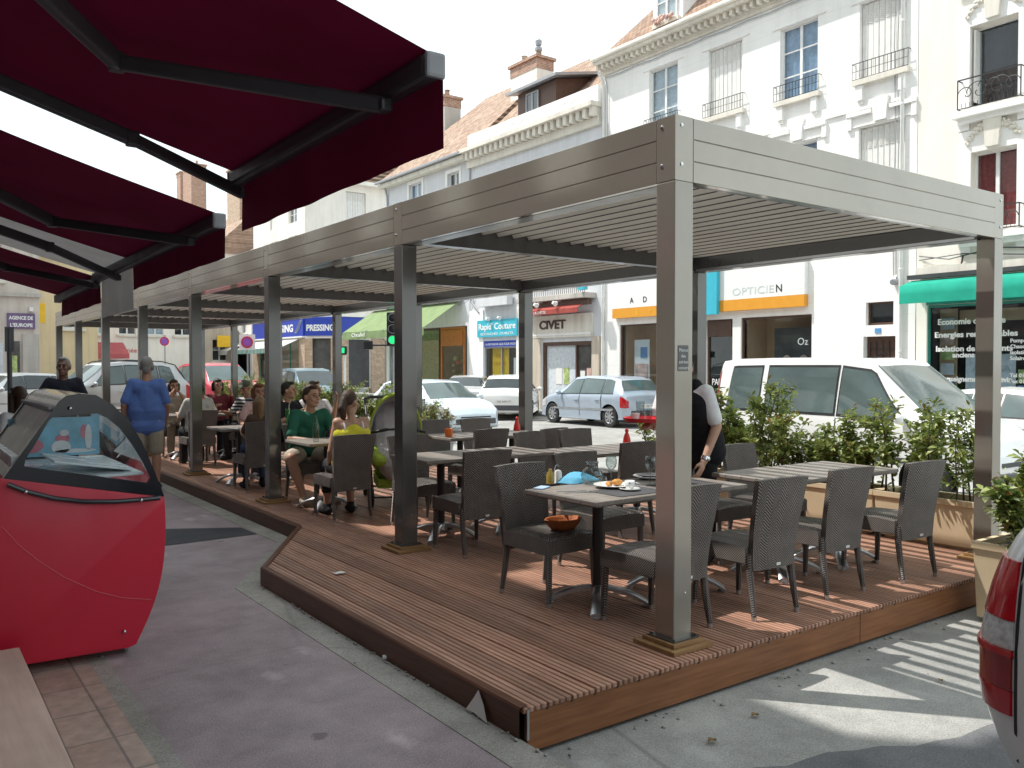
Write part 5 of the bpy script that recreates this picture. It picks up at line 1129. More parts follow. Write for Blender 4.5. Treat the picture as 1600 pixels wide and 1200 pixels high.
f.box('transom', 'brown_frame', 16.66, 17.54, 2.55, 3.0, .02, .059, w); f.box('shelf', 'sign_orange', 16.7, 17.3, 1.6, 2.0, .8, .9, w); f.box('shelf', 'teal_frame', 16.7, 17.2, 1.4, 1.55, .7, .8, w)
text('PARIS', f.P(17.45, 1.1, .09), .28, 'letter_white', Matrix(((0, 0, -1), (0, 1, 0), (1, 0, 0))) if False else FACE_STREET, w, width=.5)
w = f.shop(13.93, 16.3, .6, 3.07, 'brown_frame', 'shop_beige', 1.2)
f.box('display_screen', 'shop_dark', 14.0, 15.5, .7, 2.75, .5, .56, w)
for k, u in enumerate((14.5, 15.05)):
    mb = MB(); mb.ell(f.P(u, 1.75, .46), (.02, .17, .24), 12, 8); mb.ell(f.P(u, 1.45, .46), (.018, .3, .16), 12, 6); mb.build('portrait', 'poster_pink', w, smooth=3)
text('Oz', f.P(14.45, 2.25, .1), .28, 'letter_grey', FACE_STREET, w)
# house door
mb = MB(); f.bx(mb, 11.56, 12.42, .1, 2.42, .18, .24); dr = mb.build('door', 'brown_frame', r)
mb = MB()
for k in range(6): f.bx(mb, 11.62, 12.36, .5 + k * .32, .515 + k * .32, .15, .178)
for k in range(5): f.bx(mb, 11.64 + k * .17, 11.655 + k * .17, .4, 2.3, .149, .165)
mb.lathe([(.09, -.01), (.11, -.01), (.11, .01), (.09, .01)], 14, f.P(12.0, 1.9, .14), 0, Ry(pi / 2)); mb.build('iron_grille', 'iron', dr)
f.box('house_number', 'poster_blue', 11.94, 12.1, 2.50, 2.62, -.02, -.003, dr)
w = f.window(11.62, 12.36, 2.7, 3.28, 'interior_dark', cols=1, rows=1, sill=False, frame='brown_frame')
cc = MB(); cc.lathe([(0, 0), (.07, 0), (.08, .06), (.08, .2), (0, .2)], 12, f.P(11.55, 3.72, -.18), 0, Ry(R(80))); cc.bar(f.P(11.55, 3.75, -.1), f.P(11.55, 3.9, .0), .03, .03); cc.build('spot_lamp', 'zinc', r, smooth=.7)
# --- right end building with green shop ------------------------------------------------
r = thing('cream_townhouse', 'cream townhouse with wrought iron balconets above the green awning shop', 'building', (Fx, 7.5, 0)); f = Fac(r, 'x', Fx)
wt = [(8.78, 9.81, 7.55, 9.37)]; wm = [(8.78, 9.76, 4.75, 6.52)]; wo = [(5.9, 6.9, 7.55, 9.37), (5.9, 6.9, 4.75, 6.52)]
f.wall(2.5, 11.04, .03, 13.2, wt + wm + wo + [(4.0, 10.78, .6, 3.12)], 'cream_plaster')
mb = MB(); f.bx(mb, 8.55, 10.05, 3.95, 10.1, -.05, -.003)
for o in wt + wm:
    pass
# stone bay around the windows with openings
f.wall
mb = MB()
for (a, b, c, d) in wt + wm + wo:
    f.bx(mb, a - .26, a - .004, c - .5, d + .5, -.06, -.003); f.bx(mb, b + .004, b + .26, c - .5, d + .5, -.06, -.003); f.bx(mb, a - .004, b + .004, d + .004, d + .5, -.06, -.003)
    f.bx(mb, a - .30, b + .30, c - .24, c - .10, -.30, -.003); f.bx(mb, a - .2, b + .2, c - .36, c - .242, -.18, -.003)
mb.build('stone_surround', 'white_plaster', r)
for (a, b, c, d) in wt + wm:
    m_ = (a + b) / 2; mb = MB()
    mb.prism([(m_ - .14, d + .05), (m_ - .2, d + .75), (m_ + .2, d + .75), (m_ + .14, d + .05)], lambda u, v, s: f.P(u, v, s), -.16, -.061)
    for k in range(26):
        t = k / 25; s_ = 1 if k % 2 else -1; u = m_ + s_ * (.16 + .42 * t); z = d + .55 - .35 * t * t + .06 * sin(k * 2.1); mb.ell(f.P(u, z, -.075), (.05, .055 + .02 * sin(k), .05), 7, 5)
    f.bx(mb, a - .3, b + .3, d + .78, d + .88, -.14, -.062)
    mb.build('carved_ornament', 'stone_trim', r, smooth=.7)
w = f.window(*wt[0], back='interior_dark', cols=1, rows=1, d=.25); 
mb = MB(); f.bx(mb, 9.72, 9.76, 7.6, 9.3, .02, .5); f.bx(mb, 9.72, 9.76, 7.6, 7.66, .02, .5); mb.build('open_sash', 'white_paint', w)
f.window(*wm[0], back='curtain_red', d=.2, rows=1); f.window(*wo[0], kind='shutter'); f.window(*wo[1], kind='shutter')
def scroll_rail(a, b, z0, z1, par):
    mb = MB(); P = lambda u, z: V(f.P(u, z, -.27)); mb.bar(P(a, z1), P(b, z1), .03, .025); mb.bar(P(a, z0), P(b, z0), .02, .02)
    n_ = int((b - a) / .085)
    for q in (a, b): mb.bar(P(q, z0), P(q, z1), .02, .02); mb.bar(P(q, z1), V(f.P(q, z1, -.06)), .02, .02); mb.bar(P(q, z0), V(f.P(q, z0, -.06)), .02, .02)
    c = (a + b) / 2; h = (z1 - z0) / 2
    for s in (-1, 1):
        for (cx, cz, r0, tn) in ((c + s * .22, z0 + h, h * .8, 2.2), (c + s * .48, z0 + h * .95, h * .62, 1.8), (c + s * .08, z0 + h * 1.3, h * .45, 1.5)):
            pts = [P(cx + s * r0 * (1 - k / 34) * cos(k / 30 * tn * pi), cz + r0 * (1 - k / 34) * sin(k / 30 * tn * pi)) for k in range(31)]; mb.tube(pts, .010, 5)
    for k in range(1, n_): mb.bar(P(a + (b - a) * k / n_, z0), P(a + (b - a) * k / n_, z0 + h * .35), .008, .008)
    mb.build('wrought_railing', 'iron', par)
scroll_rail(8.62, 9.97, 7.5, 8.15, r); scroll_rail(8.62, 9.92, 4.7, 5.2, r)
f.box('band_course', 'stone_trim', 2.5, 11.0, 3.85, 4.02, -.12, -.003); f.box('fascia_board', 'stone_trim', 4.0, 10.85, 3.42, 3.82, -.08, -.003)
mb = MB(); rows = [[f.P(11.1 + (3.8 - 11.1) * j / 40, 3.72 - .16 * t - (.26 * max(0, t - 1) ), -.10 - .55 * min(t, 1) + .02 * sin(j * .9) * (t > 1)) for j in range(41)] for t in (0, .5, 1, 1.5, 2)]; mb.grid(rows); aw = mb.build('awning', 'awning_teal', r, smooth=3)
f.box('awning_cassette', 'arm_grey', 3.8, 11.15, 3.74, 3.84, -.24, -.085, aw)
f.box('shop_header', 'teal_frame', 4.0, 10.78, 3.12, 3.40, -.04, -.003)
w = f.shop(7.4, 10.78, .6, 3.11, 'teal_frame', 'shop_dark', 1.3, fw=.05); w2 = f.shop(4.0, 7.36, .6, 3.11, 'teal_frame', 'shop_dark', 1.3, fw=.05)
f.box('display_side', 'shop_beige', 10.3, 10.72, .66, 3.04, .5, .52, w)
f.box('display_beam', 'shop_beige', 7.5, 10.3, 2.72, 3.0, .6, .62, w)
rnd = random.Random(4)
for k in range(6): f.box('photo_card', ['curtain_white', 'poster_blue', 'curtain_white', 'poster_green', 'poster_pink', 'curtain_white'][k], 10.34, 10.66, .75 + k * .36, 1.02 + k * .36, .44, .46, w)
f.box('notice', 'curtain_white', 8.9, 10.0, .85, 1.95, .3, .31, w); f.box('photo_card', 'poster_green', 8.5, 8.85, 1.3, 1.6, .3, .31, w); f.box('photo_card', 'poster_blue', 8.5, 8.85, .95, 1.25, .3, .31, w)
text('ARTISA', f.P(9.85, 1.55, .29), .22, 'letter_grey', FACE_STREET, w, width=.85)
for b_, u, z, sz_, wd in (("Economie d'énergie", 10.56, 2.65, .19, 1.52), ('Energies renouvelables', 10.63, 2.35, .18, 1.85), ('Isolation de bâtiments', 10.60, 2.02, .18, 1.72), ('anciens', 10.2, 1.88, .16, .5), ('Renseignements et devis', 10.5, 1.32, .17, 1.6)):
    text(b_, f.P(u, z, .085), sz_, 'letter_white', FACE_STREET, w, bold=.006, width=wd)
for k, b_ in enumerate(('Pompe à chaleur', 'Chaudière bois', 'Isolation', 'Solaire', 'Tel 01 64 00', 'Fax 01 64 00')): text(b_, f.P(8.93, 2.2 - k * .13 - (.25 if k > 3 else 0), .085), .12, 'letter_white', FACE_STREET, w, bold=.003)
mb = MB(); mb.tube([f.P(10.95, 4.3, -.05), f.P(10.2, 4.15, -.12), f.P(9.2, 4.32, -.05), f.P(8.0, 4.18, -.1), f.P(6.8, 4.34, -.05)], .014, 5); mb.tube([f.P(10.95, 4.2, -.05), f.P(9.9, 4.25, -.1), f.P(8.6, 4.1, -.1), f.P(7, 4.25, -.06)], .012, 5); mb.tube([f.P(9.9, 4.2, -.08), f.P(9.95, 3.9, -.1)], .02, 5); mb.build('cables', 'iron', r)
roof_prism(r, 2.5, 11.0, 13.2, 4, 3.5, 'roof_tiles', Fx)
# --- grey building with the parapet ------------------------------------------------------
r = thing('parapet_townhouse', 'pale grey townhouse with a cracked white parapet and corbelled cornice', 'building', (Fx, 26.5, 0)); f = Fac(r, 'x', Fx)
U0, U1 = 22.34, 30.65
gf = [(22.76, 25.64, .1, 2.56), (27.3, 29.6, .1, 2.70)]
panels = [(23.3, 25.1), (25.9, 27.7), (28.3, 30.1)]
f.wall(U0, U1, .03, 10.0, gf, 'grey_plaster'); 
f.box('ground_floor_facing', 'white_plaster', 25.66, 27.28, .03, 4.0, -.05, -.003); f.box('ground_floor_facing', 'white_plaster', 29.62, U1, .03, 4.0, -.05, -.003)
for a, b in panels:
    mb = MB(); c = .35
    for (q, d0, d1, m) in ((0, -.035, -.003, 0), (.10, -.055, -.0352, 1)):
        mb.prism([(a + q, 7.2 + q), (b - q, 7.2 + q), (b - q, 8.9), (b - c - q, 9.55 - q), (a + c + q, 9.55 - q), (a + q, 8.9)], lambda u, v, s: f.P(u, v, s), d0, d1, m)
    mb.build('wall_panel', ['white_plaster', 'white_paint'], r)
mb = MB(); f.bx(mb, U0, U1 + .1, 10.02, 10.30, -.14, -.003); f.bx(mb, U0, U1 + .15, 10.62, 10.78, -.50, -.003)
u = U0 + .06
while u < U1 - .1: f.bx(mb, u, u + .17, 10.302, 10.619, -.38, -.003); mb.ell(f.P(u + .085, 10.36, -.30), (.09, .08, .1), 8, 6); u += .36
mb.build('corbel_cornice', 'stone_trim', r)
f.wall(U0, U1, 10.0, 10.9, [], 'grey_plaster', name='wall')
mb = MB(); f.bx(mb, U0 + .02, U1 - .05, 10.79, 11.38, -.16, .15); mb.build('parapet', 'white_plaster', r)
mb = MB()   # cracked render on the parapet
rnd = random.Random(8)
for s0 in (23.2, 26.0, 28.4):
    pts = [f.P(s0 + k * .12, 11.12 + .05 * sin(k * 1.3 + s0) + rnd.uniform(-.02, .02), -.1615) for k in range(14)]; mb.tube(pts, .008, 4)
mb.build('crack', 'zinc', r)
roof_prism(r, U0 - .3, U1 + 1.5, 11.0, 3.8, 3.6, 'roof_tiles', Fx + .2, .0)
mb = MB(); mb.prism([(Fx + .35, 11.39), (Fx + .35, 12.45), (Fx + 3.4, 13.1), (Fx + 3.4, 12.2)], lambda u, v, s: (u, s, v), 25.3, 27.7); dm = mb.build('dormer', 'brown_frame', r)
mb = MB(); mb.prism([(Fx + .0, 12.42), (Fx + .0, 12.52), (Fx + 3.4, 13.25), (Fx + 3.4, 13.13)], lambda u, v, s: (u, s, v), 24.9, 28.1); mb.build('dormer_roof', 'zinc', dm)
Fac(dm, 'x', Fx + .33).window(26.3, 27.1, 11.5, 12.3, 'curtain_white', d=-.002, sill=False, rows=1, frame='zinc')
chimney(r, Fx + 3, 30.3, 12.0, 15.0, .9, 1.9, 2, 'cream_plaster')
mb = MB(); mb.lathe([(.09, 0), (.09, .35), (.16, .38), (.16, .5), (.06, .56), (.13, .62), (.15, .8), (.05, .9), (0, .9)], 12, (Fx + 3, 29.8, 15.0)); mb.build('cowl', 'zinc', r, smooth=.6)
# lettered shop
sg = f.box('shop_sign', 'stone_trim', 22.75, 26.3, 2.72, 3.55, -.10, -.003); text('CIVET', f.P(25.72, 3.05, -.105), .44, 'letter_brown', FACE_STREET, sg, bold=.012, width=1.55, ext=.02)
mb = MB(); u = 22.76
mb.prism([(22.8, 2.80), (26.25, 2.80)] + [(26.25 - k * .0863, 2.86 + .025 * abs(sin(k * .785))) for k in range(41)], lambda a, b, s: f.P(a, b, s), -.112, -.101); mb.build('scallop_trim', 'white_plaster', sg)
f.box('balcony_slab', 'pale_grey_stone', 22.6, 26.6, 4.05, 4.24, -.55, -.003, bevel=.02)
mb = MB(); 
for k in range(36): mb.bar(f.P(22.65 + k * .11, 4.24, -.5), f.P(22.65 + k * .11, 4.95, -.5), .014, .014)
mb.bar(f.P(22.6, 4.95, -.5), f.P(26.6, 4.95, -.5), .03, .03); mb.build('balcony_railing', 'iron', r)
f.box('sign_flag', 'sign_turq', 22.42, 22.75, 4.3, 4.75, -.75, -.56)
mb = MB(); mb.prism([(-.003, 3.98), (-.12, 3.98), (-.62, 3.72), (-.62, 3.55), (-.58, 3.72)], lambda d, v, s: f.P(s, v, d), 22.9, 26.3); ca = mb.build('awning', 'awning_brick', r)
f.box('awning_cassette', 'brown_frame', 22.7, 26.35, 3.84, 4.03, -.36, -.13, ca); text('LA CIVETTE', f.P(25.4, 3.58, -.63), .14, 'letter_white', FACE_STREET, ca)
for u in (25.2, 24.1): mb = MB(); mb.lathe([(0, 0), (.06, 0), (.1, .16), (0, .16)], 10, f.P(u, 3.95, -.75), 0, Ry(R(110))); mb.bar(f.P(u, 4.0, -.6), f.P(u, 4.04, -.2), .025, .025); mb.build('spot_lamp', 'white_paint', r, smooth=.7)
mb = MB(); f.bx(mb, 22.76, 22.9, .1, 2.56, .02, .12); f.bx(mb, 25.5, 25.64, .1, 2.56, .02, .12); f.bx(mb, 22.9, 25.5, 2.42, 2.56, .02, .12); f.bx(mb, 23.68, 23.76, .1, 2.42, .03, .11); dr = mb.build('door', 'brown_frame', r)
f.box('door_glass', 'curtain_white', 23.76, 25.5, .1, 2.42, .10, .12, dr); f.box('door_glass', 'shop_dark', 22.9, 23.68, .1, 2.42, .10, .118, dr)
for (a, b, c, d, m) in ((24.6, 24.95, 1.0, 1.6, 'paper'), (24.2, 24.5, 1.0, 1.6, 'poster_green'), (23.3, 23.55, 1.05, 1.5, 'paper'), (22.98, 23.2, 1.0, 1.6, 'poster_pink')): f.box('notice', m, a, b, c, d, .085, .098, dr)
f.box('plinth_pillar', 'old_beige', 25.66, 26.3, .03, 2.7, -.09, -.051); f.box('plinth_pillar', 'old_beige', 22.36, 22.75, .03, 2.7, -.09, -.003)
# sewing repair shop
sg = f.box('shop_sign', 'sign_turq', 27.15, 29.95, 2.86, 3.55, -.12, -.003); text("Rapid' Couture", f.P(29.85, 3.16, -.125), .36, 'letter_white', FACE_STREET, sg, bold=.006, width=2.6)
text('RETOUCHES  OURLETS', f.P(29.7, 2.93, -.125), .14, 'letter_white', FACE_STREET, sg, width=2.3)
sb = f.box('sign_band', 'sign_blue', 27.3, 29.6, 2.46, 2.70, .0, .06, sg); text('LA RETOUCHE QUE POUR VOUS', f.P(29.5, 2.52, -.005), .13, 'letter_white', FACE_STREET, sb, width=2.1)
w = f.shop(27.3, 29.6, .1, 2.45, 'zinc', 'shop_dark', .9, cols=2)
f.box('yellow_banner', 'sign_yellow', 28.05, 29.2, .3, 2.4, .15, .17, w); text('TARIF', f.P(29.0, 2.0, .145), .22, 'sign_orange', FACE_STREET, w); text('COUTURE', f.P(29.08, 1.7, .145), .18, 'sign_orange', FACE_STREET, w)
f.box('letter_panel', 'paper', 27.5, 27.72, .8, 2.0, .15, .16, w)
f.box('white_hood', 'grey_plaster', 27.5, 29.6, 4.1, 4.55, -.35, -.06)
mb = MB()
for u in (28.2, 29.0): mb.lathe([(0, 0), (.05, 0), (.08, .14), (0, .14)], 10, f.P(u, 3.62, -.3), 0, Ry(R(110)))
mb.build('spot_lamp', 'white_paint', r, smooth=.7)
mb = MB(); mb.tube([f.P(30.6, 10, -.06), f.P(30.6, 5.2, -.06), f.P(30.45, 4.4, -.1), f.P(29.9, 3.9, -.06)], .04, 6); mb.tube([f.P(30.3, 4.6, -.06), f.P(31.1, 4.25, -.2), f.P(31.6, 4.35, -.06)], .014, 5); mb.build('downpipe', 'zinc', r)
# --- grey gabled building with the olive awning ---------------------------------------------
r = thing('corner_townhouse', 'grey rendered corner townhouse with tiled roof above the olive awning', 'building', (Fx, 34.4, 0)); f = Fac(r, 'x', Fx)
U0, U1 = 30.70, 38.3
wins = [(34.73, 35.94, 8.9, 10.22), (31.5, 32.47, 8.9, 10.12), (34.73, 35.94, 5.8, 7.4), (31.5, 32.47, 5.8, 7.4)]
f.wall(U0, U1, .03, 10.6, wins + [(30.9, 38.0, .1, 3.4)], 'grey_plaster')
mb = MB(); mb.quad((Fx, U1, .03), (Fx + 9, U1, .03), (Fx + 9, U1, 10.6), (Fx, U1, 10.6)); mb.build('side_wall', 'grey_plaster', r, recalc=False)
for i, w_ in enumerate(wins): f.window(*w_, 'curtain_blue' if i % 2 == 0 else 'interior_dark', surround='white_plaster', rows=1)
f.box('gutter', 'zinc', U0, U1 + .3, 10.62, 10.74, -.5, -.36, bevel=.03); f.box('eaves_board', 'stone_trim', U0, U1 + .2, 10.42, 10.61, -.34, -.003)
roof_prism(r, U0, U1 + .3, 10.7, 4.2, 4.3, 'roof_tiles', Fx, .35, hipl=3.0)
chimney(r, Fx + 3, 38.0, 12.0, 15.2, .95, 2.3, 2, 'pale_grey_stone')
mb = MB(); mb.tube([f.P(U1 - .25, 10.5, -.2), f.P(U1 - .25, 10.0, -.06), f.P(U1 - .25, 4, -.06)], .045, 6); mb.build('downpipe', 'zinc', r)
w = f.shop(31.2, 33.2, .3, 3.38, 'orange_front', 'shop_dark', 1.2, fw=.12); f.box('transom', 'orange_front', 31.32, 33.08, 2.55, 3.25, .02, .058, w)
rnd = random.Random(21); mb = MB()
for k in range(40): mb.ell(f.P(31.5 + rnd.random() * 1.5, .5 + rnd.random() * 1.6, .4 + rnd.random() * .4), rnd.uniform(.05, .14), 7, 5, rnd.randrange(4))
mb.build('shop_plants', ['curtain_green', 'leaf_dark', 'sign_red', 'poster_green'], w, smooth=3)
w = f.shop(33.3, 35.6, .3, 3.38, 'brown_frame', 'shop_dark', 1.2); mb = MB(); mb.grid([[f.P(33.4 + i * .055, z, .34 + .03 * (i % 2)) for i in range(40)] for z in (.35, 3.3)]); mb.build('curtain', 'curtain_green', w, recalc=False)
w = f.shop(35.7, 38.0, .3, 3.38, 'teal_frame', 'shop_beige', 1.4, cols=2)
for k in range(3): mb = MB(); u = 36.2 + k * .65; capsule(mb, f.P(u, .9, .6), f.P(u, 1.5, .6), .16, .2); capsule(mb, f.P(u, 1.7, .6), f.P(u, 1.8, .6), .09, .09); mb.build('shop_dummy', ['shop_dark', 'curtain_white', 'poster_blue'][k], w, smooth=3)
mb = MB(); rows = [[f.P(31.4 + (39.4 - 31.4) * j / 32, 4.45 - 1.15 * t - .02 * sin(j * .8) * t, -.1 - 1.75 * t) for j in range(33)] for t in [k / 8 for k in range(9)]]; mb.grid(rows); aw = mb.build('awning', 'awning_olive', r, smooth=3)
mb = MB(); rows = [[f.P(31.4 + 8.0 * j / 64, 3.30 - .34 * t - .02 * abs(sin(j * .6)) * t, -1.86 - .02 * sin(j) * t) for j in range(65)] for t in (0, .5, 1)]; mb.grid(rows); mb.build('valance', 'awning_olive', aw, smooth=3)
mb = MB(); mb.prism([(-.1, 4.45), (-1.85, 3.3), (-1.85, 3.0), (-.1, 3.9)], lambda d, v, s: f.P(s, v, d), 39.41, 39.42); mb.build('side_flap', 'awning_olive', aw)
text('Oxalid', f.P(38.3, 3.06, -1.9), .27, 'letter_white', FACE_STREET, aw, width=1.4); text('OXALID', f.P(33.6, 3.06, -1.9), .22, 'letter_white', FACE_STREET, aw, width=1.2)
f.box('awning_cassette', 'arm_grey', 31.2, 39.5, 4.5, 4.66, -.35, -.003, aw)
# --- brick corner shop: dry cleaner ---------------------------------------------------------
r = thing('corner_shop_building', 'cream corner building with blue pressing signs over brick pillars', 'building', (Fx + .7, 47.6, 0)); f = Fac(r, 'x', Fx); g = Fac(r, 'y', 47.0)
W1 = [(49.8, 51.2, 7.6, 9.6), (53.0, 54.4, 7.6, 9.6), (49.8, 51.2, 10.4, 12.0), (53, 54.4, 10.4, 12.0)]
f.wall(48.6, 57.5, 3.3, 12.6, W1, 'cream_plaster')
G1 = [(21.9, 23.2, 10.3, 12.0), (24.6, 25.9, 10.3, 12.0), (21.9, 23.2, 6.8, 8.8), (24.6, 25.9, 6.8, 8.8)]
g.wall(21.3, 28.5, 3.3, 12.6, G1, 'cream_plaster')
for i, w_ in enumerate(W1): f.window(*w_, kind='shutter' if i % 2 else 'casement', sill=False)
for i, w_ in enumerate(G1): g.window(*w_, kind='shutter', sill=False)
def cham(u0, u1, v0, v1, off, nm, m, par=None):   # chamfered corner strip
    a, b = V((Fx, 48.6, 0)), V((21.3, 47.0, 0)); n_ = V((-1.6, -1.3, 0)).normalized(); d = b - a
    p, q = a + d * u0 + n_ * off, a + d * u1 + n_ * off; p2, q2 = a + d * u0 - n_ * .02, a + d * u1 - n_ * .02; mb = MB()
    mb.add([(p.x, p.y, v0), (q.x, q.y, v0), (q.x, q.y, v1), (p.x, p.y, v1), (p2.x, p2.y, v0), (q2.x, q2.y, v0), (q2.x, q2.y, v1), (p2.x, p2.y, v1)], [(0, 1, 2, 3), (0, 4, 5, 1), (3, 2, 6, 7), (0, 3, 7, 4), (1, 5, 6, 2)]); return mb.build(nm, m, par or r)
cham(0, 1, 3.3, 12.6, 0, 'wall', 'cream_plaster'); cham(0, .22, .03, 3.3, 0, 'brick_pillar', 'brown_brick'); cham(.80, 1, .03, 3.3, 0, 'brick_pillar', 'brown_brick'); cham(.22, .8, .03, 3.3, -.2, 'shop_door', 'shop_dark')
s1 = f.box('shop_sign', 'sign_blue', 48.65, 57.4, 3.45, 4.55, -.14, -.003); s2 = cham(.02, .98, 3.45, 4.55, .12, 'shop_sign', 'sign_blue'); s3 = g.box('shop_sign', 'sign_blue', 21.35, 28.0, 3.45, 4.55, -.14, -.003)
text('PRESSING', f.P(54.0, 3.75, -.15), .62, 'letter_white', FACE_STREET, s1, bold=.02, width=3.8); text('PRESSING', g.P(22.5, 3.75, -.15), .6, 'letter_white', FACE_NEAR, s3, bold=.02, width=3.2)
cM = Matrix(((1.3, 0, -1.6), (-1.6, 0, -1.3), (0, 1, 0))); l_ = sqrt(1.3 ** 2 + 1.6 ** 2); cM = Matrix(((1.3 / l_, 0, -1.6 / l_), (-1.6 / l_, 0, -1.3 / l_), (0, 1, 0)))
nn = V((-1.6, -1.3, 0)).normalized(); a = V((Fx, 48.6, 0)) + V((1.3, -1.6, 0)) * .06 + nn * .13; text('PRESSING', (a.x, a.y, 3.75), .5, 'letter_white', cM, s2, bold=.02, width=1.8)
for par, fn in ((s1, lambda t, z: f.P(49.9 - .9 * t + .0, z, -.155)), (s3, lambda t, z: g.P(26.2 + .9 * t, z, -.155))):
    mb = MB()
    for k in range(3): mb.tube([fn(t / 8 + .12 * k, 3.65 + .75 * (t / 8) ** (1 + .3 * k)) for t in range(9)], .02, 5)
    mb.build('bird_emblem', 'letter_grey', par)
mb = MB(); f.bx(mb, 48.65, 57.4, 4.57, 4.65, -.2, -.003); f.bx(mb, 48.65, 57.4, 3.36, 3.44, -.2, -.003); mb.build('sign_border', 'sign_white', s1); mb = MB(); g.bx(mb, 21.35, 28, 4.57, 4.65, -.2, -.003); g.bx(mb, 21.35, 28, 3.36, 3.44, -.2, -.003); mb.build('sign_border', 'sign_white', s3)
for a_, b_ in ((48.6, 49.5), (56.5, 57.5)): f.box('brick_pillar', 'brown_brick', a_, b_, .03, 3.3, -.05, .3)
for a_, b_ in ((21.3, 22.0), (23.5, 24.4), (27.6, 28.5)): g.box('brick_pillar', 'brown_brick', a_, b_, .03, 3.3, -.05, .3)
f.shop(49.5, 56.5, .3, 3.3, 'teal_frame', 'shop_beige', 1.0, cols=4); g.shop(22.0, 23.5, .3, 3.3, 'white_paint', 'shop_dark', 1.0); g.shop(24.4, 27.6, .3, 3.3, 'white_paint', 'shop_beige', 1.0, cols=2)
mb = MB(); mb.prism([(-.05, 3.3), (-1.3, 2.75), (-1.3, 2.45), (-1.27, 2.72)], lambda d, v, s: f.P(s, v, d), 49.4, 57.2); aw = mb.build('awning', 'awning_white', r)
mb = MB()
for k in range(30): f.bx(mb, 49.42 + k * .26, 49.55 + k * .26, 2.43, 2.74, -1.315, -1.302)
mb.build('valance_stripes', 'teal_frame', aw)
roof_prism(r, 47.4, 57.5, 12.6, 4.5, 3.4, 'roof_tiles', Fx + 1.5, .5)
mb = MB(); g.bx(mb, 20.5, 28.6, 12.4, 12.62, -.4, -.003); mb.build('cornice', 'cream_plaster', r)
# --- row beyond ------------------------------------------------------------------------------
def simple_house(name, label, x, y0, y1, h, wallm, roofm, rise, shop=None, wins=2, floors=2, base=.03, cat='building', awn=None, sm='shutter_white', dorm=False, depth=8):
    r = thing(name, label, cat, (x, (y0 + y1) / 2, 0)); f = Fac(r, 'x', x); ops = []
    z = 3.9
    for fl in range(floors):
        for k in range(wins):
            c = y0 + (y1 - y0) * (k + .5) / wins; ops.append((c - .55, c + .55, z, min(z + 1.6, h - .3)))
        z += 2.9
    sh = [(y0 + .4, y1 - .4, .2, 3.0)] if shop else []
    f.wall(y0, y1, base, h, ops + sh, wallm)
    mb = MB(); mb.quad((x, y0, base), (x + depth, y0, base), (x + depth, y0, h), (x, y0, h)); mb.quad((x, y1, base), (x + depth, y1, base), (x + depth, y1, h), (x, y1, h)); mb.build('side_wall', wallm, r, recalc=False)
    for i, o in enumerate(ops): f.window(*o, kind='shutter' if (i * 7 + int(y0)) % 3 == 0 else 'casement', rows=2, sill=True)
    if shop: f.shop(y0 + .4, y1 - .4, .2, 3.0, shop, 'shop_dark', 1.0, cols=3)
    if awn:
        mb = MB(); mb.prism([(-.05, 3.3), (-1.6, 2.7), (-1.6, 2.4), (-1.56, 2.66)], lambda d, v, s: f.P(s, v, d), y0 + .3, y1 - .3); mb.build('awning', awn, r)
    roof_prism(r, y0 - .1, y1 + .1, h, depth / 2, rise, roofm, x, .4); f.box('gutter', 'zinc', y0, y1, h - .16, h - .02, -.3, -.1); return r, f
simple_house('shop_house', 'white shop house with a long white awning left of the pressing corner', 20, 58.0, 68, 8.2, 'white_plaster', 'roof_tiles_brown', 3.2, 'white_paint', 3, 1, awn='awning_white')
r, f = simple_house('shuttered_house', 'cream house with open shutters under a tiled roof between the awnings', 20.6, 68.4, 79, 10.6, 'cream_plaster', 'roof_tiles', 4.2, 'brown_frame', 3, 2)
s_ = f.box('shop_sign', 'sign_white', 69, 78.5, 3.2, 3.8, -.12, -.003); text('PRIX', f.P(76, 3.3, -.13), .45, 'sign_red', FACE_STREET, s_)
chimney(r, 24, 72, 13, 18.2, 1.3, 3.2, 3, 'brown_brick')
simple_house('narrow_white_house', 'narrow white house with grey pilasters at the far bend', 19.5, 79.4, 87, 9.6, 'white_plaster', 'roof_tiles_brown', 3, None, 2, 2)
r, f = simple_house('tall_chimney_house', 'far house carrying the tall brick chimneys above the second awning', 21.5, 87.4, 99, 12.0, 'white_plaster', 'roof_tiles', 4, None, 3, 2)
chimney(r, 25.6, 91.2, 13, 22.2, 1.5, 3.0, 2, 'red_brick'); chimney(r, 25.6, 95.0, 13, 22.2, 1.2, 1.5, 1, 'red_brick')
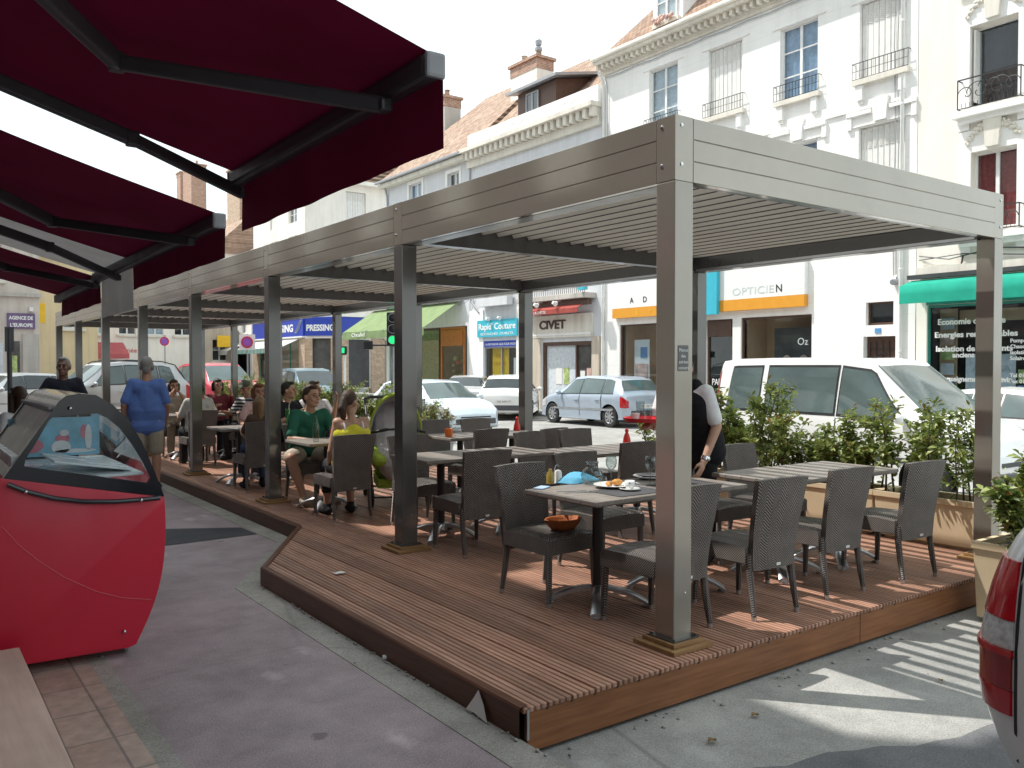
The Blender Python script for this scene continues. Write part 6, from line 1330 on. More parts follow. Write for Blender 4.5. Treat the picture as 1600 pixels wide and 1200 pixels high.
# buildings closing the street, facing us
def front_house(name, label, y, x0, x1, h, wallm, roofm, rise, wins=3, floors=2, z0=3.7, mode='shutter', depth=8, shop=None):
    r = thing(name, label, 'building', ((x0 + x1) / 2, y, 0)); f = Fac(r, 'y', y); ops = []
    z = z0
    for fl in range(floors):
        for k in range(wins):
            c = x0 + (x1 - x0) * (k + .5) / wins; ops.append((c - .5, c + .5, z, z + 1.5))
        z += 2.8
    f.wall(x0, x1, .0, h, ops, wallm)
    mb = MB(); mb.quad((x0, y, 0), (x0, y + depth, 0), (x0, y + depth, h), (x0, y, h)); mb.quad((x1, y, 0), (x1, y + depth, 0), (x1, y + depth, h), (x1, y, h)); mb.build('side_wall', wallm, r, recalc=False)
    for i, o in enumerate(ops): f.window(*o, back='interior_dark' if i % 2 else 'curtain_white', rows=2)
    mb = MB(); mb.add([(x0 - .3, y - .35, h), (x1 + .3, y - .35, h), (x1 + .3, y + depth / 2, h + rise), (x0 - .3, y + depth / 2, h + rise), (x0 - .3, y + depth, h), (x1 + .3, y + depth, h)], [(0, 1, 2, 3), (3, 2, 5, 4), (0, 3, 4), (1, 5, 2)]); mb.build('roof', roofm, r)
    return r, f
r, f = front_house('agency_building', 'grey beige corner building carrying the violet agency sign', 41.0, -6, 5.1, 7.6, 'shade_facade', 'roof_tiles_brown', .8, 3, 1, 5.2)
f.box('string_course', 'pale_grey_stone', -6, 5.15, 4.55, 4.7, -.15, -.003)
s_ = f.box('shop_sign', 'sign_violet', 3.90, 4.92, 3.22, 3.86, -.08, -.003); text('AGENCE DE', f.P(3.97, 3.60, -.085), .2, 'letter_white', FACE_NEAR, s_, bold=.007, width=.88); text("L'EUROPE", f.P(4.0, 3.30, -.085), .2, 'letter_white', FACE_NEAR, s_, bold=.007, width=.82)
f.box('corner_pilaster', 'pale_grey_stone', 4.45, 5.05, .02, 3.0, -.12, -.003); f.box('notice_window', 'curtain_white', 3.2, 3.75, .3, 2.6, -.06, -.003); f.box('notice_board', 'sign_mauve', 3.3, 3.7, .5, 1.0, -.08, -.062); f.box('door', 'shop_dark', 3.9, 4.35, .02, 2.7, -.05, -.003); f.box('poster', 'poster_green', 3.95, 4.25, .9, 2.1, -.07, -.052)
f.box('wall_lamp', 'white_paint', 4.7, 4.84, 3.95, 4.12, -.25, -.003)
front_house('ochre_house', 'ochre yellow house behind the agency corner', 52.0, 2.0, 9.3, 7.6, 'ochre_plaster', 'roof_tiles', 1.0, 3, 1)
r, f = front_house('white_bakery_house', 'small white house with a pink awning and red lettering', 57.0, 9.4, 16.0, 6.8, 'cream_plaster', 'roof_tiles', 3, 4, 1, 3.6)
mb = MB(); mb.prism([(-.05, 3.1), (-1.8, 2.4), (-1.8, 2.1), (-1.76, 2.36)], lambda d, v, s: f.P(s, v, d), 8.2, 11.6); mb.build('awning', 'awning_pink', r); text('La Fournée', f.P(10.6, 2.5, -.02), .4, 'sign_red', FACE_NEAR, r)
r, f = front_house('stone_barn_house', 'low beige house with stone gable and yellow post signs', 66.0, 16.4, 19.4, 5.6, 'old_beige', 'roof_tiles_brown', 2.2, 2, 1, 2.6)
r, f = front_house('low_shop_house', 'low tiled house with blue shop panels at the end of the street', 60.0, 15.9, 19.3, 4.6, 'old_beige', 'roof_tiles_brown', 1.8, 2, 1, 2.0)
f.box('shop_panel', 'sign_blue', 16.6, 19.0, .6, 1.1, -.05, -.003); 
for k, (x, z) in enumerate(((16.5, 3.4), (18.6, 3.3))):
    t = thing('yellow_sign', ['yellow hanging post sign left of the far low house', 'yellow hanging post sign right of the far low house'][k], 'sign', (x, 59.6, z)); mb = MB(); mb.box(-.45, .45, -.06, .06, -.35, .45); mb.build('panel', 'sign_yellow', t, world=False, bevel=.02); mb = MB(); mb.bar((0, 0, .3), (0, .4, .3), .05, .05); mb.build('bracket', 'iron', t, world=False)
t = thing('yellow_sign', 'yellow hanging sign on the agency building corner', 'sign', (5.05, 41.5, 3.9)); mb = MB(); mb.box(-.32, .32, -.06, .06, -.4, .45); mb.build('panel', 'sign_yellow', t, world=False, bevel=.02); mb = MB(); mb.bar((0, 0, .3), (-.6, .0, .3), .05, .05); mb.build('bracket', 'iron', t, world=False)
# ------------------------------------------------------------------ street furniture
def px_ground(px, d, z=ROAD): 
    q = ray(px, 571); return V((q.x * d, q.y * d, z))
p = px_ground(614, 20.0); tl = thing('traffic_light', 'black three lamp traffic light showing green before the olive awning', 'traffic light', p)
mb = MB(); mb.tube([(0, 0, 0), (0, 0, 2.95)], .05, 10); mb.build('pole', 'zinc', tl, world=False, smooth=.8)
Mf = Rz(-AZ + .1)
mb = MB(); mb.obox(Mf @ V((0, -.12, 2.62)), (.27, .16, .78), Mf); hd_ = mb.build('housing', 'black', tl, world=False, bevel=.03)
for k, (z, m) in enumerate(((2.87, 'lamp_off'), (2.62, 'lamp_off'), (2.37, 'lamp_green'))):
    mb = MB(); mb.lathe([(0, .012), (.075, .01), (.09, 0)], 18, Mf @ V((0, -.205, z)), 0, Mf @ Rx(pi / 2)); mb.build('lamp', m, hd_, world=False, smooth=.8)
    mb = MB(); mb.lathe([(.093, 0), (.105, 0), (.105, .06), (.093, .06)], 18, Mf @ V((0, -.203, z)), 0, Mf @ Rx(pi / 2)); mb.build('visor', 'zinc', hd_, world=False, smooth=.8)
mb = MB(); mb.obox(Mf @ V((-.56, 0, 2.25)), (.2, .3, .2), Mf); mb.bar(Mf @ V((-.5, 0, 2.25)), (0, 0, 2.25), .04, .04); sd = mb.build('side_signal', 'black', tl, world=False, bevel=.06)
p = px_ground(539, 27.0); t = thing('pedestrian_light', 'green pedestrian signal on a thin pole before the brick pillar', 'traffic light', p)
mb = MB(); mb.tube([(0, 0, 0), (0, 0, 2.4)], .04, 8); mb.build('pole', 'white_paint', t, world=False, smooth=.8)
mb = MB(); mb.obox(Mf @ V((-.05, -.1, 2.25)), (.26, .16, .28), Mf); h_ = mb.build('housing', 'black', t, world=False, bevel=.05); mb = MB(); mb.obox(Mf @ V((-.05, -.19, 2.25)), (.10, .01, .16), Mf); mb.build('lamp', 'lamp_green', h_, world=False)
def nopark(px, d, zc, label, square):
    p = px_ground(px, d); t = thing('no_parking_sign', label, 'sign', p); mb = MB(); mb.tube([(0, 0, 0), (0, 0, zc + .3)], .03, 8); mb.build('pole', 'zinc', t, world=False, smooth=.8)
    if square: mb = MB(); mb.obox(Mf @ V((0, -.05, zc)), (.56, .02, .56), Mf); mb.build('backing', 'sign_white', t, world=False)
    mb = MB(); mb.lathe([(0, .02), (.21, .02), (.21, 0), (0, 0)], 22, Mf @ V((0, -.065, zc)), 0, Mf @ Rx(pi / 2)); ds = mb.build('disc', 'sign_red', t, world=False)
    mb = MB(); mb.lathe([(0, .004), (.16, .004)], 22, Mf @ V((0, -.087, zc)), 0, Mf @ Rx(pi / 2)); mb.build('blue_field', 'sign_mauve', ds, world=False)
nopark(387, 31.0, 2.62, 'no parking disc on a white square beside the striped awning', True); nopark(258, 40.0, 2.9, 'no parking disc on a bare pole left of the red car', False)
p = px_ground(15, 26); t = thing('dark_pole', 'dark sign pole before the agency corner building', 'pole', p); mb = MB(); mb.tube([(0, 0, 0), (0, 0, 2.9)], .07, 8); mb.build('shaft', 'iron', t, world=False, smooth=.8); mb = MB(); mb.box(-.12, .12, -.05, .05, 2.2, 2.95); mb.build('head', 'iron', t, world=False)
p = px_ground(57, 34); t = thing('red_board', 'maroon framed menu board standing behind the dark jersey man', 'board', p)
mb = MB(); mb.box(-.75, .75, -.04, .04, .1, 1.45); mb.build('panel', 'menu_red', t, world=False, bevel=.01); mb = MB(); mb.box(-.6, .6, -.055, -.041, 1.05, 1.35); mb.build('header', 'menu_paper', t, world=False)
# ------------------------------------------------------------------ people
def skin_m(n, c):
    if n not in MATS: 
        m = mat(n, c, .5, var=.1, vs=14); m.node_tree.nodes['Principled BSDF'].inputs['Subsurface Weight'].default_value = .08; m.node_tree.nodes['Principled BSDF'].inputs['Subsurface Radius'].default_value = (.02, .008, .005)
    return n
skin_m('skin', (.50, .29, .20)); skin_m('skin_tan', (.38, .20, .13)); skin_m('skin_dark', (.17, .085, .055))
mat('eye', (.02, .015, .012), .2); mat('lip', (.36, .12, .10), .5)
mat('hair_brown', (.055, .028, .015), .55, bmp=.9, bs=70); mat('hair_dark', (.014, .011, .010), .5, bmp=.9, bs=70); mat('hair_grey', (.22, .21, .20), .6, bmp=.9, bs=70); mat('hair_red', (.16, .045, .02), .55, bmp=.9, bs=70); mat('hair_fair', (.22, .13, .06), .55, bmp=.9, bs=70)
def clothm(n, c, **k):
    if n not in MATS: mat(n, c, .85, var=.16, vs=7, bmp=.5, bs=26, spec=.25, **k)
    return n
clothm('cloth_blue', (.10, .17, .42)); clothm('cloth_black', (.014, .014, .017)); clothm('cloth_navy', (.016, .016, .026)); clothm('cloth_green', (.025, .13, .085)); clothm('cloth_yellow', (.68, .62, .05)); clothm('cloth_white', (.78, .78, .80)); clothm('cloth_beige', (.46, .40, .32)); clothm('cloth_grey', (.52, .52, .48)); clothm('cloth_pink', (.62, .42, .40)); clothm('cloth_maroon', (.14, .025, .035)); clothm('cloth_khaki', (.33, .29, .22)); clothm('cloth_denim', (.06, .09, .17)); clothm('cloth_dark', (.03, .03, .035)); clothm('cloth_cap', (.10, .11, .08)); clothm('cloth_charcoal', (.10, .10, .11)); clothm('cloth_brown', (.10, .06, .045))
def stripem(n):
    m, t, b = nodes(n); z = sepxyz(t, coords(t))[2]; s = mth(t, 'SINE', mth(t, 'MULTIPLY', z, 2 * pi / .055)); nz = noise(t, coords(t), 8, 3)
    c = ramp(t, mth(t, 'MULTIPLY_ADD', s, .5, .5), [(.45, (.02, .02, .03)), (.55, (.55, .55, .55))]); c = mix(t, 1.0, c, ramp(t, nz, [(.3, .8), (.7, 1)]), 'MULTIPLY'); t.links.new(c, b.inputs['Base Color']); b.inputs['Roughness'].default_value = .85
stripem('cloth_striped')
def floralm(n):
    m, t, b = nodes(n); v = t.nodes.new('ShaderNodeTexVoronoi'); v.inputs['Scale'].default_value = 34; t.links.new(coords(t), v.inputs['Vector'])
    c = mix(t, ramp(t, v.outputs['Distance'], [(.2, 1), (.3, 0)]), (.62, .60, .60), (.25, .26, .32)); t.links.new(c, b.inputs['Base Color']); b.inputs['Roughness'].default_value = .85
floralm('cloth_floral')
def hand(mb, w, d, up, side, s=1.0, curl=.5):
    """palm and five bent fingers; w wrist, d direction, up = back of the hand, side: +1 thumb on +x of (d x up)"""
    d = V(d).normalized(); up = (V(up) - d * V(up).dot(d)).normalized(); x = d.cross(up).normalized() * side
    M = Matrix((x, d, up)).transposed(); P = lambda a, b, c: w + M @ V((a, b, c)) * s
    mb.ell(P(0, .045, 0), (.040 * s, .052 * s, .017 * s), 12, 8, 0, M)
    for k, (o, ln) in enumerate(((.028, .070), (.010, .078), (-.009, .072), (-.027, .056))):
        a = P(o * .95, .082, 0); c1 = curl * (.8 + .12 * k); b1 = P(o * 1.05, .082 + ln * .5 * cos(c1 * .6), -ln * .5 * sin(c1 * .6)); b2 = P(o * 1.05, .082 + ln * .5 * cos(c1 * .6) + ln * .5 * cos(c1 * 1.9), -ln * .5 * sin(c1 * .6) - ln * .5 * sin(c1 * 1.9))
        capsule(mb, a, b1, .0098 * s, .0092 * s, 8); capsule(mb, b1, b2, .0092 * s, .0078 * s, 8)
    a = P(.030, .022, -.004); b1 = P(.055, .055, -.016); b2 = P(.052, .085, -.026); capsule(mb, a, b1, .013 * s, .011 * s, 8); capsule(mb, b1, b2, .011 * s, .0088 * s, 8)
def person(label, loc, face, sit=False, H=1.72, lean=0., headyaw=0., headpitch=0., skin='skin', shirt='cloth_white', sleeve=.55, pants='cloth_dark', leg=1.0, hair='short', hairm='hair_brown', arms=None, shoes='cloth_dark', female=False, knees=None, torso_yaw=0, voxel=.0095, group=None, belly=0., straps=False, extra_vest=None, z=DZ):
    root = thing('person', label, 'person', (loc[0], loc[1], z), R(face), group); s = H / 1.75
    hz = .535 if sit else .93 * s; ML = Rx(-lean); MT = Rz(R(torso_yaw)) @ ML
    P = V((0, -.06 if sit else 0, hz)); T = lambda x, y, z_: P + MT @ V((x, y, z_)) * s
    sw = .148 if female else .166
    N = T(0, -.005, .525); C = T(0, 0, .34); Wst = T(0, 0.005, .16)
    SH = {q: T(q * sw, 0, .455) for q in (-1, 1)}
    hM = Rz(R(headyaw)) @ Rx(R(headpitch)) if True else None
    HC = N + MT @ V((0, .022, .085)) * s + V((0, .012, .045)) * s
    Hp = lambda x, y, z_: HC + hM @ V((x, y, z_)) * s * 1.07
    defarms = {q: ((q * .05, -.02, -.285), (q * .045, .07, -.53)) for q in (-1, 1)} if not sit else {q: ((q * .085, .10, -.25), (-q * .04 + q * .10, .31, -.20)) for q in (-1, 1)}
    arms = {**defarms, **(arms or {})}
    mb = MB()
    # head
    mb.ell(Hp(0, -.008, .022), (.074 * s, .093 * s, .104 * s), 18, 14, 0, hM); mb.ell(Hp(0, .022, -.052), (.056 * s, .066 * s, .064 * s), 14, 10, 0, hM); mb.ell(Hp(0, .066, -.088), (.026 * s, .022 * s, .02 * s), 10, 8, 0, hM)
    capsule(mb, Hp(0, .086, .018), Hp(0, .107, -.020), .0095 * s, .0155 * s, 8); mb.ell(Hp(0, .074, .034), (.052 * s, .022 * s, .015 * s), 10, 6, 0, hM)
    for q in (-1, 1): mb.ell(Hp(q * .075, -.01, -.004), (.012 * s, .022 * s, .032 * s), 8, 6, 0, hM); mb.ell(Hp(q * .042, .062, -.02), (.022 * s, .02 * s, .022 * s), 8, 6, 0, hM)
    mb.ell(Hp(0, .080, -.055), (.026 * s, .014 * s, .014 * s), 8, 6, 0, hM)
    capsule(mb, N - MT @ V((0, 0, .04)), HC - V((0, .012, .06)) * s, .058 * s if not female else .05 * s, .054 * s if not female else .046 * s)
    # trunk
    capsule(mb, T(-.10, 0, .40), T(.10, 0, .40), .085 * s, .085 * s); capsule(mb, T(-.075, 0, .26), T(.075, 0, .26), .088 * s, .088 * s); capsule(mb, T(-.06, .0, .10), T(.06, 0, .10), .09 * s, .09 * s); capsule(mb, T(-.085, 0, 0), T(.085, 0, 0), .095 * s, .095 * s); capsule(mb, Wst, C, .10 * s, .11 * s); capsule(mb, N - MT @ V((0, 0, .03)), T(0, 0, .40), .055 * s, .09 * s)
    E, Hn = {}, {}
    for q in (-1, 1):
        e, h = arms[q]; E[q] = SH[q] + V(e) * s; Hn[q] = SH[q] + V(h) * s
        capsule(mb, T(q * .08, 0, .44), SH[q], .058 * s, .056 * s); capsule(mb, SH[q], E[q], .052 * s, .040 * s); capsule(mb, E[q], Hn[q], .041 * s, .026 * s)
        d = Hn[q] - E[q]; hand(mb, Hn[q], d, V((0, -.2, 1)) if abs(d.normalized().z) < .75 else V((q, .0, .1)), -q if d.normalized().z > -.75 else -q, .98 * s, .45)
    # legs
    K, A = {}, {}
    for q in (-1, 1):
        hip = P + V((q * .095, 0, -.01)) * s
        if sit:
            k, a = (knees or {}).get(q, ((q * .13, .40, -.015), (q * .13, .36, -.455)))
            K[q] = P + V(k) * s; A[q] = P + V(a) * s; A[q].z = max(A[q].z, .075)
        else:
            k, a = (knees or {}).get(q, ((q * .105, .015, -.44), (q * .115, -.02, -.85))); K[q] = P + V(k) * s; A[q] = P + V(a) * s; A[q].z = max(.075, A[q].z)
        capsule(mb, hip, K[q], .088 * s, .057 * s); capsule(mb, K[q], K[q] + (A[q] - K[q]) * .35, .056 * s, .058 * s); capsule(mb, K[q] + (A[q] - K[q]) * .35, A[q], .056 * s, .036 * s)
    ex = MB()
    for q in (-1, 1): ex.ell(Hp(q * .031, .083, .012), (.012 * s, .008 * s, .0065 * s), 8, 6, 1, hM); ex.ell(Hp(q * .033, .092, .036), (.021 * s, .006 * s, .0045 * s), 8, 4, 1, hM)
    ex.ell(Hp(0, .094, -.055), (.023 * s, .006 * s, .007 * s), 8, 5, 2, hM)
    blob('body', mb, [skin, 'eye', 'lip'], root, voxel, 2, ex)
    # shirt
    if shirt:
        mb = MB(); o = .020
        for (w, z_, r_) in ((.10, .395, .083), (.085, .26, .095), (.080, .17, .10 + belly * .4), (.080, .10, .104 + belly * .5), (.084, .05, .108 + belly * .3)) + (((.086, .0, .110), (.086, -.05, .110)) if not sit else ()):
            if straps and z_ > .39: w, z_, r_ = .11, .33, .082
            if straps: capsule(mb, T(-.06, -.01, z_ - .02), T(.06, -.01, z_ - .02), .128 * s, .128 * s)
            capsule(mb, T(-w, belly * .3 * (z_ < .3), z_), T(w, belly * .3 * (z_ < .3), z_), (r_ + o) * s, (r_ + o) * s)
        capsule(mb, Wst, C, (.10 + o + belly * .4) * s, (.108 + o) * s)
        if female: 
            for q in (-1, 1): mb.ell(T(q * .075, .085, .31), .062 * s, 10, 8)
        if not straps:
            capsule(mb, N - MT @ V((0, 0, .075)), T(0, 0, .40), .05 * s, .10 * s)
            for q in (-1, 1):
                capsule(mb, T(q * .08, 0, .43), SH[q], .07 * s, .064 * s)
                if sleeve > 0:
                    if sleeve <= 1: capsule(mb, SH[q], SH[q] + (E[q] - SH[q]) * sleeve, .064 * s, .062 * s)
                    else: capsule(mb, SH[q], E[q], .068 * s, .054 * s); capsule(mb, E[q], E[q] + (Hn[q] - E[q]) * (sleeve - 1), .054 * s, .042 * s)
        if not sit: capsule(mb, T(-.086, 0, -.10), T(.086, 0, -.10), (.108 + o) * s, (.108 + o) * s)
        so_ = blob('shirt', mb, shirt, root, .012, 9)
        if straps:
            for q in (-1, 1): mb = MB(); mb.tube([T(q * .105, .10, .33), T(q * .105, .07, .44), T(q * .10, .0, .505), T(q * .10, -.07, .44), T(q * .10, -.115, .33)], .010, 6); mb.build('strap', 'cloth_white', so_, world=False, smooth=3)
    if extra_vest:
        mb = MB()
        for (w, z_, r_) in ((.085, .36, .092), (.085, .31, .10), (.085, .26, .102), (.08, .18, .104), (.078, .12, .106), (.085, .06, .11), (.085, .0, .114), (.085, -.06, .116)): capsule(mb, T(-w, 0, z_), T(w, 0, z_), (r_ + .045) * s, (r_ + .045) * s)
        for q in (-1, 1): capsule(mb, T(q * .095, -.02, .38), T(q * .085, -.02, .505), .085 * s, .052 * s)
        blob('waistcoat', mb, extra_vest, root, .012, 8)
    # trousers or shorts
    mb = MB(); capsule(mb, P + V((-.08, 0, .03)) * s, P + V((.08, 0, .03)) * s, .108 * s, .108 * s); capsule(mb, P + V((-.08, 0, -.05)) * s, P + V((.08, 0, -.05)) * s, .106 * s, .106 * s)
    for q in (-1, 1):
        hip = P + V((q * .095, 0, -.01)) * s
        if leg <= .5: capsule(mb, hip, hip + (K[q] - hip) * (leg * 2), .108 * s, .094 * s)
        else: capsule(mb, hip, K[q], .104 * s, .074 * s); capsule(mb, K[q], K[q] + (A[q] - K[q]) * (leg - .5) * 2, .074 * s, .062 * s)
    blob('trousers' if leg > .5 else 'shorts', mb, pants, root, .013, 3)
    for q in (-1, 1):
        mb = MB(); a = A[q]; capsule(mb, (a.x, a.y - .03, .045), (a.x + q * .02, a.y + .13, .036), .044, .036); capsule(mb, (a.x, a.y, .06), (a.x, a.y, .10), .046, .042); o_ = blob('shoe', mb, shoes, root, .012, 2)
    # hair
    mb = MB()
    if hair != 'bald':
        mb.ell(Hp(0, -.022, .040), (.081 * s, .094 * s, .098 * s), 16, 12, 0, hM)
        if hair in ('bob', 'long'):
            for q in (-1, 1): capsule(mb, Hp(q * .068, -.01, .03), Hp(q * .072, -.01, -.06 if hair == 'bob' else -.16), .036 * s, .030 * s)
            capsule(mb, Hp(0, -.07, .02), Hp(0, -.065, -.08 if hair == 'bob' else -.22), .068 * s, .056 * s); mb.ell(Hp(0, .050, .095), (.06 * s, .042 * s, .024 * s), 10, 8, 0, hM)
        if hair == 'tail':
            capsule(mb, Hp(0, -.085, .03), Hp(0, -.12, -.05), .045 * s, .05 * s); capsule(mb, Hp(0, -.12, -.05), Hp(0, -.09, -.18), .05 * s, .022 * s)
        if hair == 'short':
            for q in (-1, 1): mb.ell(Hp(q * .066, -.03, .005), (.02 * s, .045 * s, .05 * s), 8, 6, 0, hM)
            mb.ell(Hp(0, -.075, -.02), (.055 * s, .035 * s, .06 * s), 8, 6, 0, hM); mb.ell(Hp(0, .035, .105), (.055 * s, .05 * s, .025 * s), 10, 6, 0, hM)
        hb = blob('hair', mb, hairm, root, .009, 1)
    if hair == 'cap':
        mb = MB(); mb.ell(Hp(0, -.008, .060), (.088 * s, .104 * s, .076 * s), 16, 10, 0, hM); capsule(mb, Hp(-.035, .10, .052), Hp(.035, .10, .052), .02 * s, .02 * s); mb.ell(Hp(0, .115, .048), (.07 * s, .06 * s, .010 * s), 12, 6, 0, hM); blob('cap', mb, 'cloth_cap', root, .009, 2)
    return root, dict(H=Hn, E=E, HC=HC, N=N)
PP = 'people at the tables and on the pavement'
person('man in a blue short sleeved shirt and khaki shorts standing with his back to us', (2.80, 12.3), -18, H=1.84, skin='skin_tan', shirt='cloth_blue', sleeve=.85, pants='cloth_khaki', leg=.46, hair='short', hairm='hair_grey', belly=.08, headyaw=0, arms={-1: ((-.10, -.05, -.27), (-.12, .04, -.50)), 1: ((.08, -.04, -.28), (.06, .10, -.47))}, z=0, group=PP)
person('dark skinned man in a navy roll neck jersey standing behind the freezer', (1.98, 13.6), 176, H=1.84, skin='skin_dark', shirt='cloth_navy', sleeve=1.95, pants='cloth_navy', hair='short', hairm='hair_grey', headyaw=-18, arms={-1: ((-.12, .02, -.27), (-.02, .14, -.45)), 1: ((.16, .0, -.25), (.24, .12, -.45))}, z=0, group=PP)
person('brown haired woman in white seen past the back of the freezer', (.98, 9.3), 20, H=1.52, shirt='cloth_white', sleeve=.8, hair='long', hairm='hair_brown', female=True, z=0, group=PP)
person('person in a dark cap at the left edge behind the freezer', (.78, 11.2), 60, H=1.66, shirt='cloth_navy', sleeve=1.9, hair='cap', hairm='hair_dark', z=0, group=PP)
person('man in a dark green tee shirt and pale shorts leaning on the drinks table', (3.88, 9.34), 176, sit=True, H=1.80, lean=.20, shirt='cloth_green', sleeve=.8, pants='cloth_beige', leg=.42, hair='short', hairm='hair_brown', headyaw=22, arms={1: ((.09, .12, -.26), (-.16, .36, -.28)), -1: ((-.09, .14, -.25), (.04, .40, -.24))}, knees={1: ((.30, .36, -.0), (.16, .36, -.46)), -1: ((-.14, .40, -.01), (-.14, .34, -.46))}, shoes='cloth_beige', group=PP)
person('woman in a yellow strappy top with a brown ponytail seated with her back to us', (3.76, 8.02), -4, sit=True, H=1.70, female=True, shirt='cloth_yellow', straps=True, sleeve=0, pants='cloth_dark', leg=.8, hair='tail', hairm='hair_brown', headyaw=-62, arms={-1: ((-.06, .02, -.29), (-.02, .20, -.47)), 1: ((.07, .10, -.25), (.02, .32, -.20))}, group=PP)
person('fair haired child seated with back to us behind the third post', (3.70, 10.48), -4, sit=True, H=1.42, female=True, shirt='cloth_brown', sleeve=.8, pants='cloth_denim', hair='long', hairm='hair_fair', headyaw=-20, group=PP)
person('red haired woman in white sleeves facing us at the menu table', (4.22, 11.98), 176, sit=True, H=1.70, female=True, lean=.1, skin='skin_tan', shirt='cloth_pink', sleeve=.7, pants='cloth_dark', hair='bob', hairm='hair_red', arms={1: ((.12, .10, -.24), (.12, .36, -.27)), -1: ((-.10, .12, -.24), (.02, .30, -.12))}, group=PP)
person('young dark haired man in a black tee shirt by the bushes', (4.66, 11.9), 200, sit=True, H=1.74, shirt='cloth_black', sleeve=.75, hair='short', hairm='hair_dark', headyaw=30, arms={1: ((.08, .12, -.25), (-.10, .30, -.10)), -1: ((-.08, .12, -.25), (.04, .26, .0))}, group=PP)
person('person in a pale floral top half hidden behind the man in green', (5.10, 12.05), 170, sit=True, H=1.74, shirt='cloth_floral', sleeve=.7, hair='short', hairm='hair_brown', headyaw=50, arms={-1: ((-.10, .12, -.22), (-.12, .22, .04)), 1: ((.08, .1, -.25), (.0, .3, -.18))}, group=PP)
person('woman with short brown hair holding her hands to her mouth', (3.98, 15.5), 178, sit=True, H=1.72, female=True, shirt='cloth_beige', sleeve=1.5, pants='cloth_khaki', hair='bob', hairm='hair_brown', arms={1: ((.10, .16, -.20), (-.08, .20, .10)), -1: ((-.10, .16, -.20), (.08, .20, .08))}, group=PP)
person('man in a pale grey shirt seated with his back to us behind the fourth post', (3.86, 13.70), 0, sit=True, H=1.74, shirt='cloth_grey', sleeve=.8, pants='cloth_dark', hair='short', hairm='hair_dark', group=PP)
mw, mwj = person('woman in maroon reading a tall menu card', (4.68, 15.3), 190, sit=True, H=1.74, female=True, shirt='cloth_maroon', sleeve=1.8, hair='bob', hairm='hair_dark', headyaw=-12, arms={-1: ((-.10, .14, -.22), (-.02, .20, .06)), 1: ((.10, .14, -.24), (.06, .36, -.14))}, group=PP)
person('man in a flat cap and black white striped shirt looking down', (4.80, 14.15), 118, sit=True, H=1.74, lean=.12, shirt='cloth_striped', sleeve=.85, hair='cap', hairm='hair_grey', headpitch=-18, skin='skin_tan', group=PP)
# waiter bending to the laid table, red tray on his other hand
wt_, wj = person('waiter in white shirt and black waistcoat bending over the laid table behind the corner post', (5.16, 4.66), 112, H=1.76, lean=.46, shirt='cloth_white', sleeve=.78, pants='cloth_black', hair='short', hairm='hair_brown', extra_vest='cloth_black', headpitch=-10, arms={-1: ((-.07, -.04, -.26), (-.02, .10, -.52)), 1: ((.04, .10, -.26), (-.02, .36, -.24))}, voxel=.008, group=PP)
# ------------------------------------------------------------------ menus, drinks, tray
def local_to_world(root, p): return root.matrix_basis @ V(p)
hp = local_to_world(mw, mwj['H'][1]) + V((-.06, -.03, .10))
mn = thing('menu_card', 'tall red and cream menu card held by the woman in maroon', 'menu', hp, R(10)); mb = MB()
mb.add([(-.30, -.06, .14), (-.02, .06, .02), (.09, .0, -.20), (-.19, -.12, -.12)], [(0, 1, 2, 3)]); mb.build('cover', 'menu_red', mn, world=False, recalc=False)
mb = MB(); mb.add([(-.20, -.075, .105), (.0, .035, .03), (.09, -.008, -.18), (-.11, -.10, -.12)], [(0, 1, 2, 3)]); mb.build('page', 'menu_paper', mn, world=False, recalc=False)
mb = MB(); mb.obox((3.70, 11.0, TZ + .004), (.42, .30, .004), Rz(.2)); mc = tag(mb.build('menu_card', 'paper'), 'white menu card lying flat on the table before the red haired woman', 'menu')
def bottle(x, y, label, m='clear_glass', h=.24):
    mb = MB(); mb.lathe([(0, 0), (.03, 0), (.033, .01), (.033, h * .6), (.013, h * .8), (.013, h), (0, h)], 14, (x, y, TZ + .001)); return tag(mb.build('bottle', m, smooth=.8), label, 'bottle')
bottle(3.63, 8.55, 'clear glass water bottle on the drinks table', h=.27)
def tumbler(x, y, label, m, h=.13, fill=.8):
    t = thing('drink_glass', label, 'glass', (x, y, TZ + .001)); mb = MB(); mb.lathe([(0, 0), (.028, 0), (.034, h), (.031, h), (.026, .006), (0, .006)], 14); mb.build('glass', 'clear_glass', t, smooth=.8, world=False)
    mb = MB(); mb.lathe([(0, .007), (.025, .007), (.030, h * fill), (0, h * fill)], 14); mb.build('drink', m, t, smooth=.8, world=False)
    mb = MB(); mb.tube([(0, .0, .01), (.03, .01, h + .07)], .003, 5); mb.build('straw', 'paper', t, world=False)
tumbler(3.76, 8.42, 'tall glass of red drink on the drinks table', 'drink_red', .17); tumbler(3.83, 8.47, 'glass of green drink beside the red one', 'drink_green', .15, .6)
tumbler(4.42, 11.38, 'tall green drink before the young man in black', 'drink_green', .22, .9)
hw = local_to_world(wt_, wj['H'][1]); TR = V((hw.x, hw.y, hw.z + .035))
q = atz(985, 668, 1.20); 
tray = thing('serving_tray', 'round red serving tray carried by the waiter with empty glasses', 'tray', TR)
mb = MB(); mb.lathe([(0, 0), (.17, 0), (.195, .022), (.20, .022), (.175, -.008), (0, -.008)], 30); mb.build('dish', 'tray_red', tray, world=False, smooth=.8)
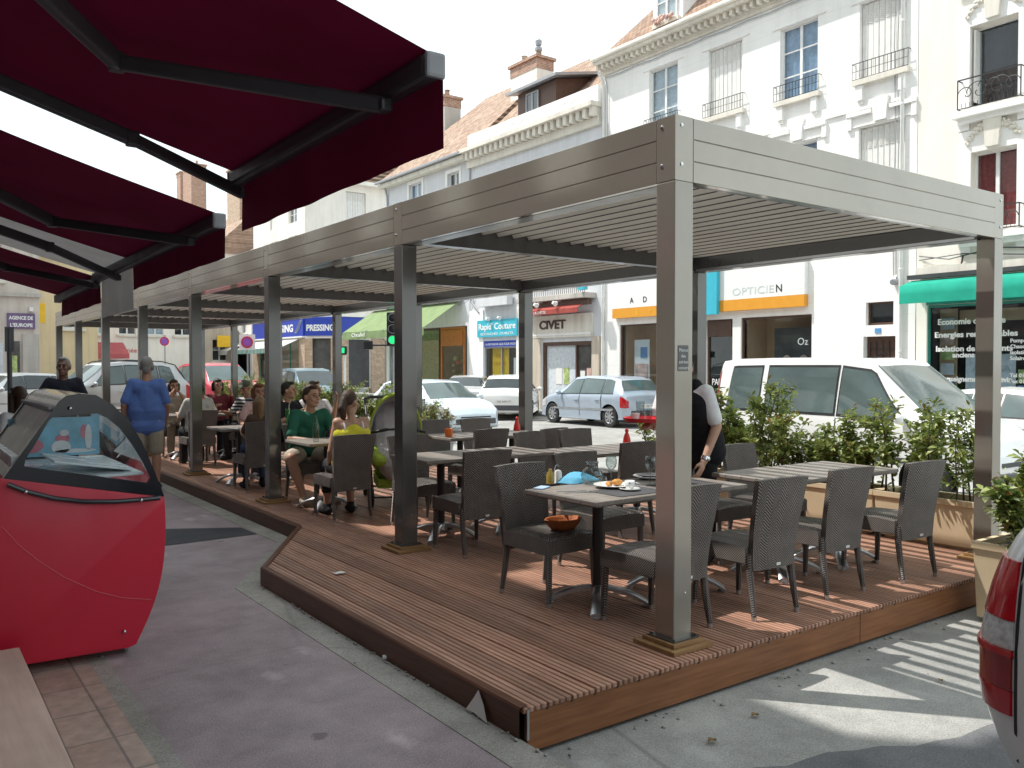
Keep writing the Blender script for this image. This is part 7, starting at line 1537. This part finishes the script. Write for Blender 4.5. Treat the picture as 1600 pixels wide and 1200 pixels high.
for k, (x, y, l) in enumerate(((-.06, -.05, 'empty glass on the red tray, dark drink left inside'), (-.03, .06, 'empty tall glass on the red tray with a mint sprig'), (-.12, .02, 'small white cup on the red tray'))):
    mb = MB(); h = (.09, .14, .055)[k]; mb.lathe([(0, 0), (.026, 0), (.034, h), (.031, h), (.024, .005), (0, .005)], 14, TR + V((x, y, .002))); tag(mb.build(['glass', 'tall_glass', 'small_cup'][k], ['clear_glass', 'clear_glass', 'porcelain'][k], smooth=.8), l, 'glass' if k < 2 else 'cup')
# wrist watch
e, h = wj['E'][-1], wj['H'][-1]; d = (h - e).normalized(); mb = MB(); c = h - d * .03; M = d.to_track_quat('Z', 'Y').to_matrix(); mb.lathe([(.031, -.014), (.035, -.014), (.035, .014), (.031, .014)], 18, c, 0, M, close=True); mb.ell(c + M @ V((.034, 0, 0)), (.008, .018, .018), 10, 6, 0, M); mb.build('watch', 'chrome', wt_, world=False, smooth=.8)
# ------------------------------------------------------------------ pushchair
pc = thing('pushchair', 'lime green hooded pushchair with grey lining beside the woman in yellow', 'pushchair', (4.70, 8.80, DZ), R(158))
mb = MB(); rows = []
for i in range(11):
    a = R(-8 + 112 * i / 10); r = []
    for j in range(15):
        b = pi * j / 14; r.append((-.27 * cos(b), -.12 + .40 * sin(b) * -cos(a) * .9 + .12, .62 + .50 * sin(b) * sin(a) + .0))
    rows.append(r)
mb.grid(rows); 
clothm('cloth_lime', (.36, .48, .07)); clothm('cloth_lining', (.60, .57, .60)); pc.scale = (1.15, 1.15, 1.12)
mb = MB()
def hoodp(t, b, k=1.0): a = R(72 + 112 * t); rr = .40 * k; return (-.26 * k * cos(b), .02 + rr * cos(a) * sin(b), .66 + rr * sin(a) * sin(b) * 1.12)
mb.grid([[hoodp(i / 10, pi * j / 16) for j in range(17)] for i in range(11)]); mb.build('hood', 'cloth_lime', pc, world=False, smooth=3, recalc=False)
mb = MB(); mb.grid([[hoodp(i / 10, pi * j / 16, .965) for j in range(17)] for i in range(11)]); mb.build('hood_lining', 'cloth_lining', pc, world=False, smooth=3, recalc=False)
mb = MB(); mb.tube([hoodp(1, pi * j / 16, 1.01) for j in range(17)], .012, 6); mb.tube([hoodp(0, pi * j / 16, 1.01) for j in range(17)], .014, 6); mb.build('hood_piping', 'cloth_lime', pc, world=False, smooth=3)
mb = MB(); capsule(mb, (0, -.26, .80), (0, .0, .46), .20, .22); capsule(mb, (0, .0, .46), (0, .34, .42), .22, .2); b_ = blob('seat', mb, 'cloth_lining', pc, .015, 3)
mb = MB(); capsule(mb, (-.20, .42, .47), (-.22, -.2, .55), .05, .05); capsule(mb, (.20, .42, .47), (.22, -.2, .55), .05, .05); capsule(mb, (-.2, .42, .45), (.2, .42, .45), .06, .06); capsule(mb, (-.15, .2, .42), (.15, .2, .42), .10, .10); blob('footmuff', mb, 'cloth_lime', pc, .015, 3)
mb = MB(); mb.box(-.2, .2, -.15, .35, .17, .19); mb.box(-.2, .2, -.15, -.13, .19, .30); mb.box(-.2, .2, .33, .35, .19, .26); mb.box(-.205, -.19, -.13, .33, .19, .28); mb.box(.19, .205, -.13, .33, .19, .28); mb.build('basket', 'cloth_lime', pc, world=False, bevel=.01)
mb = MB()
for q in (-.26, .26): mb.tube([(q, -.52, 1.02), (q, -.36, .92), (q, -.02, .62), (q, .42, .18), (q, .46, .10)], .013, 8); mb.tube([(q, -.32, .10), (q, -.05, .45), (q, .0, .62)], .013, 8)
mb.tube([(-.26, -.52, 1.02), (-.2, -.56, 1.04), (.2, -.56, 1.04), (.26, -.52, 1.02)], .018, 8); mb.tube([(-.26, -.32, .1), (.26, -.32, .1)], .01, 8); mb.tube([(-.26, .46, .1), (.26, .46, .1)], .01, 8); mb.tube([(-.26, .30, .72), (-.1, .40, .76), (.1, .40, .76), (.26, .30, .72)], .016, 8); mb.build('frame', 'black', pc, world=False, smooth=.9)
for x in (-.27, .27):
    for y in (-.32, .46):
        mb = MB(); mb.lathe([(.05, -.018), (.085, -.02), (.098, -.01), (.098, .01), (.085, .02), (.05, .018)], 20, (x, y, .10), 0, Ry(pi / 2), close=True); w = mb.build('wheel', 'rubber', pc, world=False, smooth=.8)
        mb = MB(); mb.lathe([(0, -.012), (.052, -.014), (.052, .014), (0, .012)], 14, (x, y, .10), 0, Ry(pi / 2)); mb.build('hub', 'zinc', w, world=False)
# ------------------------------------------------------------------ planters and shrubs
def shrub_mesh(seed, h, w, nst, nl, pal=(0, .48, .94), leaf=.05, low=.05, depth=None):
    rnd = random.Random(seed); st = MB(); lf = MB(); depth = depth or w
    tips = []
    for k in range(nst):
        x = (k + .5) / nst * w - w / 2 + rnd.uniform(-.05, .05); y = rnd.uniform(-.1, .1) * depth; hh = h * rnd.uniform(.55, 1.06); lx, ly = rnd.uniform(-.16, .16), rnd.uniform(-.5, .5) * depth * .5
        pts = [V((x + lx * t * t + .02 * sin(t * 7 + k), y + ly * t * t, hh * t)) for t in (0, .25, .5, .75, 1)]; st.tube(pts, [.011, .009, .007, .005, .002], 5)
        tips.append(pts)
        for b in range(6):
            t = rnd.uniform(.25, .95); i = min(3, int(t * 4)); p = pts[i].lerp(pts[i + 1], t * 4 - i); q = p + V((rnd.uniform(-.17, .17), rnd.uniform(-.17, .17) * depth / w if depth < w else rnd.uniform(-.17, .17), rnd.uniform(.03, .2))); st.tube([p, p.lerp(q, .5) + V((0, 0, .015)), q], [.004, .003, .0015], 4); tips.append([p, p.lerp(q, .5), q])
    for k in range(nl):
        tp = tips[rnd.randrange(len(tips))]; i = rnd.randrange(len(tp) - 1); t = rnd.random(); p = tp[i].lerp(tp[i + 1], t)
        if p.z < low * h: continue
        dr = V((rnd.gauss(0, 1), rnd.gauss(0, 1), rnd.gauss(.25, .6))).normalized(); p = p + dr * rnd.uniform(.0, .05); L_ = leaf * rnd.uniform(.5, 1.5); sd = dr.cross(V((rnd.gauss(0, .4), rnd.gauss(0, .4), 1))).normalized(); nn = sd.cross(dr)
        a = p + dr * L_; w2 = L_ * rnd.uniform(.24, .34); fold = nn * w2 * .35; bend = V((0, 0, -L_ * rnd.uniform(.0, .25)))
        vs = [p, p + dr * L_ * .35 + sd * w2 + fold, p + dr * L_ * .75 + sd * w2 * .6 + fold + bend * .5, a + bend, p + dr * L_ * .75 - sd * w2 * .6 + fold + bend * .5, p + dr * L_ * .35 - sd * w2 + fold, p + dr * L_ * .5 + bend * .25]
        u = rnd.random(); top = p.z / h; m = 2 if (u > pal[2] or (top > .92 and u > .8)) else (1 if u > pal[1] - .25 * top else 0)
        lf.add(vs, [(0, 1, 6), (1, 2, 6), (2, 3, 6), (3, 4, 6), (4, 5, 6), (5, 0, 6)], m)
    return st, lf
def shrub_proto(seed, h, w, nst, nl, **k):
    st, lf = shrub_mesh(seed, h, w, nst, int(nl * 1.25), **{'leaf': .058, **k}); t = thing('planter_shrub', '', 'shrub', (0, 0, -50), 0, 'shrubs in the beige planters')
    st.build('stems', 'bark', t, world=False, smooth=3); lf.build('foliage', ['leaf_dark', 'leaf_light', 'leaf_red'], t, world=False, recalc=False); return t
prot = [shrub_proto(1, .86, .62, 7, 1500), shrub_proto(2, .72, .6, 8, 1800), shrub_proto(3, .95, .5, 5, 800), shrub_proto(4, .66, .62, 7, 1300), shrub_proto(5, .80, .6, 6, 1000)]
used_p = [False] * 5
def shrub(v, x, y, z, rz, label, sc=1.0, grp=None):
    p = prot[v]
    if not used_p[v]: used_p[v] = True; p.location = (x, y, z); p.rotation_euler = (0, 0, R(rz)); p.scale = (sc, sc, sc); p['label'] = label; o = p
    else: o = dup(p, (x, y, z), R(rz), label, scale=(sc, sc, sc))
    return o
pl0 = [None]
def planter(x0, y0, y1, label, w=.40, z0=DZ, h=.42, alongx=False):
    ln = y1 - y0; t = thing('trough_planter', label, 'planter', (x0 + w / 2, (y0 + y1) / 2, z0), 0, 'beige trough planters along the road side')
    mb = MB(); a, b = w / 2, ln / 2; ti = .9
    lv = [(a * ti, b * .97, .03), (a, b, h - .05), (a + .015, b + .008, h - .048), (a + .015, b + .008, h), (a - .03, b - .03, h), (a - .035, b - .035, h - .06)]
    rows = [[(-p, -q, z), (p, -q, z), (p, q, z), (-p, q, z)] for p, q, z in lv]
    mb.grid(rows, closed=True); mb.add(rows[0], [(0, 1, 2, 3)]); mb.build('trough', 'planter_beige', t, world=False, bevel=.006)
    mb = MB(); mb.box(-a + .05, -a + .13, -b + .08, b - .08, 0, .03); mb.box(a - .13, a - .05, -b + .08, b - .08, 0, .03); mb.build('feet', 'planter_beige', t, world=False)
    mb = MB(); rnd = random.Random(int(y0 * 10)); n_ = 10; mb.grid([[(-a + .036 + (w - .072) * i / 5, -b + .036 + (ln - .072) * j / n_, h - .055 + rnd.uniform(-.01, .015)) for i in range(6)] for j in range(n_ + 1)]); mb.build('soil', 'soil', t, world=False, smooth=3)
    if alongx: t.rotation_euler = (0, 0, pi / 2)
    return t
ords = ['first', 'second', 'third', 'fourth', 'fifth', 'sixth', 'seventh', 'eighth', 'ninth', 'tenth', 'eleventh', 'twelfth']
PX = 7.22
for k in range(4): planter(PX, 3.42 + k * .96, 3.42 + k * .96 + .94, 'beige trough planter behind the cleared striped tables, %s from the corner' % ords[k])
for k in range(10): planter(PX, 13.4 + k * 1.12, 13.4 + k * 1.12 + 1.08, 'beige trough planter in the far row behind the diners, %s of the row' % ords[k])
near = [(2, 3.62, .86), (0, 3.98, .95), (4, 4.45, 1.0), (1, 4.85, .92), (3, 5.32, .95), (2, 5.70, 1.05), (1, 6.08, 1.05), (0, 6.5, 1.02), (3, 6.95, 1.05)]
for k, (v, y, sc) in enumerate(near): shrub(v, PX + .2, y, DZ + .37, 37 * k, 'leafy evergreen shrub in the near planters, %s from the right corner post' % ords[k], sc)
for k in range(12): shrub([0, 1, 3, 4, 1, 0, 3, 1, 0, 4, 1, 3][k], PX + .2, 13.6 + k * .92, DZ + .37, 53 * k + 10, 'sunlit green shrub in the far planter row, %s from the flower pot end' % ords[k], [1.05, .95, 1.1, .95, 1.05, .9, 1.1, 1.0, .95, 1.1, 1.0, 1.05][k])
planter(6.08, 2.33, 2.93, 'pale beige planter outside the deck corner beside the pickup', w=.85, z0=ROAD, h=.56)
shrub(1, 6.30, 2.66, ROAD + .50, 20, 'bushy shrub in the pale planter above the pickup tail light, left one', 1.05); shrub(0, 6.72, 2.55, ROAD + .50, 120, 'bushy shrub in the pale planter above the pickup tail light, right one', .90)
shrub(3, 6.30, 2.46, ROAD + .42, 200, 'low spilling shrub at the front of the pale planter by the pickup', .7)
# flower pot on the road side
fp = thing('flower_pot', 'dark round flower pot of yellowish flowers beside the second post', 'flower pot', (7.3, 12.35, ROAD)); mb = MB(); mb.lathe([(0, 0), (.26, 0), (.36, .48), (.40, .50), (.40, .56), (.35, .56), (.34, .52), (0, .52)], 22); mb.build('pot', 'zinc', fp, world=False, smooth=.8)
st, lf = shrub_mesh(31, .62, .6, 8, 1500, pal=(0, .35, .55), leaf=.045); fl = thing('flowering_plant', 'yellow and red leaved flowering plant in the dark round pot', 'plant', (7.3, 12.35, ROAD + .52)); st.build('stems', 'bark', fl, world=False, smooth=3); lf.build('foliage', ['leaf_grey', 'leaf_light', 'leaf_red'], fl, world=False, recalc=False)
st, lf = shrub_mesh(33, .75, .7, 9, 1700, pal=(0, .8, .97), leaf=.05); g2 = thing('variegated_shrub', 'grey green silvery shrub at the road edge left of the second post', 'shrub', (7.55, 13.25, ROAD + .4)); st.build('stems', 'bark', g2, world=False, smooth=3); lf.build('foliage', ['leaf_grey', 'leaf_dark', 'leaf_light'], g2, world=False, recalc=False)
mb = MB(); mb.lathe([(0, 0), (.22, 0), (.30, .40), (.33, .42), (.27, .44), (0, .42)], 20); tp = thing('round_pot', 'round dark pot under the grey green shrub', 'flower pot', (7.55, 13.25, ROAD)); mb.build('pot', 'zinc', tp, world=False, smooth=.8)
